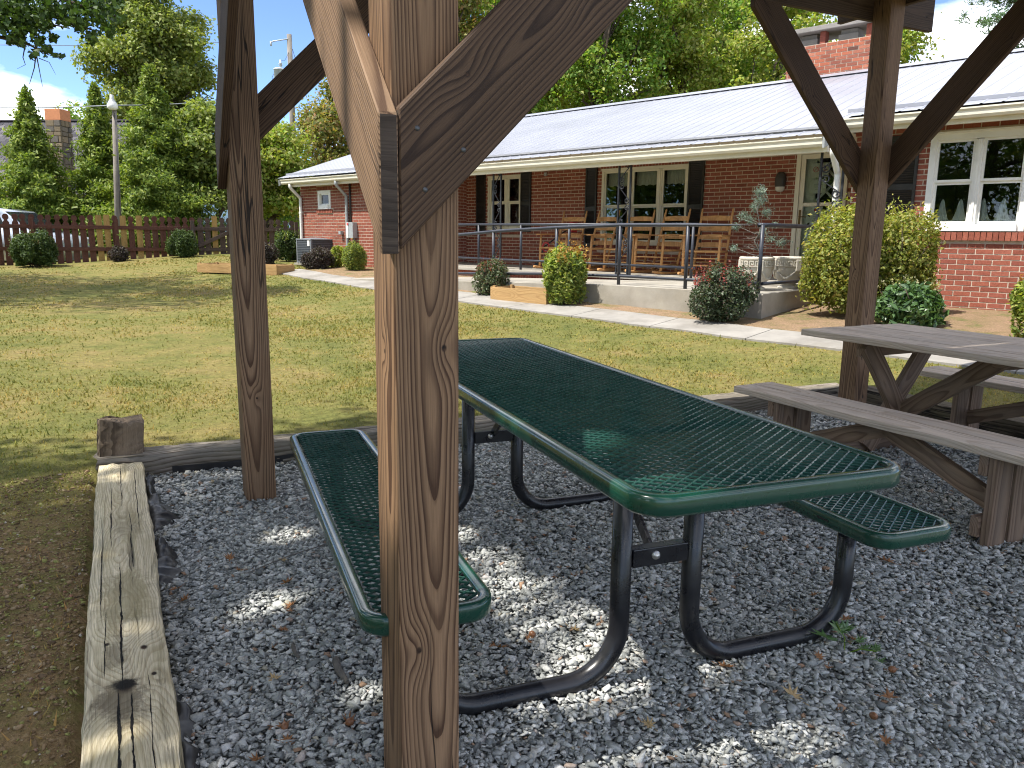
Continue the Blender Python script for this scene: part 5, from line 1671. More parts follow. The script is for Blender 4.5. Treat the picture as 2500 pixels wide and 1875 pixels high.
# string trimmer leaning by the wall
M_REDP = simple('red_plastic', (0.62, 0.035, 0.045), 0.35)
M_BLKP = simple('black_plastic', (0.016, 0.016, 0.018), 0.45)
tm = hthing('string_trimmer', 'red and black string trimmer leaning on the brick wall beside the rocking chairs', 'trimmer', 5.02, 0.25, 0.70, 0)
MB().tube([(-0.18, 0.0, 0.80), (0.02, 0.16, 0.62), (0.20, 0.34, 0.42), (0.28, 0.44, 0.16), (0.28, 0.46, 0.06)], 0.014, 8).build('shaft', M_BLKP, tm)
MB().box((-0.22, -0.02, 0.80), (0.10, 0.16, 0.20), bev=0.025).build('motor', M_REDP, tm)
MB().tube([(0.16 + 0.07 * math.cos(k * PI / 8), 0.36 + 0.02 * math.cos(k * PI / 8), 0.40 + 0.09 * math.sin(k * PI / 8)) for k in range(17)], 0.012, 8, cap=False).build('handle', M_REDP, tm)
MB().lathe([(0.0, 0.09), (0.05, 0.085), (0.07, 0.04), (0.06, 0.0), (0.0, 0.0)], 14).build('trimmer_head', M_BLKP, tm, loc=(0.28, 0.47, 0.0))
MB().box((-0.24, 0.10, 0.24), (0.07, 0.06, 0.36), bev=0.015).build('battery_case', M_REDP, tm)

# two cast urns with key band
M_URN = simple('cast_stone', (0.56, 0.52, 0.44), 0.85, var=0.12, scale=10, bumps=0.3, spec=0.2, dirt=((0.30, 0.24, 0.15), 0.5))
M_URN_D = simple('cast_stone_recess', (0.34, 0.30, 0.24), 0.9)
def urn(label, s, o, rz):
    t = hthing('stone_urn', label, 'urn', s, o, 0.645, rz, 'pair of cast stone urns on the ramp landing')
    R0 = 0.215
    prof = [(0.0, 0.0), (0.125, 0.0), (0.135, 0.012), (0.130, 0.035), (0.095, 0.05), (0.085, 0.065), (0.115, 0.085), (0.165, 0.15), (0.195, 0.23), (0.205, 0.29), (0.205, 0.302),
            (R0, 0.306), (R0, 0.392), (R0 + 0.006, 0.396), (R0 + 0.008, 0.425), (R0 - 0.005, 0.435), (R0 - 0.03, 0.432), (R0 - 0.035, 0.40), (0.0, 0.395)]
    MB().lathe(prof, 36).build('bowl', M_URN, t)
    b = MB()
    nk = 18
    for k in range(nk):                     # greek key: raised strokes round the band
        a0 = 2 * PI * k / nk; da = 2 * PI / nk
        def bar(f0, f1, z0, z1):
            for q in range(2):
                fa, fb = f0 + (f1 - f0) * q / 2, f0 + (f1 - f0) * (q + 1) / 2
                am = a0 + da * (fa + fb) / 2
                rr_ = R0 + 0.003
                b.box((rr_ * math.cos(am), rr_ * math.sin(am), (z0 + z1) / 2), (0.008, R0 * da * (fb - fa) + 0.001, z1 - z0), rot=Matrix.Rotation(am, 3, 'Z'))
        bar(0.02, 0.14, 0.312, 0.386); bar(0.14, 0.80, 0.374, 0.386); bar(0.68, 0.80, 0.334, 0.374); bar(0.38, 0.68, 0.334, 0.346); bar(0.38, 0.50, 0.346, 0.360); bar(0.14, 1.0, 0.312, 0.322)
    b.build('key_band', M_URN, t)
    for k in range(4):
        a_ = k * PI / 2 + 0.5
        sw = []
        for q in range(13):
            f = q / 12
            aa = a_ + f * PI / 2
            z_ = 0.285 - 0.135 * math.sin(PI * f)
            rr_ = np.interp(z_, [0.085, 0.15, 0.23, 0.30], [0.115, 0.165, 0.195, 0.205]) + 0.004
            sw.append((rr_ * math.cos(aa), rr_ * math.sin(aa), z_))
        MB().tube(sw, [0.008 + 0.012 * math.sin(PI * q / 12) for q in range(13)], 8).build('swag', M_URN, t)
        MB().box(((R0 - 0.002) * math.cos(a_), (R0 - 0.002) * math.sin(a_), 0.325), (0.03, 0.075, 0.15), rot=Matrix.Rotation(a_, 3, 'Z'), bev=0.01).build('boss', M_URN, t)
    MB().lathe([(0.0, 0.0), (0.178, 0.0)], 20).build('soil', simple('potting_soil', (0.05, 0.035, 0.025), 0.95), t, loc=(0, 0, 0.405))
    return t
urn('cast stone urn holding a sparse little blue spruce', -0.50, 2.86, 0.2)
urn('cast stone urn with no tree, half behind the tall yellow green shrub', -0.66, 2.24, 0.5)
# ================================================================== VEGETATION
M_BARK = simple('bark', (0.105, 0.080, 0.060), 0.95, var=0.35, scale=9, bumps=0.8, spec=0.1)
M_BARK_G = simple('grey_bark', (0.17, 0.155, 0.135), 0.95, var=0.3, scale=9, bumps=0.8, spec=0.1)
LM = {
    'oak': leaf_mat('leaves_oak', [(0.109, 0.212, 0.033), (0.187, 0.324, 0.046), (0.268, 0.360, 0.066), (0.360, 0.360, 0.094)], trans=0.42),
    'olive': leaf_mat('leaves_olive', [(0.124, 0.177, 0.036), (0.210, 0.265, 0.054), (0.283, 0.332, 0.074), (0.340, 0.340, 0.110)], trans=0.34),
    'light': leaf_mat('leaves_light', [(0.180, 0.300, 0.038), (0.276, 0.360, 0.060), (0.358, 0.360, 0.080), (0.360, 0.360, 0.125)], trans=0.42),
    'dogwood': leaf_mat('leaves_dogwood', [(0.125, 0.188, 0.037), (0.188, 0.250, 0.056), (0.250, 0.300, 0.075), (0.300, 0.325, 0.106)], trans=0.4),
    'turning': leaf_mat('leaves_turning', [(0.108, 0.149, 0.034), (0.189, 0.203, 0.047), (0.284, 0.257, 0.074), (0.324, 0.176, 0.081)], trans=0.4),
    'thuja': leaf_mat('sprays_thuja', [(0.090, 0.152, 0.024), (0.150, 0.225, 0.034), (0.225, 0.293, 0.045), (0.315, 0.366, 0.065)], trans=0.35),
    'pine': leaf_mat('needles_pine', [(0.068, 0.128, 0.060), (0.112, 0.188, 0.090), (0.158, 0.232, 0.112)], trans=0.25),
    'maple': leaf_mat('leaves_maple', [(0.032, 0.067, 0.016), (0.052, 0.098, 0.021), (0.081, 0.132, 0.028)], trans=0.3),
    'boxwood': leaf_mat('leaves_dark_green', [(0.037, 0.069, 0.018), (0.062, 0.103, 0.025), (0.100, 0.144, 0.037)], trans=0.2),
    'copper': leaf_mat('leaves_copper_tips', [(0.065, 0.111, 0.026), (0.117, 0.130, 0.039), (0.195, 0.111, 0.039)], trans=0.25),
    'barberry': leaf_mat('leaves_barberry', [(0.069, 0.106, 0.050), (0.119, 0.163, 0.075), (0.175, 0.206, 0.106), (0.188, 0.094, 0.069)], trans=0.25),
    'barb_dark': leaf_mat('leaves_barberry_dark', [(0.030, 0.054, 0.024), (0.054, 0.086, 0.035), (0.088, 0.121, 0.054), (0.084, 0.054, 0.041)], trans=0.2, spec=0.5),
    'purple': leaf_mat('leaves_purple', [(0.036, 0.026, 0.026), (0.066, 0.048, 0.043), (0.090, 0.084, 0.054), (0.060, 0.031, 0.041)], trans=0.2),
    'red': leaf_mat('leaves_red_tip', [(0.300, 0.045, 0.045), (0.380, 0.075, 0.065), (0.260, 0.100, 0.060)], trans=0.35),
    'orange': leaf_mat('leaves_orange_tip', [(0.420, 0.170, 0.045), (0.460, 0.250, 0.070), (0.360, 0.300, 0.070)], trans=0.4),
    'nandina': leaf_mat('leaves_nandina', [(0.108, 0.176, 0.041), (0.203, 0.270, 0.057), (0.311, 0.365, 0.074), (0.405, 0.405, 0.101)], trans=0.4),
    'abelia': leaf_mat('leaves_abelia', [(0.163, 0.206, 0.037), (0.237, 0.275, 0.050), (0.312, 0.325, 0.069), (0.388, 0.300, 0.088)], trans=0.4),
    'laurel': leaf_mat('leaves_glossy', [(0.042, 0.091, 0.028), (0.077, 0.154, 0.045), (0.126, 0.217, 0.070)], trans=0.2, rough=0.35, spec=0.6),
    'cream': leaf_mat('flower_spikes', [(0.420, 0.400, 0.220), (0.500, 0.460, 0.280)], trans=0.3),
    'spruce': leaf_mat('needles_blue_spruce', [(0.130, 0.200, 0.170), (0.200, 0.270, 0.230), (0.270, 0.320, 0.230)], trans=0.15),
}
def clump_leaves(cl, n, size, ub=0.5, ob=0.8, aspect=0.6, sub=9, shell=0.8, spread=0.30, jit=0.35):
    """cl: list of (centre, (rx,ry,rz)); leaves gathered in sub-clumps near each clump's surface"""
    vol = np.array([max(c[1]) ** 2 for c in cl]); vol = vol / vol.sum()
    Vs, Fs, off = [], [], 0
    for (c, r), w in zip(cl, vol):
        k = max(8, int(n * w))
        c = np.array(c); r = np.array(r)
        ns = max(3, sub)
        d = unit(RNG.normal(size=(ns, 3))); d[:, 2] = d[:, 2] * 0.85 + 0.12
        sc_ = d * shell * RNG.uniform(0.55, 1.05, size=(ns, 1))
        which = RNG.integers(0, ns, k)
        off_ = RNG.normal(size=(k, 3)) * spread
        P = sc_[which] + off_
        out = unit(P + 1e-6)
        C = c + P * r
        v, f = leaves(C, size, out, ub, ob, aspect, jit=jit)
        Vs.append(v); Fs.append(f + off); off += len(v)
    return np.concatenate(Vs), np.concatenate(Fs)

def limb(b, p, q, r0, r1, seed, sag=0.0, n=6, segs=6):
    r = random.Random(seed)
    p, q = Vector(p), Vector(q); L = (q - p).length
    pts, rads = [], []
    for k in range(segs + 1):
        f = k / segs
        w = math.sin(PI * f) * L * 0.06
        pts.append(p.lerp(q, f) + Vector((r.gauss(0, w), r.gauss(0, w), r.gauss(0, w * 0.5) - sag * L * f * f)))
        rads.append(r0 + (r1 - r0) * f)
    b.tube(pts, rads, n)
    return pts

def broadleaf(name, label, x, y, h, cr, base_f, mat, n=20000, size=0.14, ncl=34, tr=0.22, group=None, seed=1, bark=None, filt=None, keepn=None, z0=None, csc=(0.30, 0.42), lean=(0, 0), cat='tree', gaps=()):
    r = random.Random(seed)
    gz_ = G((x, y)) if z0 is None else z0
    t = thing(name, label, cat, (x, y, gz_), 0, group)
    zc, rz_ = h * (1 + base_f) / 2, h * (1 - base_f) / 2
    cl = []
    tries = 0
    while len(cl) < ncl and tries < 4000:
        tries += 1
        d = Vector((r.gauss(0, 1), r.gauss(0, 1), r.gauss(0, 1))).normalized() * r.random() ** 0.36
        taper = 1.0 - 0.25 * max(0, d.z)
        c = Vector((d.x * cr * 0.80 * taper + lean[0] * (d.z + 1), d.y * cr * 0.80 * taper + lean[1] * (d.z + 1), zc + d.z * rz_ * 0.86))
        q = r.uniform(*csc) * cr
        if filt and not filt(c + Vector((x, y, gz_)), q): continue
        cl.append((c, (q, q, q * 0.78)))
    v, f = clump_leaves(cl, n, size)
    if gaps:                                  # leaves cut away along the sun's line to place the sun patches below
        q4 = v.reshape(-1, 4, 3); cen = q4.mean(axis=1) + np.array([x, y, gz_])
        ok = np.ones(len(q4), bool)
        for (gp, gr) in gaps:
            rel = cen - np.array(gp[:]); tt = rel @ np.array(sdir[:])
            ok &= np.linalg.norm(rel - tt[:, None] * np.array(sdir[:]), axis=1) > gr
        v = q4[ok].reshape(-1, 3); f = np.arange(len(v)).reshape(-1, 4)
    link('crown', np_mesh('crown', v, f), LM[mat], t)
    b = MB()
    tp = limb(b, (0, 0, -0.1), (lean[0], lean[1], zc + rz_ * 0.45), tr, tr * 0.25, seed, 0, 10, 8)
    for i, (c, q) in enumerate(cl):
        if i % 2 == 0 or ncl < 20:
            k = 3 + int(3 * min(1, max(0, (c.z - zc + rz_) / (2 * rz_))))
            limb(b, tp[min(k, len(tp) - 2)], c, tr * 0.30, tr * 0.05, seed + i, 0.02, 5, 5)
    b.build('trunk', bark or M_BARK, t)
    return t

def thuja(name, label, x, y, h, rad, mat, n, size, group, seed, open_=0.0):
    r = np.random.default_rng(seed)
    gz_ = G((x, y))
    t = thing(name, label, 'tree', (x, y, gz_), 0, group)
    f = 1 - r.uniform(0, 1, n) ** 0.62
    a = r.uniform(0, 2 * PI, n)
    prof = 1.05 * rad * (1 - f) ** 0.98 * (0.74 + 0.24 * np.sin(a * 3 + f * 17 + seed) + 0.22 * np.sin(a * 5 - f * 31) + 0.20 * np.sin(f * 60 + a * 2)) * (1 + 0.35 * (r.uniform(size=n) < 0.1)) + 0.04
    q = prof * np.sqrt(r.uniform(0.35, 1.0, n))
    C = np.stack([q * np.cos(a), q * np.sin(a), 0.1 + f * h * 0.97], -1) + r.normal(size=(n, 3)) * 0.05
    out = np.stack([np.cos(a), np.sin(a), np.full(n, 0.55)], -1)
    v, fc = leaves(C, size, unit(out), 0.15, 0.9, 0.36, axis=unit(out), ab=1.1)
    link('crown', np_mesh('crown', v, fc), LM[mat], t)
    MB().tube([(0, 0, -0.1), (0, 0, h * 0.5), (0.03, 0, h * 0.93)], [0.11, 0.07, 0.015], 8).build('trunk', M_BARK, t)
    return t

def bush(name, label, p, rx, ry, h, mat, n, size, seed, tips=None, tipn=0, group=None, aspect=0.55, lumps=16, ub=0.35, z0=None, low=0.04, stem=True, ob=0.7, flower=None, spiky=0.0, lobes=None):
    r = random.Random(seed)
    gz_ = (G(p) if z0 is None else z0)
    t = thing(name, label, 'bush', (p[0], p[1], gz_), 0, group)
    nl = int(n * 2.3)
    if lobes is None:
        lobes = [(0.0, 0.0, 0.74, 0.92)]
        for k in range(5):
            a = 2 * PI * k / 5 + r.uniform(-0.4, 0.4)
            lobes.append((0.44 * math.cos(a), 0.44 * math.sin(a), r.uniform(0.44, 0.60), r.uniform(0.62, 1.0)))
    wts = np.array([lb[2] ** 2 for lb in lobes]); wts = wts / wts.sum()
    Cs, Ds = [], []
    for (lx, ly, lr, lh), wt_ in zip(lobes, wts):
        m_ = int(nl * wt_)
        d = unit(RNG.normal(size=(m_, 3)))
        ld = unit(np.array([[r.gauss(0, 1), r.gauss(0, 1), r.gauss(0.15, 0.9)] for _ in range(14)]))
        dots = d @ ld.T
        lum = 0.86 + 0.26 * np.clip((dots.max(axis=1) - 0.86) / 0.14, -1.5, 1)
        q = lum * (1 - np.abs(RNG.normal(size=m_)) * 0.16 - (RNG.uniform(size=m_) < 0.12) * RNG.uniform(0, 0.5, m_)) + (RNG.uniform(size=m_) < 0.15) * RNG.uniform(0, 0.22, m_)
        hb = lh * h
        Cs.append(np.stack([lx * rx + d[:, 0] * q * rx * lr, ly * ry + d[:, 1] * q * ry * lr, hb * (0.50 + 0.50 * d[:, 2] * q)], -1)); Ds.append(d)
    C = np.concatenate(Cs); d = np.concatenate(Ds)
    C[:, 2] = np.where(C[:, 2] < low * h, low * h + 0.6 * np.abs(C[:, 2] - low * h), C[:, 2])
    v, f = leaves(C, size * 1.12, d, ub, ob, aspect)
    fo = link('foliage', np_mesh('foliage', v, f), LM[mat], t)
    if tips:
        C = []
        for k in range(tipn):
            a = r.uniform(0, 2 * PI); q = math.sqrt(r.random()) * 0.8
            bx, by = q * rx * math.cos(a), q * ry * math.sin(a)
            bz = h * (0.44 + 0.40 * math.sqrt(max(0, 1 - q * q)))
            L = r.uniform(0.05, 0.16) * (1 + spiky)
            dx, dy = r.gauss(0, 0.25), r.gauss(0, 0.25)
            for m_ in range(7):
                g = m_ / 6
                C.append((bx + dx * L * g + r.gauss(0, 0.008), by + dy * L * g + r.gauss(0, 0.008), bz - 0.05 + L * g))
        C = np.array(C)
        v, f = leaves(C, size * 0.9, None, 0.5, 0, aspect)
        link('shoots', np_mesh('shoots', v, f), LM[tips], t, kind='stuff')
    if flower:
        C = []
        for k in range(flower[1]):
            a = r.uniform(0, 2 * PI); q = math.sqrt(r.random()) * 0.95
            b0 = Vector((q * rx * math.cos(a), q * ry * math.sin(a), h * (0.5 + 0.46 * math.sqrt(max(0, 1 - q * q)))))
            d = Vector((r.gauss(0, 0.5), r.gauss(0, 0.5), r.uniform(0.2, 1))).normalized()
            for m_ in range(flower[2]):
                C.append(b0 + d * (m_ * 0.012) + Vector((r.gauss(0, .006), r.gauss(0, .006), r.gauss(0, .006))))
        v, f = leaves(np.array([c[:] for c in C]), flower[3], None, 0.3, 0, 0.6)
        link('flowers', np_mesh('flowers', v, f), LM[flower[0]], t, kind='stuff')
    if stem:
        b = MB()
        for k in range(9):
            a = k * 2.4; q = 0.75
            limb(b, (0.04 * math.cos(a), 0.04 * math.sin(a), -0.03), (q * rx * math.cos(a), q * ry * math.sin(a), h * r.uniform(0.45, 0.85)), 0.012, 0.004, seed * 10 + k, 0, 5, 4)
        b.build('stems', M_BARK, t)
    return t

# ---- shrubs in front of the house and ramp
bush('shrub', 'pale green barberry with reddish tips beside the small cedar planter', H(3.66, 3.62), 0.31, 0.30, 0.64, 'barberry', 4200, 0.032, 3, 'red', 26)
bush('shrub', 'bright yellow green nandina with orange tips at the ramp wall', H(1.96, 3.78), 0.34, 0.31, 0.98, 'nandina', 5200, 0.052, 4, 'orange', 46, aspect=0.38, spiky=0.3)
bush('shrub', 'round dark barberry with red top at the corner of the concrete ramp', H(-0.58, 3.86), 0.44, 0.36, 0.72, 'barb_dark', 7000, 0.030, 5, 'red', 60, spiky=0.4)
bush('shrub', 'big yellow green abelia behind the far right shelter post', H(-1.88, 2.55), 0.80, 0.62, 1.36, 'abelia', 15000, 0.040, 6, 'abelia', 120, spiky=1.6, flower=('cream', 26, 2, 0.03), lobes=[(0.50, 0.1, 0.56, 0.94), (0.15, -0.1, 0.50, 0.86), (-0.42, 0.0, 0.62, 1.0), (-0.10, 0.25, 0.5, 0.66), (0.62, 0.3, 0.4, 0.60), (-0.7, 0.2, 0.35, 0.7)])
bush('shrub', 'low glossy dark green shrub with cream flower spikes under the brick wall', H(-2.45, 3.05), 0.46, 0.36, 0.52, 'laurel', 3000, 0.085, 7, None, 0, aspect=0.34, flower=('cream', 16, 9, 0.022))
bush('shrub', 'yellow green nandina at the right edge below the big window', H(-3.78, 3.15), 0.36, 0.34, 0.86, 'nandina', 4800, 0.055, 8, 'orange', 20, aspect=0.38)
# ---- shrubs by the fence and air conditioner
FD = (FENCE_B - FENCE_A).normalized(); FNV = Vector((FD.y, -FD.x, 0))
def fpt(px):
    """point of the fence line seen at a picture column"""
    k = (px - 1250) / 1901.75 * math.cos(PITCH)
    t = (k * FENCE_A.y - FENCE_A.x) / (FD.x - k * FD.y)
    return t
def fence_pt(px, off=0.0):
    return FENCE_A + FD * fpt(px) + FNV * off
bush('shrub', 'widest dark green rounded shrub before the left part of the fence', fence_pt(84, 0.9), 0.66, 0.55, 0.95, 'boxwood', 9000, 0.050, 11, 'copper', 70, lumps=22)
bush('shrub', 'small dark purple shrub before the tan replacement pickets', fence_pt(283, 0.5), 0.29, 0.27, 0.46, 'purple', 2200, 0.036, 12)
bush('shrub', 'round dark green shrub before the fence near the gate', fence_pt(438, 0.6), 0.47, 0.42, 0.80, 'boxwood', 6500, 0.042, 13, 'boxwood', 40)
bush('shrub', 'dark purple shrub just right of the far left shelter post', Vector((-6.05, 19.3, 0)), 0.34, 0.30, 0.58, 'purple', 2600, 0.036, 14)
bush('shrub', 'yellow tipped green shrub beside the air conditioner and fence', Vector((-5.78, 20.2, 0)), 0.36, 0.32, 0.84, 'boxwood', 4200, 0.045, 15, 'nandina', 40)
bush('shrub', 'purple brown shrub in front of the air conditioner', Vector((-4.46, 17.9, 0)), 0.42, 0.34, 0.55, 'purple', 4200, 0.034, 16, 'purple', 20)
bush('shrub', 'small light green leafy shrub right of the air conditioner', Vector((-4.10, 18.2, 0)), 0.20, 0.20, 0.52, 'light', 900, 0.07, 17, aspect=0.4)
bush('shrub', 'clipped ball of green shrub left of the near post before the brick wing', Vector((-3.52, 17.45, 0)), 0.29, 0.28, 0.70, 'nandina', 4200, 0.034, 18, lumps=18)

# ---- little spruce in the urn
sp = hthing('potted_spruce', 'sparse blue green dwarf spruce growing in the left urn', 'small tree', -0.50, 2.86, 1.045, 0)
b = MB(); C = []
limb(b, (0, 0, 0), (0.03, 0.0, 0.86), 0.014, 0.004, 5, 0, 6, 8)
rs = random.Random(9)
ends = [(0.02, 0, 0.86, 70, 0.07), (0.0, 0.03, 0.74, 60, 0.08), (0.08, 0.0, 0.66, 40, 0.06), (-0.10, 0.02, 0.60, 40, 0.06), (0.20, 0.05, 0.56, 40, 0.06), (0.13, 0, 0.50, 40, 0.06), (-0.22, 0.0, 0.44, 25, 0.05),
        (-0.20, 0.05, 0.26, 30, 0.06), (-0.34, 0.02, 0.22, 40, 0.07), (0.28, 0.1, 0.42, 30, 0.05), (0.36, -0.04, 0.14, 25, 0.05), (-0.12, 0.1, 0.36, 20, 0.05)]
for i, (ex, ey, ez, k, q) in enumerate(ends):
    if i > 1: limb(b, (0.01, 0, max(0.05, ez - 0.10)), (ex, ey, ez), 0.006, 0.003, 30 + i, 0, 5, 4)
    for j in range(k * 6): C.append((ex + rs.gauss(0, q * 0.55), ey + rs.gauss(0, q * 0.55), ez + rs.gauss(0, q * 0.5)))
for i in range(26):
    a = rs.uniform(0, 6.28); z_ = rs.uniform(0.05, 0.35); q = rs.uniform(0.1, 0.28)
    limb(b, (0, 0, z_), (q * math.cos(a), q * math.sin(a), z_ + rs.uniform(-0.03, 0.1)), 0.004, 0.0015, 60 + i, 0, 4, 3)
b.build('trunk', M_BARK_G, sp)
v, f = leaves(np.array(C), 0.030, None, 0.2, 0, 0.22)
link('needles', np_mesh('needles', v, f), LM['spruce'], sp)
# ================================================================== FENCE, GATE
M_PICK = wood('picket_stain', (0.140, 0.056, 0.038), (0.075, 0.030, 0.021), freq=90, pith=(0.0, 0.08), wander=0.03, weather=((0.11, 0.075, 0.06), 0.4), rough=0.85, contrast=0.7)
M_PICK_N = wood('picket_new', (0.42, 0.27, 0.095), (0.30, 0.18, 0.06), freq=80, pith=(0.0, 0.08), wander=0.03, knots=[(0.02, 0.0, 0.55, 0.014)], rough=0.8, contrast=0.6)
M_PICK_G = wood('picket_grey', (0.115, 0.078, 0.062), (0.060, 0.038, 0.030), freq=90, pith=(0.0, 0.08), wander=0.03, weather=((0.13, 0.11, 0.10), 0.5), rough=0.88, contrast=0.7)
def picket_mesh(h, w, head=True):
    o_ = [(-w / 2, 0.0), (w / 2, 0.0)]
    if head:
        zt = h
        right = [(w / 2, zt - 0.235), (w / 2 - 0.012, zt - 0.205), (w / 2 - 0.032, zt - 0.185), (w / 2 - 0.036, zt - 0.160), (w / 2 - 0.028, zt - 0.138), (w / 2 - 0.008, zt - 0.120), (w / 2 - 0.003, zt - 0.085), (w / 2 - 0.010, zt - 0.040), (w / 2 - 0.035, zt - 0.008), (w / 2 - 0.055, zt)]
        o_ += right + [(-x, z) for x, z in reversed(right)]
    else:
        o_ += [(w / 2, h - 0.02), (w / 2 - 0.02, h), (-w / 2 + 0.02, h), (-w / 2, h - 0.02)]
    return MB().prism(o_, -0.010, 0.010)
FZ = 0.345
FANG = math.atan2(FD.y, FD.x)
FLEN = (FENCE_B - FENCE_A).length
fence = thing('picket_fence', 'dark red brown wooden picket fence with keyhole tops and some tan replacement pickets', 'fence', (FENCE_A.x, FENCE_A.y, FZ), FANG)
gate = thing('garden_gate', 'weathered picket gate with diagonal braces at the right end of the fence', 'gate', (FENCE_A.x, FENCE_A.y, FZ), FANG)
PK = [picket_mesh(1.36, 0.152).mesh('picket'), picket_mesh(1.36, 0.152).mesh('picket'), picket_mesh(1.375, 0.150, False).mesh('picket'), picket_mesh(1.33, 0.152).mesh('picket')]
for m_, mt in zip(PK, (M_PICK, M_PICK, M_PICK_N, M_PICK_G)): m_.materials.append(mt)
g0, g1 = fpt(469), fpt(566)
news = [(237, 253), (255, 270), (288, 302), (320, 333), (517, 529)]
news = [(fpt(a), fpt(b)) for a, b in news]
x = 0.08; k = 0
rp_ = random.Random(4)
while x < FLEN - 0.05:
    ng_ = any(a - 0.02 < x < b + 0.06 for a, b in news)
    in_gate = g0 + 0.02 < x < g1
    me = PK[2] if ng_ else (PK[3] if x > g0 else PK[k % 2])
    o = bpy.data.objects.new('picket', me); COL.objects.link(o)
    o.parent = gate if in_gate else fence
    o.location = (x, 0.0, 0.03 + rp_.gauss(0, 0.008) + (0.03 if in_gate else 0)); o.rotation_euler = (0, rp_.gauss(0, 0.006), 0)
    x += 0.199; k += 1
def frail(a, e, z, par, mt=M_PICK):
    plank('rail', mt, par, (a, -0.031, z), (e, -0.031, z), 0.10, 0.038, (0, 1, 0))
for z in (1.07, 0.48):
    frail(0.0, g0 - 0.02, z, fence); frail(g1 + 0.04, FLEN, z, fence, M_PICK_G); frail(g0 + 0.03, g1 - 0.03, z, gate, M_PICK_G)
frail(g0 + 0.03, g1 - 0.03, 0.10, gate, M_PICK_G)
plank('diagonal_brace', M_PICK_G, gate, (g0 + 0.06, -0.069, 0.56), (g1 - 0.05, -0.069, 1.02), 0.10, 0.036, (0, 1, 0))
plank('diagonal_brace', M_PICK_G, gate, (g0 + 0.45, -0.069, 0.12), (g1 - 0.05, -0.069, 0.44), 0.10, 0.036, (0, 1, 0))
for px in (-60, 74, 281, 466, 569, 722):
    xx_ = min(FLEN, fpt(px))
    plank('post', M_PICK if px < 460 else M_PICK_G, fence, (xx_, -0.10, -0.3), (xx_, -0.10, 1.30), 0.10, 0.095, (0, 1, 0))

# ================================================================== YARD THINGS
M_ACW = simple('ac_casing', (0.20, 0.215, 0.235), 0.45, 0.2, 0.08, 6, dirt=((0.3, 0.29, 0.27), 0.3))
M_ACG = simple('ac_grille', (0.045, 0.052, 0.06), 0.5, 0.2, 0.2, 12)
AC_P = Vector((-4.80, 19.15, 0))
ac = thing('air_conditioner', 'grey outdoor air conditioner unit standing beside the brick wall', 'air conditioner', (AC_P.x, AC_P.y, G(AC_P) + 0.0), H_ROT)
ac.scale = (0.80, 0.80, 0.74)
MB().box((0, 0, 0.03), (0.95, 0.95, 0.06)).build('pad', M_RAMP, ac)
MB().box((0, 0, 0.44), (0.80, 0.80, 0.74), bev=0.03).build('body', M_ACG, ac)
b = MB()
for sx in (-1, 1):
    for sy in (-1, 1): b.box((sx * 0.385, sy * 0.385, 0.44), (0.05, 0.05, 0.75))
b.box((0, 0, 0.815), (0.84, 0.84, 0.04), bev=0.015).box((0, 0, 0.085), (0.83, 0.83, 0.04))
b.lathe([(0.40, 0.835), (0.33, 0.855), (0.12, 0.875), (0.0, 0.88)], 24)
b.build('frame', M_ACW, ac)
b = MB()
for k in range(12):
    z = 0.14 + k * 0.055
    for sx, sy, dx, dy in ((0, 1, 0.72, 0.008), (0, -1, 0.72, 0.008), (1, 0, 0.008, 0.72), (-1, 0, 0.008, 0.72)):
        b.box((sx * 0.404, sy * 0.404, z), (dx, dy, 0.008))
b.build('grille', M_ACW, ac, kind='stuff')
MB().box((-0.27, 0.409, 0.70), (0.12, 0.004, 0.17)).build('sticker', M_WHITE, ac)

M_CEDAR = wood('cedar_board', (0.46, 0.29, 0.125), (0.33, 0.19, 0.075), freq=75, pith=(0.0, 0.12), wander=0.03, contrast=0.6, rough=0.75)
def planter(label, p, rz, L, D, hgt):
    t = thing('raised_planter', label, 'planter', on_ground(p), rz, 'low cedar planter boxes')
    plank('board', M_CEDAR, t, (-L / 2, D / 2, hgt / 2), (L / 2, D / 2, hgt / 2), hgt, 0.022, (0, 1, 0))
    plank('board', M_CEDAR, t, (-L / 2, -D / 2, hgt / 2), (L / 2, -D / 2, hgt / 2), hgt, 0.022, (0, 1, 0))
    plank('board', M_CEDAR, t, (-L / 2 + 0.012, -D / 2 + 0.014, hgt / 2), (-L / 2 + 0.012, D / 2 - 0.014, hgt / 2), hgt, 0.022, (1, 0, 0))
    plank('board', M_CEDAR, t, (L / 2 - 0.012, -D / 2 + 0.014, hgt / 2), (L / 2 - 0.012, D / 2 - 0.014, hgt / 2), hgt, 0.022, (1, 0, 0))
    for sx in (-1, 1):
        for sy in (-1, 1): MB().box((sx * (L / 2 - 0.05), sy * (D / 2 - 0.035), hgt / 2 + 0.01), (0.05, 0.045, hgt + 0.02)).build('corner_post', M_CEDAR, t)
    MB().box((0, 0, hgt * 0.3), (L - 0.05, D - 0.03, hgt * 0.6)).build('soil', simple('planter_soil', (0.10, 0.062, 0.036), 0.95, var=0.4, scale=40, bumps=0.8), t)
    return t
planter('small cedar planter box against the concrete ramp wall', H(2.76, 3.72), H_ROT, 1.16, 0.46, 0.20)
pb0, pb1 = Vector((-7.15, 17.85, 0)), Vector((-5.10, 17.02, 0))
planter('long cedar planter box on the lawn behind the far left shelter post', (pb0 + pb1) / 2 + Vector((0.1, 0.25, 0)), math.atan2(pb1.y - pb0.y, pb1.x - pb0.x), (pb1 - pb0).length, 0.6, 0.20)

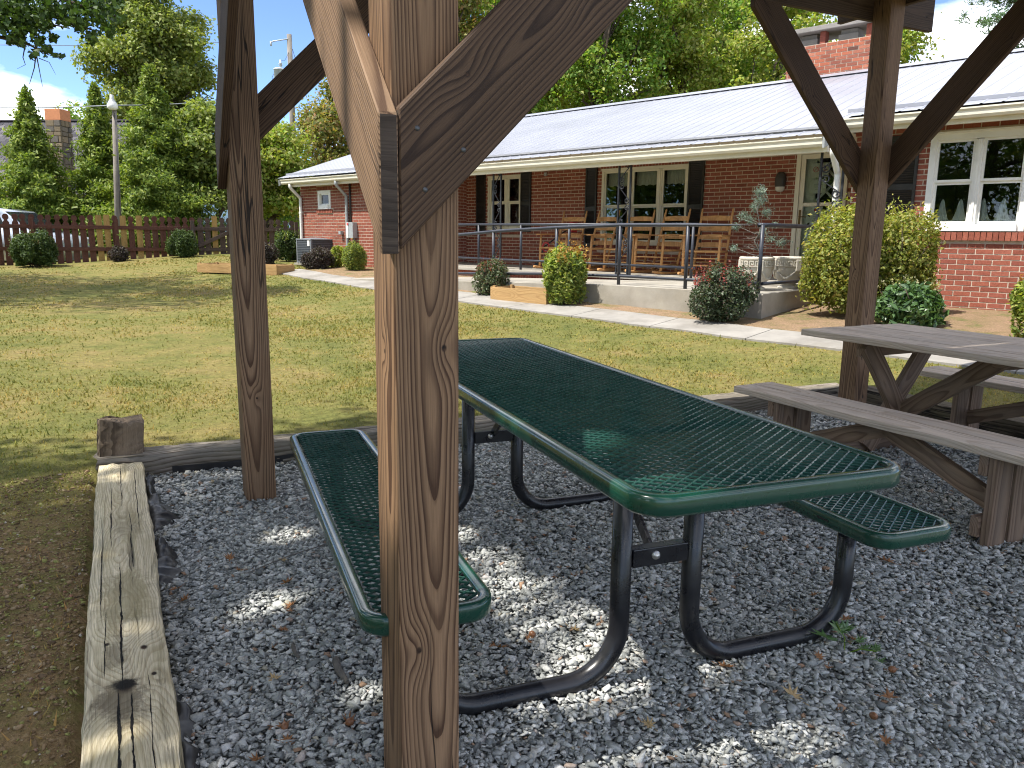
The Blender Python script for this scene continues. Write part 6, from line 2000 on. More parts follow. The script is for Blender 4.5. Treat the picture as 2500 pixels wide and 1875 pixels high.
# parked car behind the fence
M_CARP = simple('pale_blue_car_paint', (0.50, 0.56, 0.66), 0.22, 0.1, 0.03, 1.0, coat=0.8)
M_CARG = simple('car_glass', (0.02, 0.024, 0.03), 0.05, spec=0.8)
M_TYRE = simple('tyre_rubber', (0.018, 0.018, 0.018), 0.8)
car = thing('parked_car', 'pale blue white minivan parked beyond the left part of the fence', 'car', (-15.15, 22.7, 0.13), R(3))
sec = [(-2.45, 0.35), (-2.5, 0.75), (-2.42, 1.10), (-2.30, 1.62), (-2.05, 1.74), (0.6, 1.76), (1.0, 1.70), (1.75, 1.14), (2.45, 1.00), (2.62, 0.75), (2.6, 0.35)]
b = MB(); nn = len(sec); vs_ = []
ys_ = [(-0.92, 0.30), (-0.86, 1.0), (0.86, 1.0), (0.92, 0.30)]
for yy_, tap in ((-0.93, 0), (-0.80, 1), (0.80, 1), (0.93, 0)):
    for (x, z) in sec:
        if tap: vs_.append((x * 0.995, yy_ if z > 1.2 else yy_ * 1.10, z + 0.02 * (z > 1.2)))
        else: vs_.append((x * (0.96 if z > 1.2 else 1), yy_ * (0.86 if z > 1.2 else 1.0), z - (0.06 if z > 1.5 else 0)))
fs_ = [(k * nn + i, k * nn + (i + 1) % nn, (k + 1) * nn + (i + 1) % nn, (k + 1) * nn + i) for k in range(3) for i in range(nn)]
fs_ += [tuple(range(nn)), tuple(reversed(range(3 * nn, 4 * nn)))]
b.quadmesh(vs_, fs_, True).build('body', M_CARP, car)
for sy in (-1, 1):
    for (x0_, x1_) in ((-2.0, -1.0), (-0.92, 0.0), (0.08, 1.05)):
        MB().quadmesh([(x0_, sy * 0.925, 1.14), (x1_ + 0.1, sy * 0.925, 1.14), (x1_ - 0.12 * (x1_ > 1), sy * 0.835, 1.58), (x0_ + 0.03, sy * 0.835, 1.58)], [(0, 1, 2, 3)]).build('side_window', M_CARG, car)
    MB().tube([(-1.9, sy * 0.66, 1.80), (0.5, sy * 0.66, 1.82)], 0.018, 8).tube([(-1.9, sy * 0.66, 1.75), (-1.9, sy * 0.66, 1.80)], 0.015, 6).tube([(0.5, sy * 0.66, 1.76), (0.5, sy * 0.66, 1.82)], 0.015, 6).build('roof_rail', M_SHUT, car)
    MB().lathe([(0.0, 0.03), (0.10, 0.035), (0.11, 0.0)], 14).build('headlight', simple('lamp_lens', (0.6, 0.6, 0.6), 0.1), car, loc=(2.50, sy * 0.68, 0.86), rot=(0, R(90), 0))
    for wx_ in (-1.5, 1.6):
        w_ = MB().lathe([(0.20, -0.10), (0.31, -0.11), (0.335, -0.06), (0.335, 0.06), (0.31, 0.11), (0.20, 0.10)], 22).build('wheel', M_TYRE, car, loc=(wx_, sy * 0.86, 0.335), rot=(R(90), 0, 0))
        MB().lathe([(0.0, 0.085), (0.06, 0.09), (0.21, 0.07), (0.21, -0.07), (0.0, -0.085)], 16).build('rim', M_GREYMET, w_)
MB().quadmesh([(1.05, -0.76, 1.69), (1.05, 0.76, 1.69), (1.78, 0.84, 1.17), (1.78, -0.84, 1.17)], [(0, 1, 2, 3)]).build('windscreen', M_CARG, car)

# neighbour's house with stone chimney
M_SHG = None
def make_shingle():
    m, n, l, b = new_mat('roof_shingles')
    g = n.new('ShaderNodeNewGeometry')
    rp = ramp(n, [(0, (0.055, 0.053, 0.060)), (0.4, (0.085, 0.081, 0.088)), (0.75, (0.115, 0.108, 0.113)), (1, (0.145, 0.138, 0.14))])
    l.new(g.outputs['Random Per Island'], rp.inputs[0]); l.new(rp.outputs[0], b.inputs['Base Color']); b.inputs['Roughness'].default_value = 0.95
    b.inputs['Specular IOR Level'].default_value = 0.1
    return m
M_SHG = make_shingle()
M_STONE = make_brick('field_stone', [(0.10, 0.085, 0.065), (0.17, 0.14, 0.10), (0.22, 0.17, 0.11), (0.13, 0.12, 0.11), (0.26, 0.20, 0.13)])
M_CLAY = simple('orange_clay', (0.55, 0.22, 0.10), 0.8, var=0.1, scale=5)
M_LOGW = simple('brown_siding', (0.13, 0.085, 0.055), 0.85, var=0.2, scale=3)
cab = thing('neighbour_house', 'neighbouring house with grey shingle roof and orange topped stone chimney', 'house', (-22.5, 35.5, 0.5), R(-6))
CL = 15.0
MB().box((0, 0, 1.4), (CL - 0.8, 7.2, 2.8)).build('wall', M_LOGW, cab)
rz0, rz1, ry0 = 2.15, 5.45, -4.2
MB().quadmesh([(-CL / 2, ry0, rz0), (CL / 2, ry0, rz0), (CL / 2, 0, rz1), (-CL / 2, 0, rz1), (-CL / 2, -ry0, rz0), (CL / 2, -ry0, rz0)], [(0, 1, 2, 3), (3, 2, 5, 4), (0, 3, 4), (1, 5, 2)]).build('roof', M_LOGW, cab)
b = MB()
rows = 30
sl = math.hypot(ry0, rz1 - rz0)
rx_ = Matrix.Rotation(math.atan2(rz1 - rz0, -ry0), 3, 'X')
for j in range(rows):
    f = (j + 0.5) / rows
    yc, zc = ry0 * (1 - f), rz0 + (rz1 - rz0) * f
    x = -CL / 2 + (0.17 if j % 2 else 0)
    while x < CL / 2 - 0.05:
        w_ = min(0.33, CL / 2 - x)
        b.box((x + w_ / 2, yc - 0.02, zc + 0.022), (w_ - 0.012, sl / rows + 0.02, 0.018 + random.uniform(0, 0.012)), rot=rx_)
        x += 0.34
b.build('shingles', M_SHG, cab, kind='stuff')
MB().box((0, 0, rz1 + 0.05), (CL, 0.3, 0.06)).build('ridge_cap', M_SHG, cab)
MB().box((0, ry0 - 0.02, rz0 - 0.10), (CL, 0.05, 0.2)).build('fascia', M_LOGW, cab)
for x in (-4.5, -1.0, 4.6):
    w_ = MB().box((x, -3.62, 1.5), (1.1, 0.06, 1.2)).build('window', M_WHITE, cab)
    MB().box((x, -3.66, 1.5), (0.95, 0.02, 1.05)).build('pane', M_CARG, w_)
def px_at(px, d): return (px - 1250) / 1901.75 * d * math.cos(PITCH)
cpos = Vector((0, -3.75, 0))
for _ in range(30):
    w_ = cab.matrix_basis @ Vector((cpos.x, -3.9, 3.0))
    cpos.x += 0.6 * (px_at(156, w_.y) - w_.x)
sc_ = MB().box((cpos.x, -3.75, 2.48), (0.60, 0.56, 4.96)).build('chimney', simple('chimney_mortar', (0.22, 0.18, 0.13), 0.95), cab)
rst = random.Random(3)
z = 0.1
while z < 4.80:
    hh = rst.uniform(0.13, 0.26)
    for (ax_, lo, hi) in (('f', cpos.x - 0.31, cpos.x + 0.31), ('s', -4.03, -3.47)):
        x = lo
        while x < hi - 0.02:
            w_ = min(rst.uniform(0.16, 0.40), hi - x)
            if hi - x - w_ < 0.1: w_ = hi - x
            if ax_ == 'f': MB().box((0, 0, 0), (w_ - 0.025, 0.08, hh - 0.025), bev=0.012).build('stone', M_STONE, sc_, loc=(x + w_ / 2, -4.03 - rst.uniform(0, 0.03), z + hh / 2))
            else: MB().box((0, 0, 0), (0.08, w_ - 0.025, hh - 0.025), bev=0.012).build('stone', M_STONE, sc_, loc=(cpos.x + 0.30 + rst.uniform(0, 0.03), x + w_ / 2, z + hh / 2))
            x += w_
    z += hh
MB().box((cpos.x, -3.75, 5.15), (0.64, 0.60, 0.42), bev=0.02).build('clay_top', M_CLAY, sc_)

# utility pole with transformer, yard light pole, wires
M_POLE = simple('grey_pole_wood', (0.22, 0.195, 0.165), 0.95, var=0.25, scale=3, bumps=0.4)
M_TRAFO = simple('transformer_paint', (0.55, 0.58, 0.60), 0.4, 0.1, 0.05, 5)
def at(px, py, dist):
    """a point at that distance along the line of sight of a picture position (used only to read places off the photograph)"""
    d = fw + rt * ((px - 1250) / 1901.75) - up * ((py - 937.5) / 1901.75)
    return CAM + d * (dist / d.dot(Vector((0, 1, 0))))
ptop = at(706, 84, 45)
up_ = thing('utility_pole', 'tall grey utility pole with a transformer can between the shelter posts', 'utility pole', (ptop.x, ptop.y, 0.5))
ph_ = ptop.z - 0.5
MB().tube([(0, 0, -0.5), (0, 0, ph_ * 0.5), (0, 0, ph_)], [0.20, 0.17, 0.135], 12).build('pole', M_POLE, up_)
tz = at(676, 190, 45).z - 0.5
MB().lathe([(0.0, -0.55), (0.24, -0.52), (0.27, -0.45), (0.27, 0.38), (0.30, 0.40), (0.30, 0.44), (0.20, 0.50), (0.0, 0.52)], 20, c=(-0.62, -0.05, tz)).build('transformer', M_TRAFO, up_)
MB().lathe([(0.05, 0.50), (0.05, 0.60), (0.11, 0.62), (0.06, 0.68), (0.11, 0.72), (0.05, 0.78), (0.05, 0.92), (0.0, 0.93)], 12, c=(-0.52, -0.05, tz)).build('bushing', M_TRAFO, up_)
MB().box((-0.24, -0.03, tz + 0.2), (0.5, 0.08, 0.06)).box((-0.24, -0.03, tz - 0.25), (0.5, 0.08, 0.06)).build('bracket', M_GREYMET, up_)
MB().tube([(0, -0.1, ph_ - 0.25), (-0.85, -0.1, ph_ - 0.38), (-0.98, -0.1, ph_ - 0.45)], 0.035, 8).tube([(-0.98, -0.1, ph_ - 0.62), (-0.98, -0.1, ph_ - 0.38)], 0.05, 8).build('arm', M_TRAFO, up_)
MB().tube([(0.1, -0.1, ph_ - 0.7), (-0.25, -0.2, ph_ - 1.4), (-0.52, -0.05, tz + 0.92)], 0.010, 5).tube([(-0.85, -0.05, tz + 0.3), (-1.0, -0.1, tz), (-0.8, -0.1, tz - 0.7)], 0.012, 5).build('jumper_wire', M_SHUT, up_)
M_WIRE = simple('wire', (0.28, 0.30, 0.31), 0.5, 0.3)
M_WIRE_D = simple('dark_wire', (0.03, 0.03, 0.035), 0.6)
def wire(label, pts, r, mat, sag=0.0):
    P_ = []
    for i in range(len(pts) - 1):
        a, c = Vector(pts[i]), Vector(pts[i + 1])
        for k in range(12):
            f = k / 12
            q = a.lerp(c, f); q.z -= sag * 4 * f * (1 - f); P_.append(q)
    P_.append(Vector(pts[-1]))
    o = MB().tube(P_, r, 5).build('overhead_wire', mat)
    o['label'] = label; o['category'] = 'wire'; o['group'] = 'overhead wires'
lp = at(279, 268, 23.2)
lt = thing('yard_light', 'thin weathered pole with a white yard light on top in front of the conifers', 'street light', (lp.x, lp.y, 0.45))
lh = lp.z - 0.45
lean_ = Vector((0.12, 0, 0))
MB().tube([(-0.20, 0, -0.3), (-0.10, 0, lh * 0.5), (0, 0, lh)], [0.105, 0.085, 0.062], 10).build('pole', M_POLE, lt)
MB().lathe([(0.0, 0.40), (0.05, 0.39), (0.06, 0.27), (0.075, 0.25), (0.10, 0.20)], 14, c=(0.0, -0.09, lh)).build('photocell', M_GREYMET, lt)
MB().lathe([(0.10, 0.20), (0.135, 0.12), (0.145, 0.04), (0.11, 0.0), (0.07, -0.02), (0.0, -0.02)], 18, c=(0.0, -0.09, lh)).build('lamp_head', M_WHITE, lt)
MB().tube([(-0.14, 0.05, 0.0), (0.02, -0.10, lh * 0.55), (0.03, -0.07, lh - 0.1)], 0.008, 5).build('cable', M_WIRE_D, lt)
wire('highest pale wire crossing in front of the tall broadleaf tree', [at(-80, 108, 36), at(545, 103, 44)], 0.016, M_WIRE, 0.1)
wire('pale wire running through the yard light', [at(-80, 260, 27), at(279, 257, 23.2), at(532, 245, 29)], 0.016, M_WIRE, 0.05)
wire('low pale wire right of the yard light', [at(400, 305, 30), at(540, 288, 30)], 0.013, M_WIRE, 0.05)
wire('bright service cable dropping from the utility pole to the right', [at(712, 205, 45), at(830, 287, 34), at(1000, 380, 26)], 0.022, M_WIRE, 0.2)
wire('dark guy wire left of the bright service cable', [at(714, 120, 45), at(770, 310, 44)], 0.014, M_WIRE_D)
wire('thin dark wire below the bright service cable', [at(716, 262, 45), at(840, 302, 42), at(960, 350, 38)], 0.012, M_WIRE_D, 0.1)
# ================================================================== TREES
def px_x(px, d): return (px - 1250) / 1901.75 * d * math.cos(PITCH)
broadleaf('broadleaf_tree', 'tall full broadleaf tree rising behind the conifers left of the shelter', px_x(400, 40), 40, 13.6, 3.15, 0.16, 'olive', 62000, 0.19, 84, 0.32, None, 21, csc=(0.26, 0.36))
thuja('conifer', 'feathery conifer left of the stone chimney', px_x(90, 24.5), 24.5, 5.0, 1.55, 'thuja', 30000, 0.125, 'conifers behind the fence', 22)
thuja('conifer', 'tall feathery conifer just left of the yard light', px_x(255, 25.5), 25.5, 5.2, 1.45, 'thuja', 26000, 0.125, 'conifers behind the fence', 23)
thuja('conifer', 'widest dark conifer right of the yard light', px_x(388, 25.0), 25.0, 5.6, 2.05, 'thuja', 38000, 0.125, 'conifers behind the fence', 24)
broadleaf('broadleaf_tree', 'round broadleaf tree over the shingle roof', px_x(210, 48), 48, 8.6, 3.0, 0.1, 'oak', 12000, 0.24, 30, 0.25, None, 25)
broadleaf('broadleaf_tree', 'broadleaf tree at the left picture edge above the shingle roof', px_x(-60, 55), 55, 9.2, 3.6, 0.1, 'olive', 9000, 0.26, 26, 0.25, None, 26)
broadleaf('broadleaf_tree', 'low dark tree behind the stone chimney', px_x(60, 62), 62, 7.0, 3.0, 0.1, 'oak', 6000, 0.26, 20, 0.2, None, 27)
broadleaf('dogwood_tree', 'yellow green dogwood between the conifers and the far left post', px_x(520, 26), 26, 4.9, 1.55, 0.06, 'dogwood', 17000, 0.15, 44, 0.13, None, 28, csc=(0.26, 0.38))
broadleaf('dogwood_tree', 'darker dogwood right of the far left post above the fence', px_x(668, 28), 28, 4.6, 1.75, 0.06, 'light', 15000, 0.15, 40, 0.13, None, 29, csc=(0.26, 0.38))
broadleaf('broadleaf_tree', 'low tree with yellowing leaves behind the left end of the brick house', px_x(800, 33), 33, 5.9, 2.1, 0.08, 'turning', 15000, 0.16, 40, 0.16, None, 30)
broadleaf('broadleaf_tree', 'tree with reddish leaves behind the left knee brace', px_x(880, 38), 38, 8.6, 2.4, 0.15, 'turning', 14000, 0.18, 36, 0.2, None, 31)
broadleaf('broadleaf_tree', 'low green tree behind the foot of the utility pole', px_x(640, 40), 40, 6.2, 2.6, 0.06, 'oak', 12000, 0.2, 30, 0.2, None, 32)
# wood behind the house
WD = 'trees in the wood behind the brick house'
wood_trees = [
    ('broadleaf_tree', 'slender pale tree with bare twigs right beside the near post', 1075, 32, 13.0, 2.2, 0.25, 'turning', 9000, 0.17, 30, 41),
    ('broadleaf_tree', 'dark leaning tree behind the left end of the long roof', 1215, 36, 15.5, 3.2, 0.20, 'oak', 20000, 0.19, 44, 42),
    ('broadleaf_tree', 'tree with a forked trunk behind the knee brace', 1330, 40, 18.0, 3.6, 0.18, 'light', 24000, 0.20, 48, 43),
    ('broadleaf_tree', 'tall tree right of the knee brace with visible dark trunk', 1470, 34, 15.0, 3.0, 0.16, 'oak', 22000, 0.18, 46, 44),
    ('broadleaf_tree', 'brightest light green tree above the middle of the roof', 1610, 36, 16.0, 3.1, 0.14, 'light', 26000, 0.18, 50, 45),
    ('broadleaf_tree', 'medium green tree left of the brick chimney', 1745, 40, 16.5, 3.4, 0.18, 'oak', 22000, 0.20, 46, 46),
    ('broadleaf_tree', 'yellow green tree behind the brick chimney', 1880, 34, 12.0, 2.9, 0.15, 'light', 20000, 0.18, 42, 47),
    ('broadleaf_tree', 'tree showing right of the far right post beside the chimney', 2090, 38, 12.5, 3.0, 0.15, 'light', 17000, 0.19, 40, 48),
    ('broadleaf_tree', 'deep shaded tree filling the gap low behind the long roof', 1390, 50, 15.0, 4.5, 0.05, 'oak', 17000, 0.26, 44, 49),
    ('broadleaf_tree', 'deep shaded tree low behind the chimney', 1690, 52, 16.0, 5.0, 0.05, 'oak', 17000, 0.26, 44, 50),
    ('broadleaf_tree', 'backmost tree between the near post and the knee brace', 1140, 55, 17.0, 4.6, 0.08, 'olive', 13000, 0.28, 40, 51),
]
for (nm, lb, px, d, h_, cr, bf, mt, nl, sz_, ncl, sd) in wood_trees:
    broadleaf(nm, lb, px_x(px, d), d, h_, cr, bf, mt, nl, sz_, ncl, 0.24, WD, sd, csc=(0.24, 0.36), z0=0.8)
# pine at the right edge
pn = thing('pine_tree', 'blue green pine reaching above the roof at the right edge', 'tree', (px_x(2440, 36), 36, 0.8))
b = MB(); limb(b, (0, 0, 0), (0.1, 0, 14.5), 0.26, 0.05, 77, 0, 9, 10)
C = []; rs = random.Random(78)
for k in range(64):
    z_ = rs.uniform(2.5, 14.3); L = (1 - (z_ - 2.5) / 13.5) * 3.4 + 0.5
    a = rs.uniform(0, 2 * PI); e = Vector((L * math.cos(a), L * math.sin(a), z_ + L * 0.30))
    pts = limb(b, (0.05, 0, z_), e, 0.05, 0.01, 100 + k, 0.0, 5, 5)
    for q in pts[2:]:
        for j in range(3):
            c = q + Vector((rs.gauss(0, 0.28), rs.gauss(0, 0.28), rs.gauss(0.05, 0.16)))
            for _ in range(44): C.append((c.x + rs.gauss(0, 0.13), c.y + rs.gauss(0, 0.13), c.z + rs.gauss(0, 0.10)))
b.build('trunk', M_BARK, pn)
v, f = leaves(np.array(C), 0.24, None, 0.3, 0, 0.17, axis=np.array([0, 0, 1.0]), ab=0.4)
link('crown', np_mesh('crown', v, f), LM['pine'], pn)

# ---- shade trees and added reflection trees, out of the picture but for one branch
def out_of_view(c, q, mx=0.70, my=0.54):
    p = CI @ c
    if p.z > 0: return True
    d = -p.z
    return abs(p.x) - q * 1.5 > mx * d or p.y - q * 1.5 > my * d or -p.y - q * 1.5 > my * d
tA = broadleaf('maple_tree', 'maple outside the left edge, one leafy branch hanging into the sky', -14.6, 12.2, 14.5, 5.4, 0.26, 'maple', 17000, 0.17, 60, 0.33, None, 61, filt=out_of_view, csc=(0.20, 0.30))
b = MB(); cl = []
OX = Vector((-14.6, 12.2, G((-14.6, 12.2))))
def bp(px, py, d=13.6): return at(px, py, d) - OX
root = Vector((0.3, 0.5, 5.2))
main = [(-150, 20), (-40, 60), (30, 95), (75, 118)]
for path, r0 in (([(-160, -20), (-60, 0), (60, 30), (150, 45), (230, 75)], 0.05), ([(-160, 60), (-50, 80), (20, 95), (70, 108), (88, 118)], 0.045), ([(-60, -40), (120, -10), (220, 20), (300, 45)], 0.04),
                 ([(70, 30), (130, 60), (170, 70)], 0.02), ([(150, 45), (200, 75), (225, 108)], 0.015), ([(86, 90), (88, 130), (84, 165), (72, 205)], 0.018), ([(87, 125), (94, 160), (104, 212)], 0.014), ([(60, 118), (56, 140), (62, 158), (42, 168)], 0.010), ([(95, 142), (120, 152), (136, 182)], 0.008), ([(225, 105), (232, 140)], 0.005), ([(88, 118), (120, 134), (150, 138)], 0.009)):
    pts = [bp(*q, 13.6 + 0.25 * math.sin(q[0] * 0.05)) for q in path]
    b.tube(pts, [r0 * (1 - 0.75 * i / (len(pts) - 1)) for i in range(len(pts))], 6)
limb(b, root, bp(-150, 0), 0.10, 0.055, 62, 0, 7, 6)
b.build('branch', M_BARK, tA)
rs = random.Random(64)
blobs = [(10, 20, 26), (45, 15, 26), (80, 28, 26), (115, 22, 24), (150, 30, 26), (185, 28, 26), (220, 20, 26), (255, 25, 22), (282, 48, 16), (300, 44, 9), (20, 62, 22), (50, 75, 20), (80, 72, 22), (110, 60, 22), (95, 100, 16), (112, 122, 12), (88, 128, 13), (135, 135, 7), (148, 138, 5),
         (200, 62, 20), (222, 88, 15), (226, 104, 10), (262, 70, 18), (245, 48, 18), (160, 52, 16), (50, 100, 14), (25, 92, 14), (0, 50, 24), (-30, 40, 30), (-40, 80, 24), (270, 85, 8), (60, 45, 24), (-60, 10, 40), (20, -20, 40), (110, -25, 40), (200, -25, 40), (270, -15, 30), (285, 5, 16), (128, 92, 10)]
C = []
for (x, y, q) in blobs:
    for k in range(int(q * q * 0.26) + 6):
        w = at(x + rs.gauss(0, q * 0.52), y + rs.gauss(0, q * 0.45), 13.6 + rs.gauss(0, 0.4)) - OX
        C.append(w[:])
v, f = leaves(np.array(C), 0.085, None, 0.55, 0, 0.75)
link('branch_leaves', np_mesh('branch_leaves', v, f), LM['maple'], tA)
tB = broadleaf('maple_tree', 'maple standing left of the shelter outside the picture', -5.6, 0.2, 10.5, 3.5, 0.50, 'maple', 30000, 0.16, 74, 0.22, None, 65, filt=out_of_view, csc=(0.22, 0.32), lean=(0.6, 0.5),
               gaps=[(PW(0.74, 0.16), 0.30), (PW(0.52, 0.08), 0.18), (PW(0.80, 0.55), 0.20), (PW(0.72, 0.85), 0.20), (PW(0.78, 1.15), 0.15), (PW(0.75, 1.5), 0.12), (PW(-0.10, 1.16), 0.12), (PW(0.10, 1.80), 0.13), (PW(0.0, 0.0, 1.62), 0.18), (PW(-0.02, 0.3, 1.80), 0.18), (PW(-0.55, 0.30, 0.1), 0.16), (PW(1.02, -0.22), 0.13), (PW(0.05, 0.45), 0.10)])  # unseen crown, its gaps shaped to drop sun patches on gravel and post
tC = broadleaf('reflection_oak', 'unseen oak added for window reflections, behind the viewer left of the lawn', -15.5, -3.5, 14, 5.6, 0.10, 'oak', 13000, 0.22, 44, 0.35, None, 66)  # unseen oaks, added as dark green for the windows to reflect
tD = broadleaf('reflection_oak', 'unseen oak added for window reflections, behind the viewer', -9.0, -13.0, 15, 6.0, 0.08, 'oak', 11000, 0.24, 44, 0.35, None, 67)
tE = broadleaf('reflection_oak', 'unseen oak added for window reflections, far to the left of the lawn', -25.0, 6.0, 14, 6.0, 0.06, 'olive', 11000, 0.24, 44, 0.35, None, 68)

for i, (x_, y_, h_, r_) in enumerate([(-12, -7, 6, 3.4), (-17, -1, 6, 3.4), (-20, 4, 7, 3.6), (-21, 10, 7, 3.6), (-6, -11, 6, 3.6), (-18, -9, 9, 4.2), (-24, 0, 10, 4.5), (-26, 14, 9, 4.2)]):  # unseen thicket, added so the windows reflect leaves instead of bright sky
    broadleaf('reflection_tree', ['unseen low bushy tree added behind the viewer nearest the lawn', 'unseen bushy tree added behind the viewer beside the oak', 'unseen bushy tree added left of the lawn beyond the maple', 'unseen bushy tree added left of the lawn nearest the fence', 'unseen low bushy tree added directly behind the viewer', 'unseen taller tree added far behind the viewer', 'unseen tallest tree of the added thicket left of the lawn', 'unseen tall tree of the added thicket level with the fence'][i], x_, y_, h_, r_, 0.0, 'oak', 7000, 0.26, 34, 0.15, 'unseen thicket added for the window reflections', 300 + i, csc=(0.32, 0.44))

# ================================================================== LITTER ON THE GRAVEL
M_DRY = leaf_mat('dry_leaf', [(0.20, 0.085, 0.035), (0.26, 0.12, 0.05), (0.34, 0.17, 0.075)], trans=0.15, rough=0.7)
M_DRY2 = leaf_mat('dry_leaf_pale', [(0.42, 0.28, 0.14), (0.46, 0.34, 0.18)], trans=0.15, rough=0.7)
def dry_leaf_mesh(seed, L):
    r = random.Random(seed)
    lob = 9
    pts = []
    for k in range(2 * lob):
        a = 2 * PI * k / (2 * lob)
        rr_ = (1.0 if k % 2 == 0 else 0.45) * (0.75 + 0.35 * abs(math.cos(a / 2)))
        pts.append((math.cos(a) * rr_ * L * 0.55, math.sin(a) * rr_ * L * 0.40))
    curl = r.uniform(0.5, 1.4)
    vs_ = [(0, 0, 0.004)] + [(x, y, 0.004 + curl * (y * y) / L * 1.6 + abs(x) * 0.12 * curl + r.gauss(0, L * 0.03)) for x, y in pts]
    fs_ = [(0, 1 + k, 1 + (k + 1) % len(pts)) for k in range(len(pts))]
    b = MB().quadmesh(vs_, fs_)
    b.tube([(-L * 0.45, 0, 0.006), (-L * 0.75, L * 0.05, 0.012)], 0.0012, 4)
    return b
def litter(px, py, L, seed, mat, label=None):
    w = at(px, py, 1.0); d = (w - CAM); p = CAM + d * ((0.022 - CAM.z) / d.z)
    o = dry_leaf_mesh(seed, L).build('dry_leaf', mat, loc=(p.x, p.y, 0.022), rot=(random.gauss(0, 0.25), random.gauss(0, 0.25), seed * 2.1))
    o['label'] = label or 'small curled brown leaf lying on the grey gravel'
    o['category'] = 'leaf'; o['group'] = 'dry leaves scattered on the gravel'
litter(2165, 1372, 0.085, 1, M_DRY, 'tan brown oak leaf alone on the gravel right of the far bench leg')
litter(2250, 1350, 0.06, 2, M_DRY, 'dark red brown leaf on the gravel near the wooden bench leg')
litter(1215, 1582, 0.075, 3, M_DRY, 'rust brown leaf on the gravel just right of the near post')
litter(1585, 1772, 0.05, 4, M_DRY2, 'pale orange leaf in the bright sun patch on the gravel')
litter(520, 1180, 0.065, 5, M_DRY2, 'pale yellow oak leaf on the gravel left of the far left post')
LEAF_LABELS = ['red brown leaf left of the far left post base', 'flat brown leaf just below the far left post', 'long torn brown leaf left of the green bench middle', "brown leaf scrap beside the bench's left edge", "red brown leaf by the timber's middle", 'curled leaf tight against the bleached timber', 'reddish bark-like leaf in the gravel below the bench', 'red leaf above the small bright sun spot', 'brown leaf at the edge of the small bright sun spot', 'brown leaf under the bench end left of the near post', 'pale curled leaf left of the thick stick', 'brown leaf below the thick stick', "brown leaf close to the near post's left side", 'brown leaf at the bottom edge left of the near post', 'tiny brown leaf above the bottom edge', 'brown leaf in the long sun streak under the table', 'brown leaf at the rim of the long sun streak', 'orange leaf above the round sun patch', 'brown leaf at the left of the round sun patch', 'small brown leaf behind the near table leg', 'brown leaf below the right table leg', 'red brown leaf beside the weed', 'brown leaf right of the weed', 'brown leaf in the gravel far right of the weed', 'long red brown leaf below the right leg bend', 'brown leaf low at the right of the gravel', 'brown leaf right below the weed', 'brown leaf inside the right table leg loop', 'tan leaf under the right leg loop', 'red brown leaf touching the outer leg bend', 'brown leaf behind the right table leg', 'brown leaf under the front edge of the tabletop', "olive brown leaf touching the weed's stem"]
for i, (x, y, L) in enumerate([(560, 1365, .06), (585, 1395, .05), (700, 1425, .07), (690, 1370, .05), (430, 1440, .05), (450, 1468, .05), (705, 1495, .05), (712, 1480, .05), (690, 1540, .05), (880, 1520, .05), (670, 1660, .05), (690, 1775, .05), (850, 1765, .05), (628, 1860, .05), (700, 1810, .04),
                                (1350, 1410, .04), (1400, 1408, .04), (1402, 1540, .05), (1290, 1565, .05), (1330, 1310, .04), (1770, 1630, .06), (2000, 1605, .04), (2022, 1632, .04), (2170, 1705, .06), (1935, 1700, .07), (2160, 1810, .05), (2180, 1640, .04), (1990, 1455, .04), (1940, 1495, .05), (2065, 1515, .06), (1860, 1305, .04), (1820, 1340, .04), (2085, 1565, .05)]):
    litter(x, y, L, 10 + i, M_DRY2 if i % 7 == 3 else M_DRY, LEAF_LABELS[i])
def ground_hit(px, py, z=0.015):
    w = at(px, py, 1.0); d = (w - CAM); return CAM + d * ((z - CAM.z) / d.z)
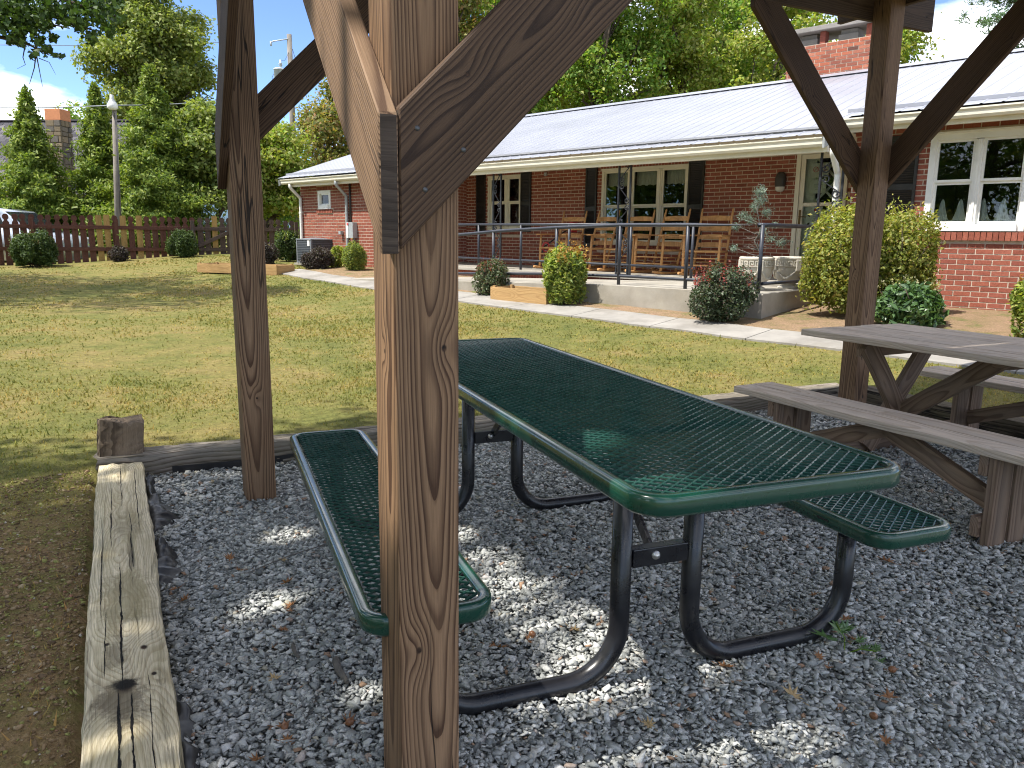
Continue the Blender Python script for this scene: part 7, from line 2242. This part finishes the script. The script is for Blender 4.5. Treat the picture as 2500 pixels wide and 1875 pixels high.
for i, (x0, y0, x1, y1, r_, lb) in enumerate([(820, 1610, 848, 1665, 0.012, 'thick grey bark stick on the gravel left of the near post'), (716, 1575, 728, 1605, 0.007, 'short stub of twig on the gravel'), (790, 1330, 600, 1400, 0.0025, 'long thin twig on the gravel beside the green bench'),
                                              (415, 1488, 475, 1465, 0.003, 'thin twig on the gravel beside the bleached timber'), (2380, 1590, 2440, 1650, 0.002, 'thin curved twig on the gravel at the right'), (2270, 1810, 2310, 1860, 0.002, 'thin twig low at the right of the gravel')]):
    a, c = ground_hit(x0, y0, 0.03), ground_hit(x1, y1, 0.03)
    mm = (a + c) / 2 + Vector((random.gauss(0, 0.01), random.gauss(0, 0.01), 0.004))
    o = MB().tube([a, mm, c], [r_, r_ * 0.95, r_ * 0.6], 7).build('twig', M_BARK_G); o['label'] = lb; o['category'] = 'twig'
# leafy sprig of weed
wp = ground_hit(2062, 1590, 0.02)
wd = thing('weed', 'green leafy weed sprig growing in the gravel beside the far bench leg', 'weed', (wp.x, wp.y, 0.0))
b = MB(); b.tube([(0, 0, 0.0), (0.01, 0.03, 0.05), (0.0, 0.08, 0.075)], 0.0025, 5).tube([(0, 0, 0.01), (0.04, -0.02, 0.04), (0.075, -0.05, 0.05)], 0.0025, 5).build('stem', LM['oak'].copy(), wd)
for k, (x, y, z, L, a) in enumerate([(0, 0.06, 0.06, 0.09, 1.4), (-0.05, 0.03, 0.045, 0.10, 2.9), (0.03, 0.07, 0.055, 0.07, 0.5), (0.05, -0.02, 0.04, 0.05, 5.6), (0.075, -0.05, 0.05, 0.05, 5.0), (0.07, -0.09, 0.035, 0.05, 4.6), (0.05, 0.01, 0.05, 0.05, 0.2), (0.085, -0.02, 0.04, 0.045, 5.9)]):
    m_ = dry_leaf_mesh(200 + k, L)
    m_.build('leaf', LM['laurel'], wd, loc=(x, y, z), rot=(0.2, -0.2, a))
# acorns
M_ACORN = simple('acorn', (0.20, 0.085, 0.035), 0.4)
for i, (x, y) in enumerate([(2132, 1747), (2178, 1634), (853, 1762), (695, 1773), (1300, 1548)]):
    p = ground_hit(x, y, 0.03)
    o = MB().lathe([(0.0, -0.012), (0.008, -0.008), (0.0105, 0.0), (0.009, 0.008), (0.0, 0.014)], 12).build('acorn', M_ACORN, loc=p, rot=(1.2, 0.3, i))
    o['label'] = ['acorn low at the right of the gravel', 'acorn to the right of the weed in the gravel', 'acorn close to the left side of the near post', 'acorn well left of the near post low on the gravel', 'acorn just right of the near post by the table leg'][i]; o['category'] = 'acorn'; o['group'] = 'acorns on the gravel'
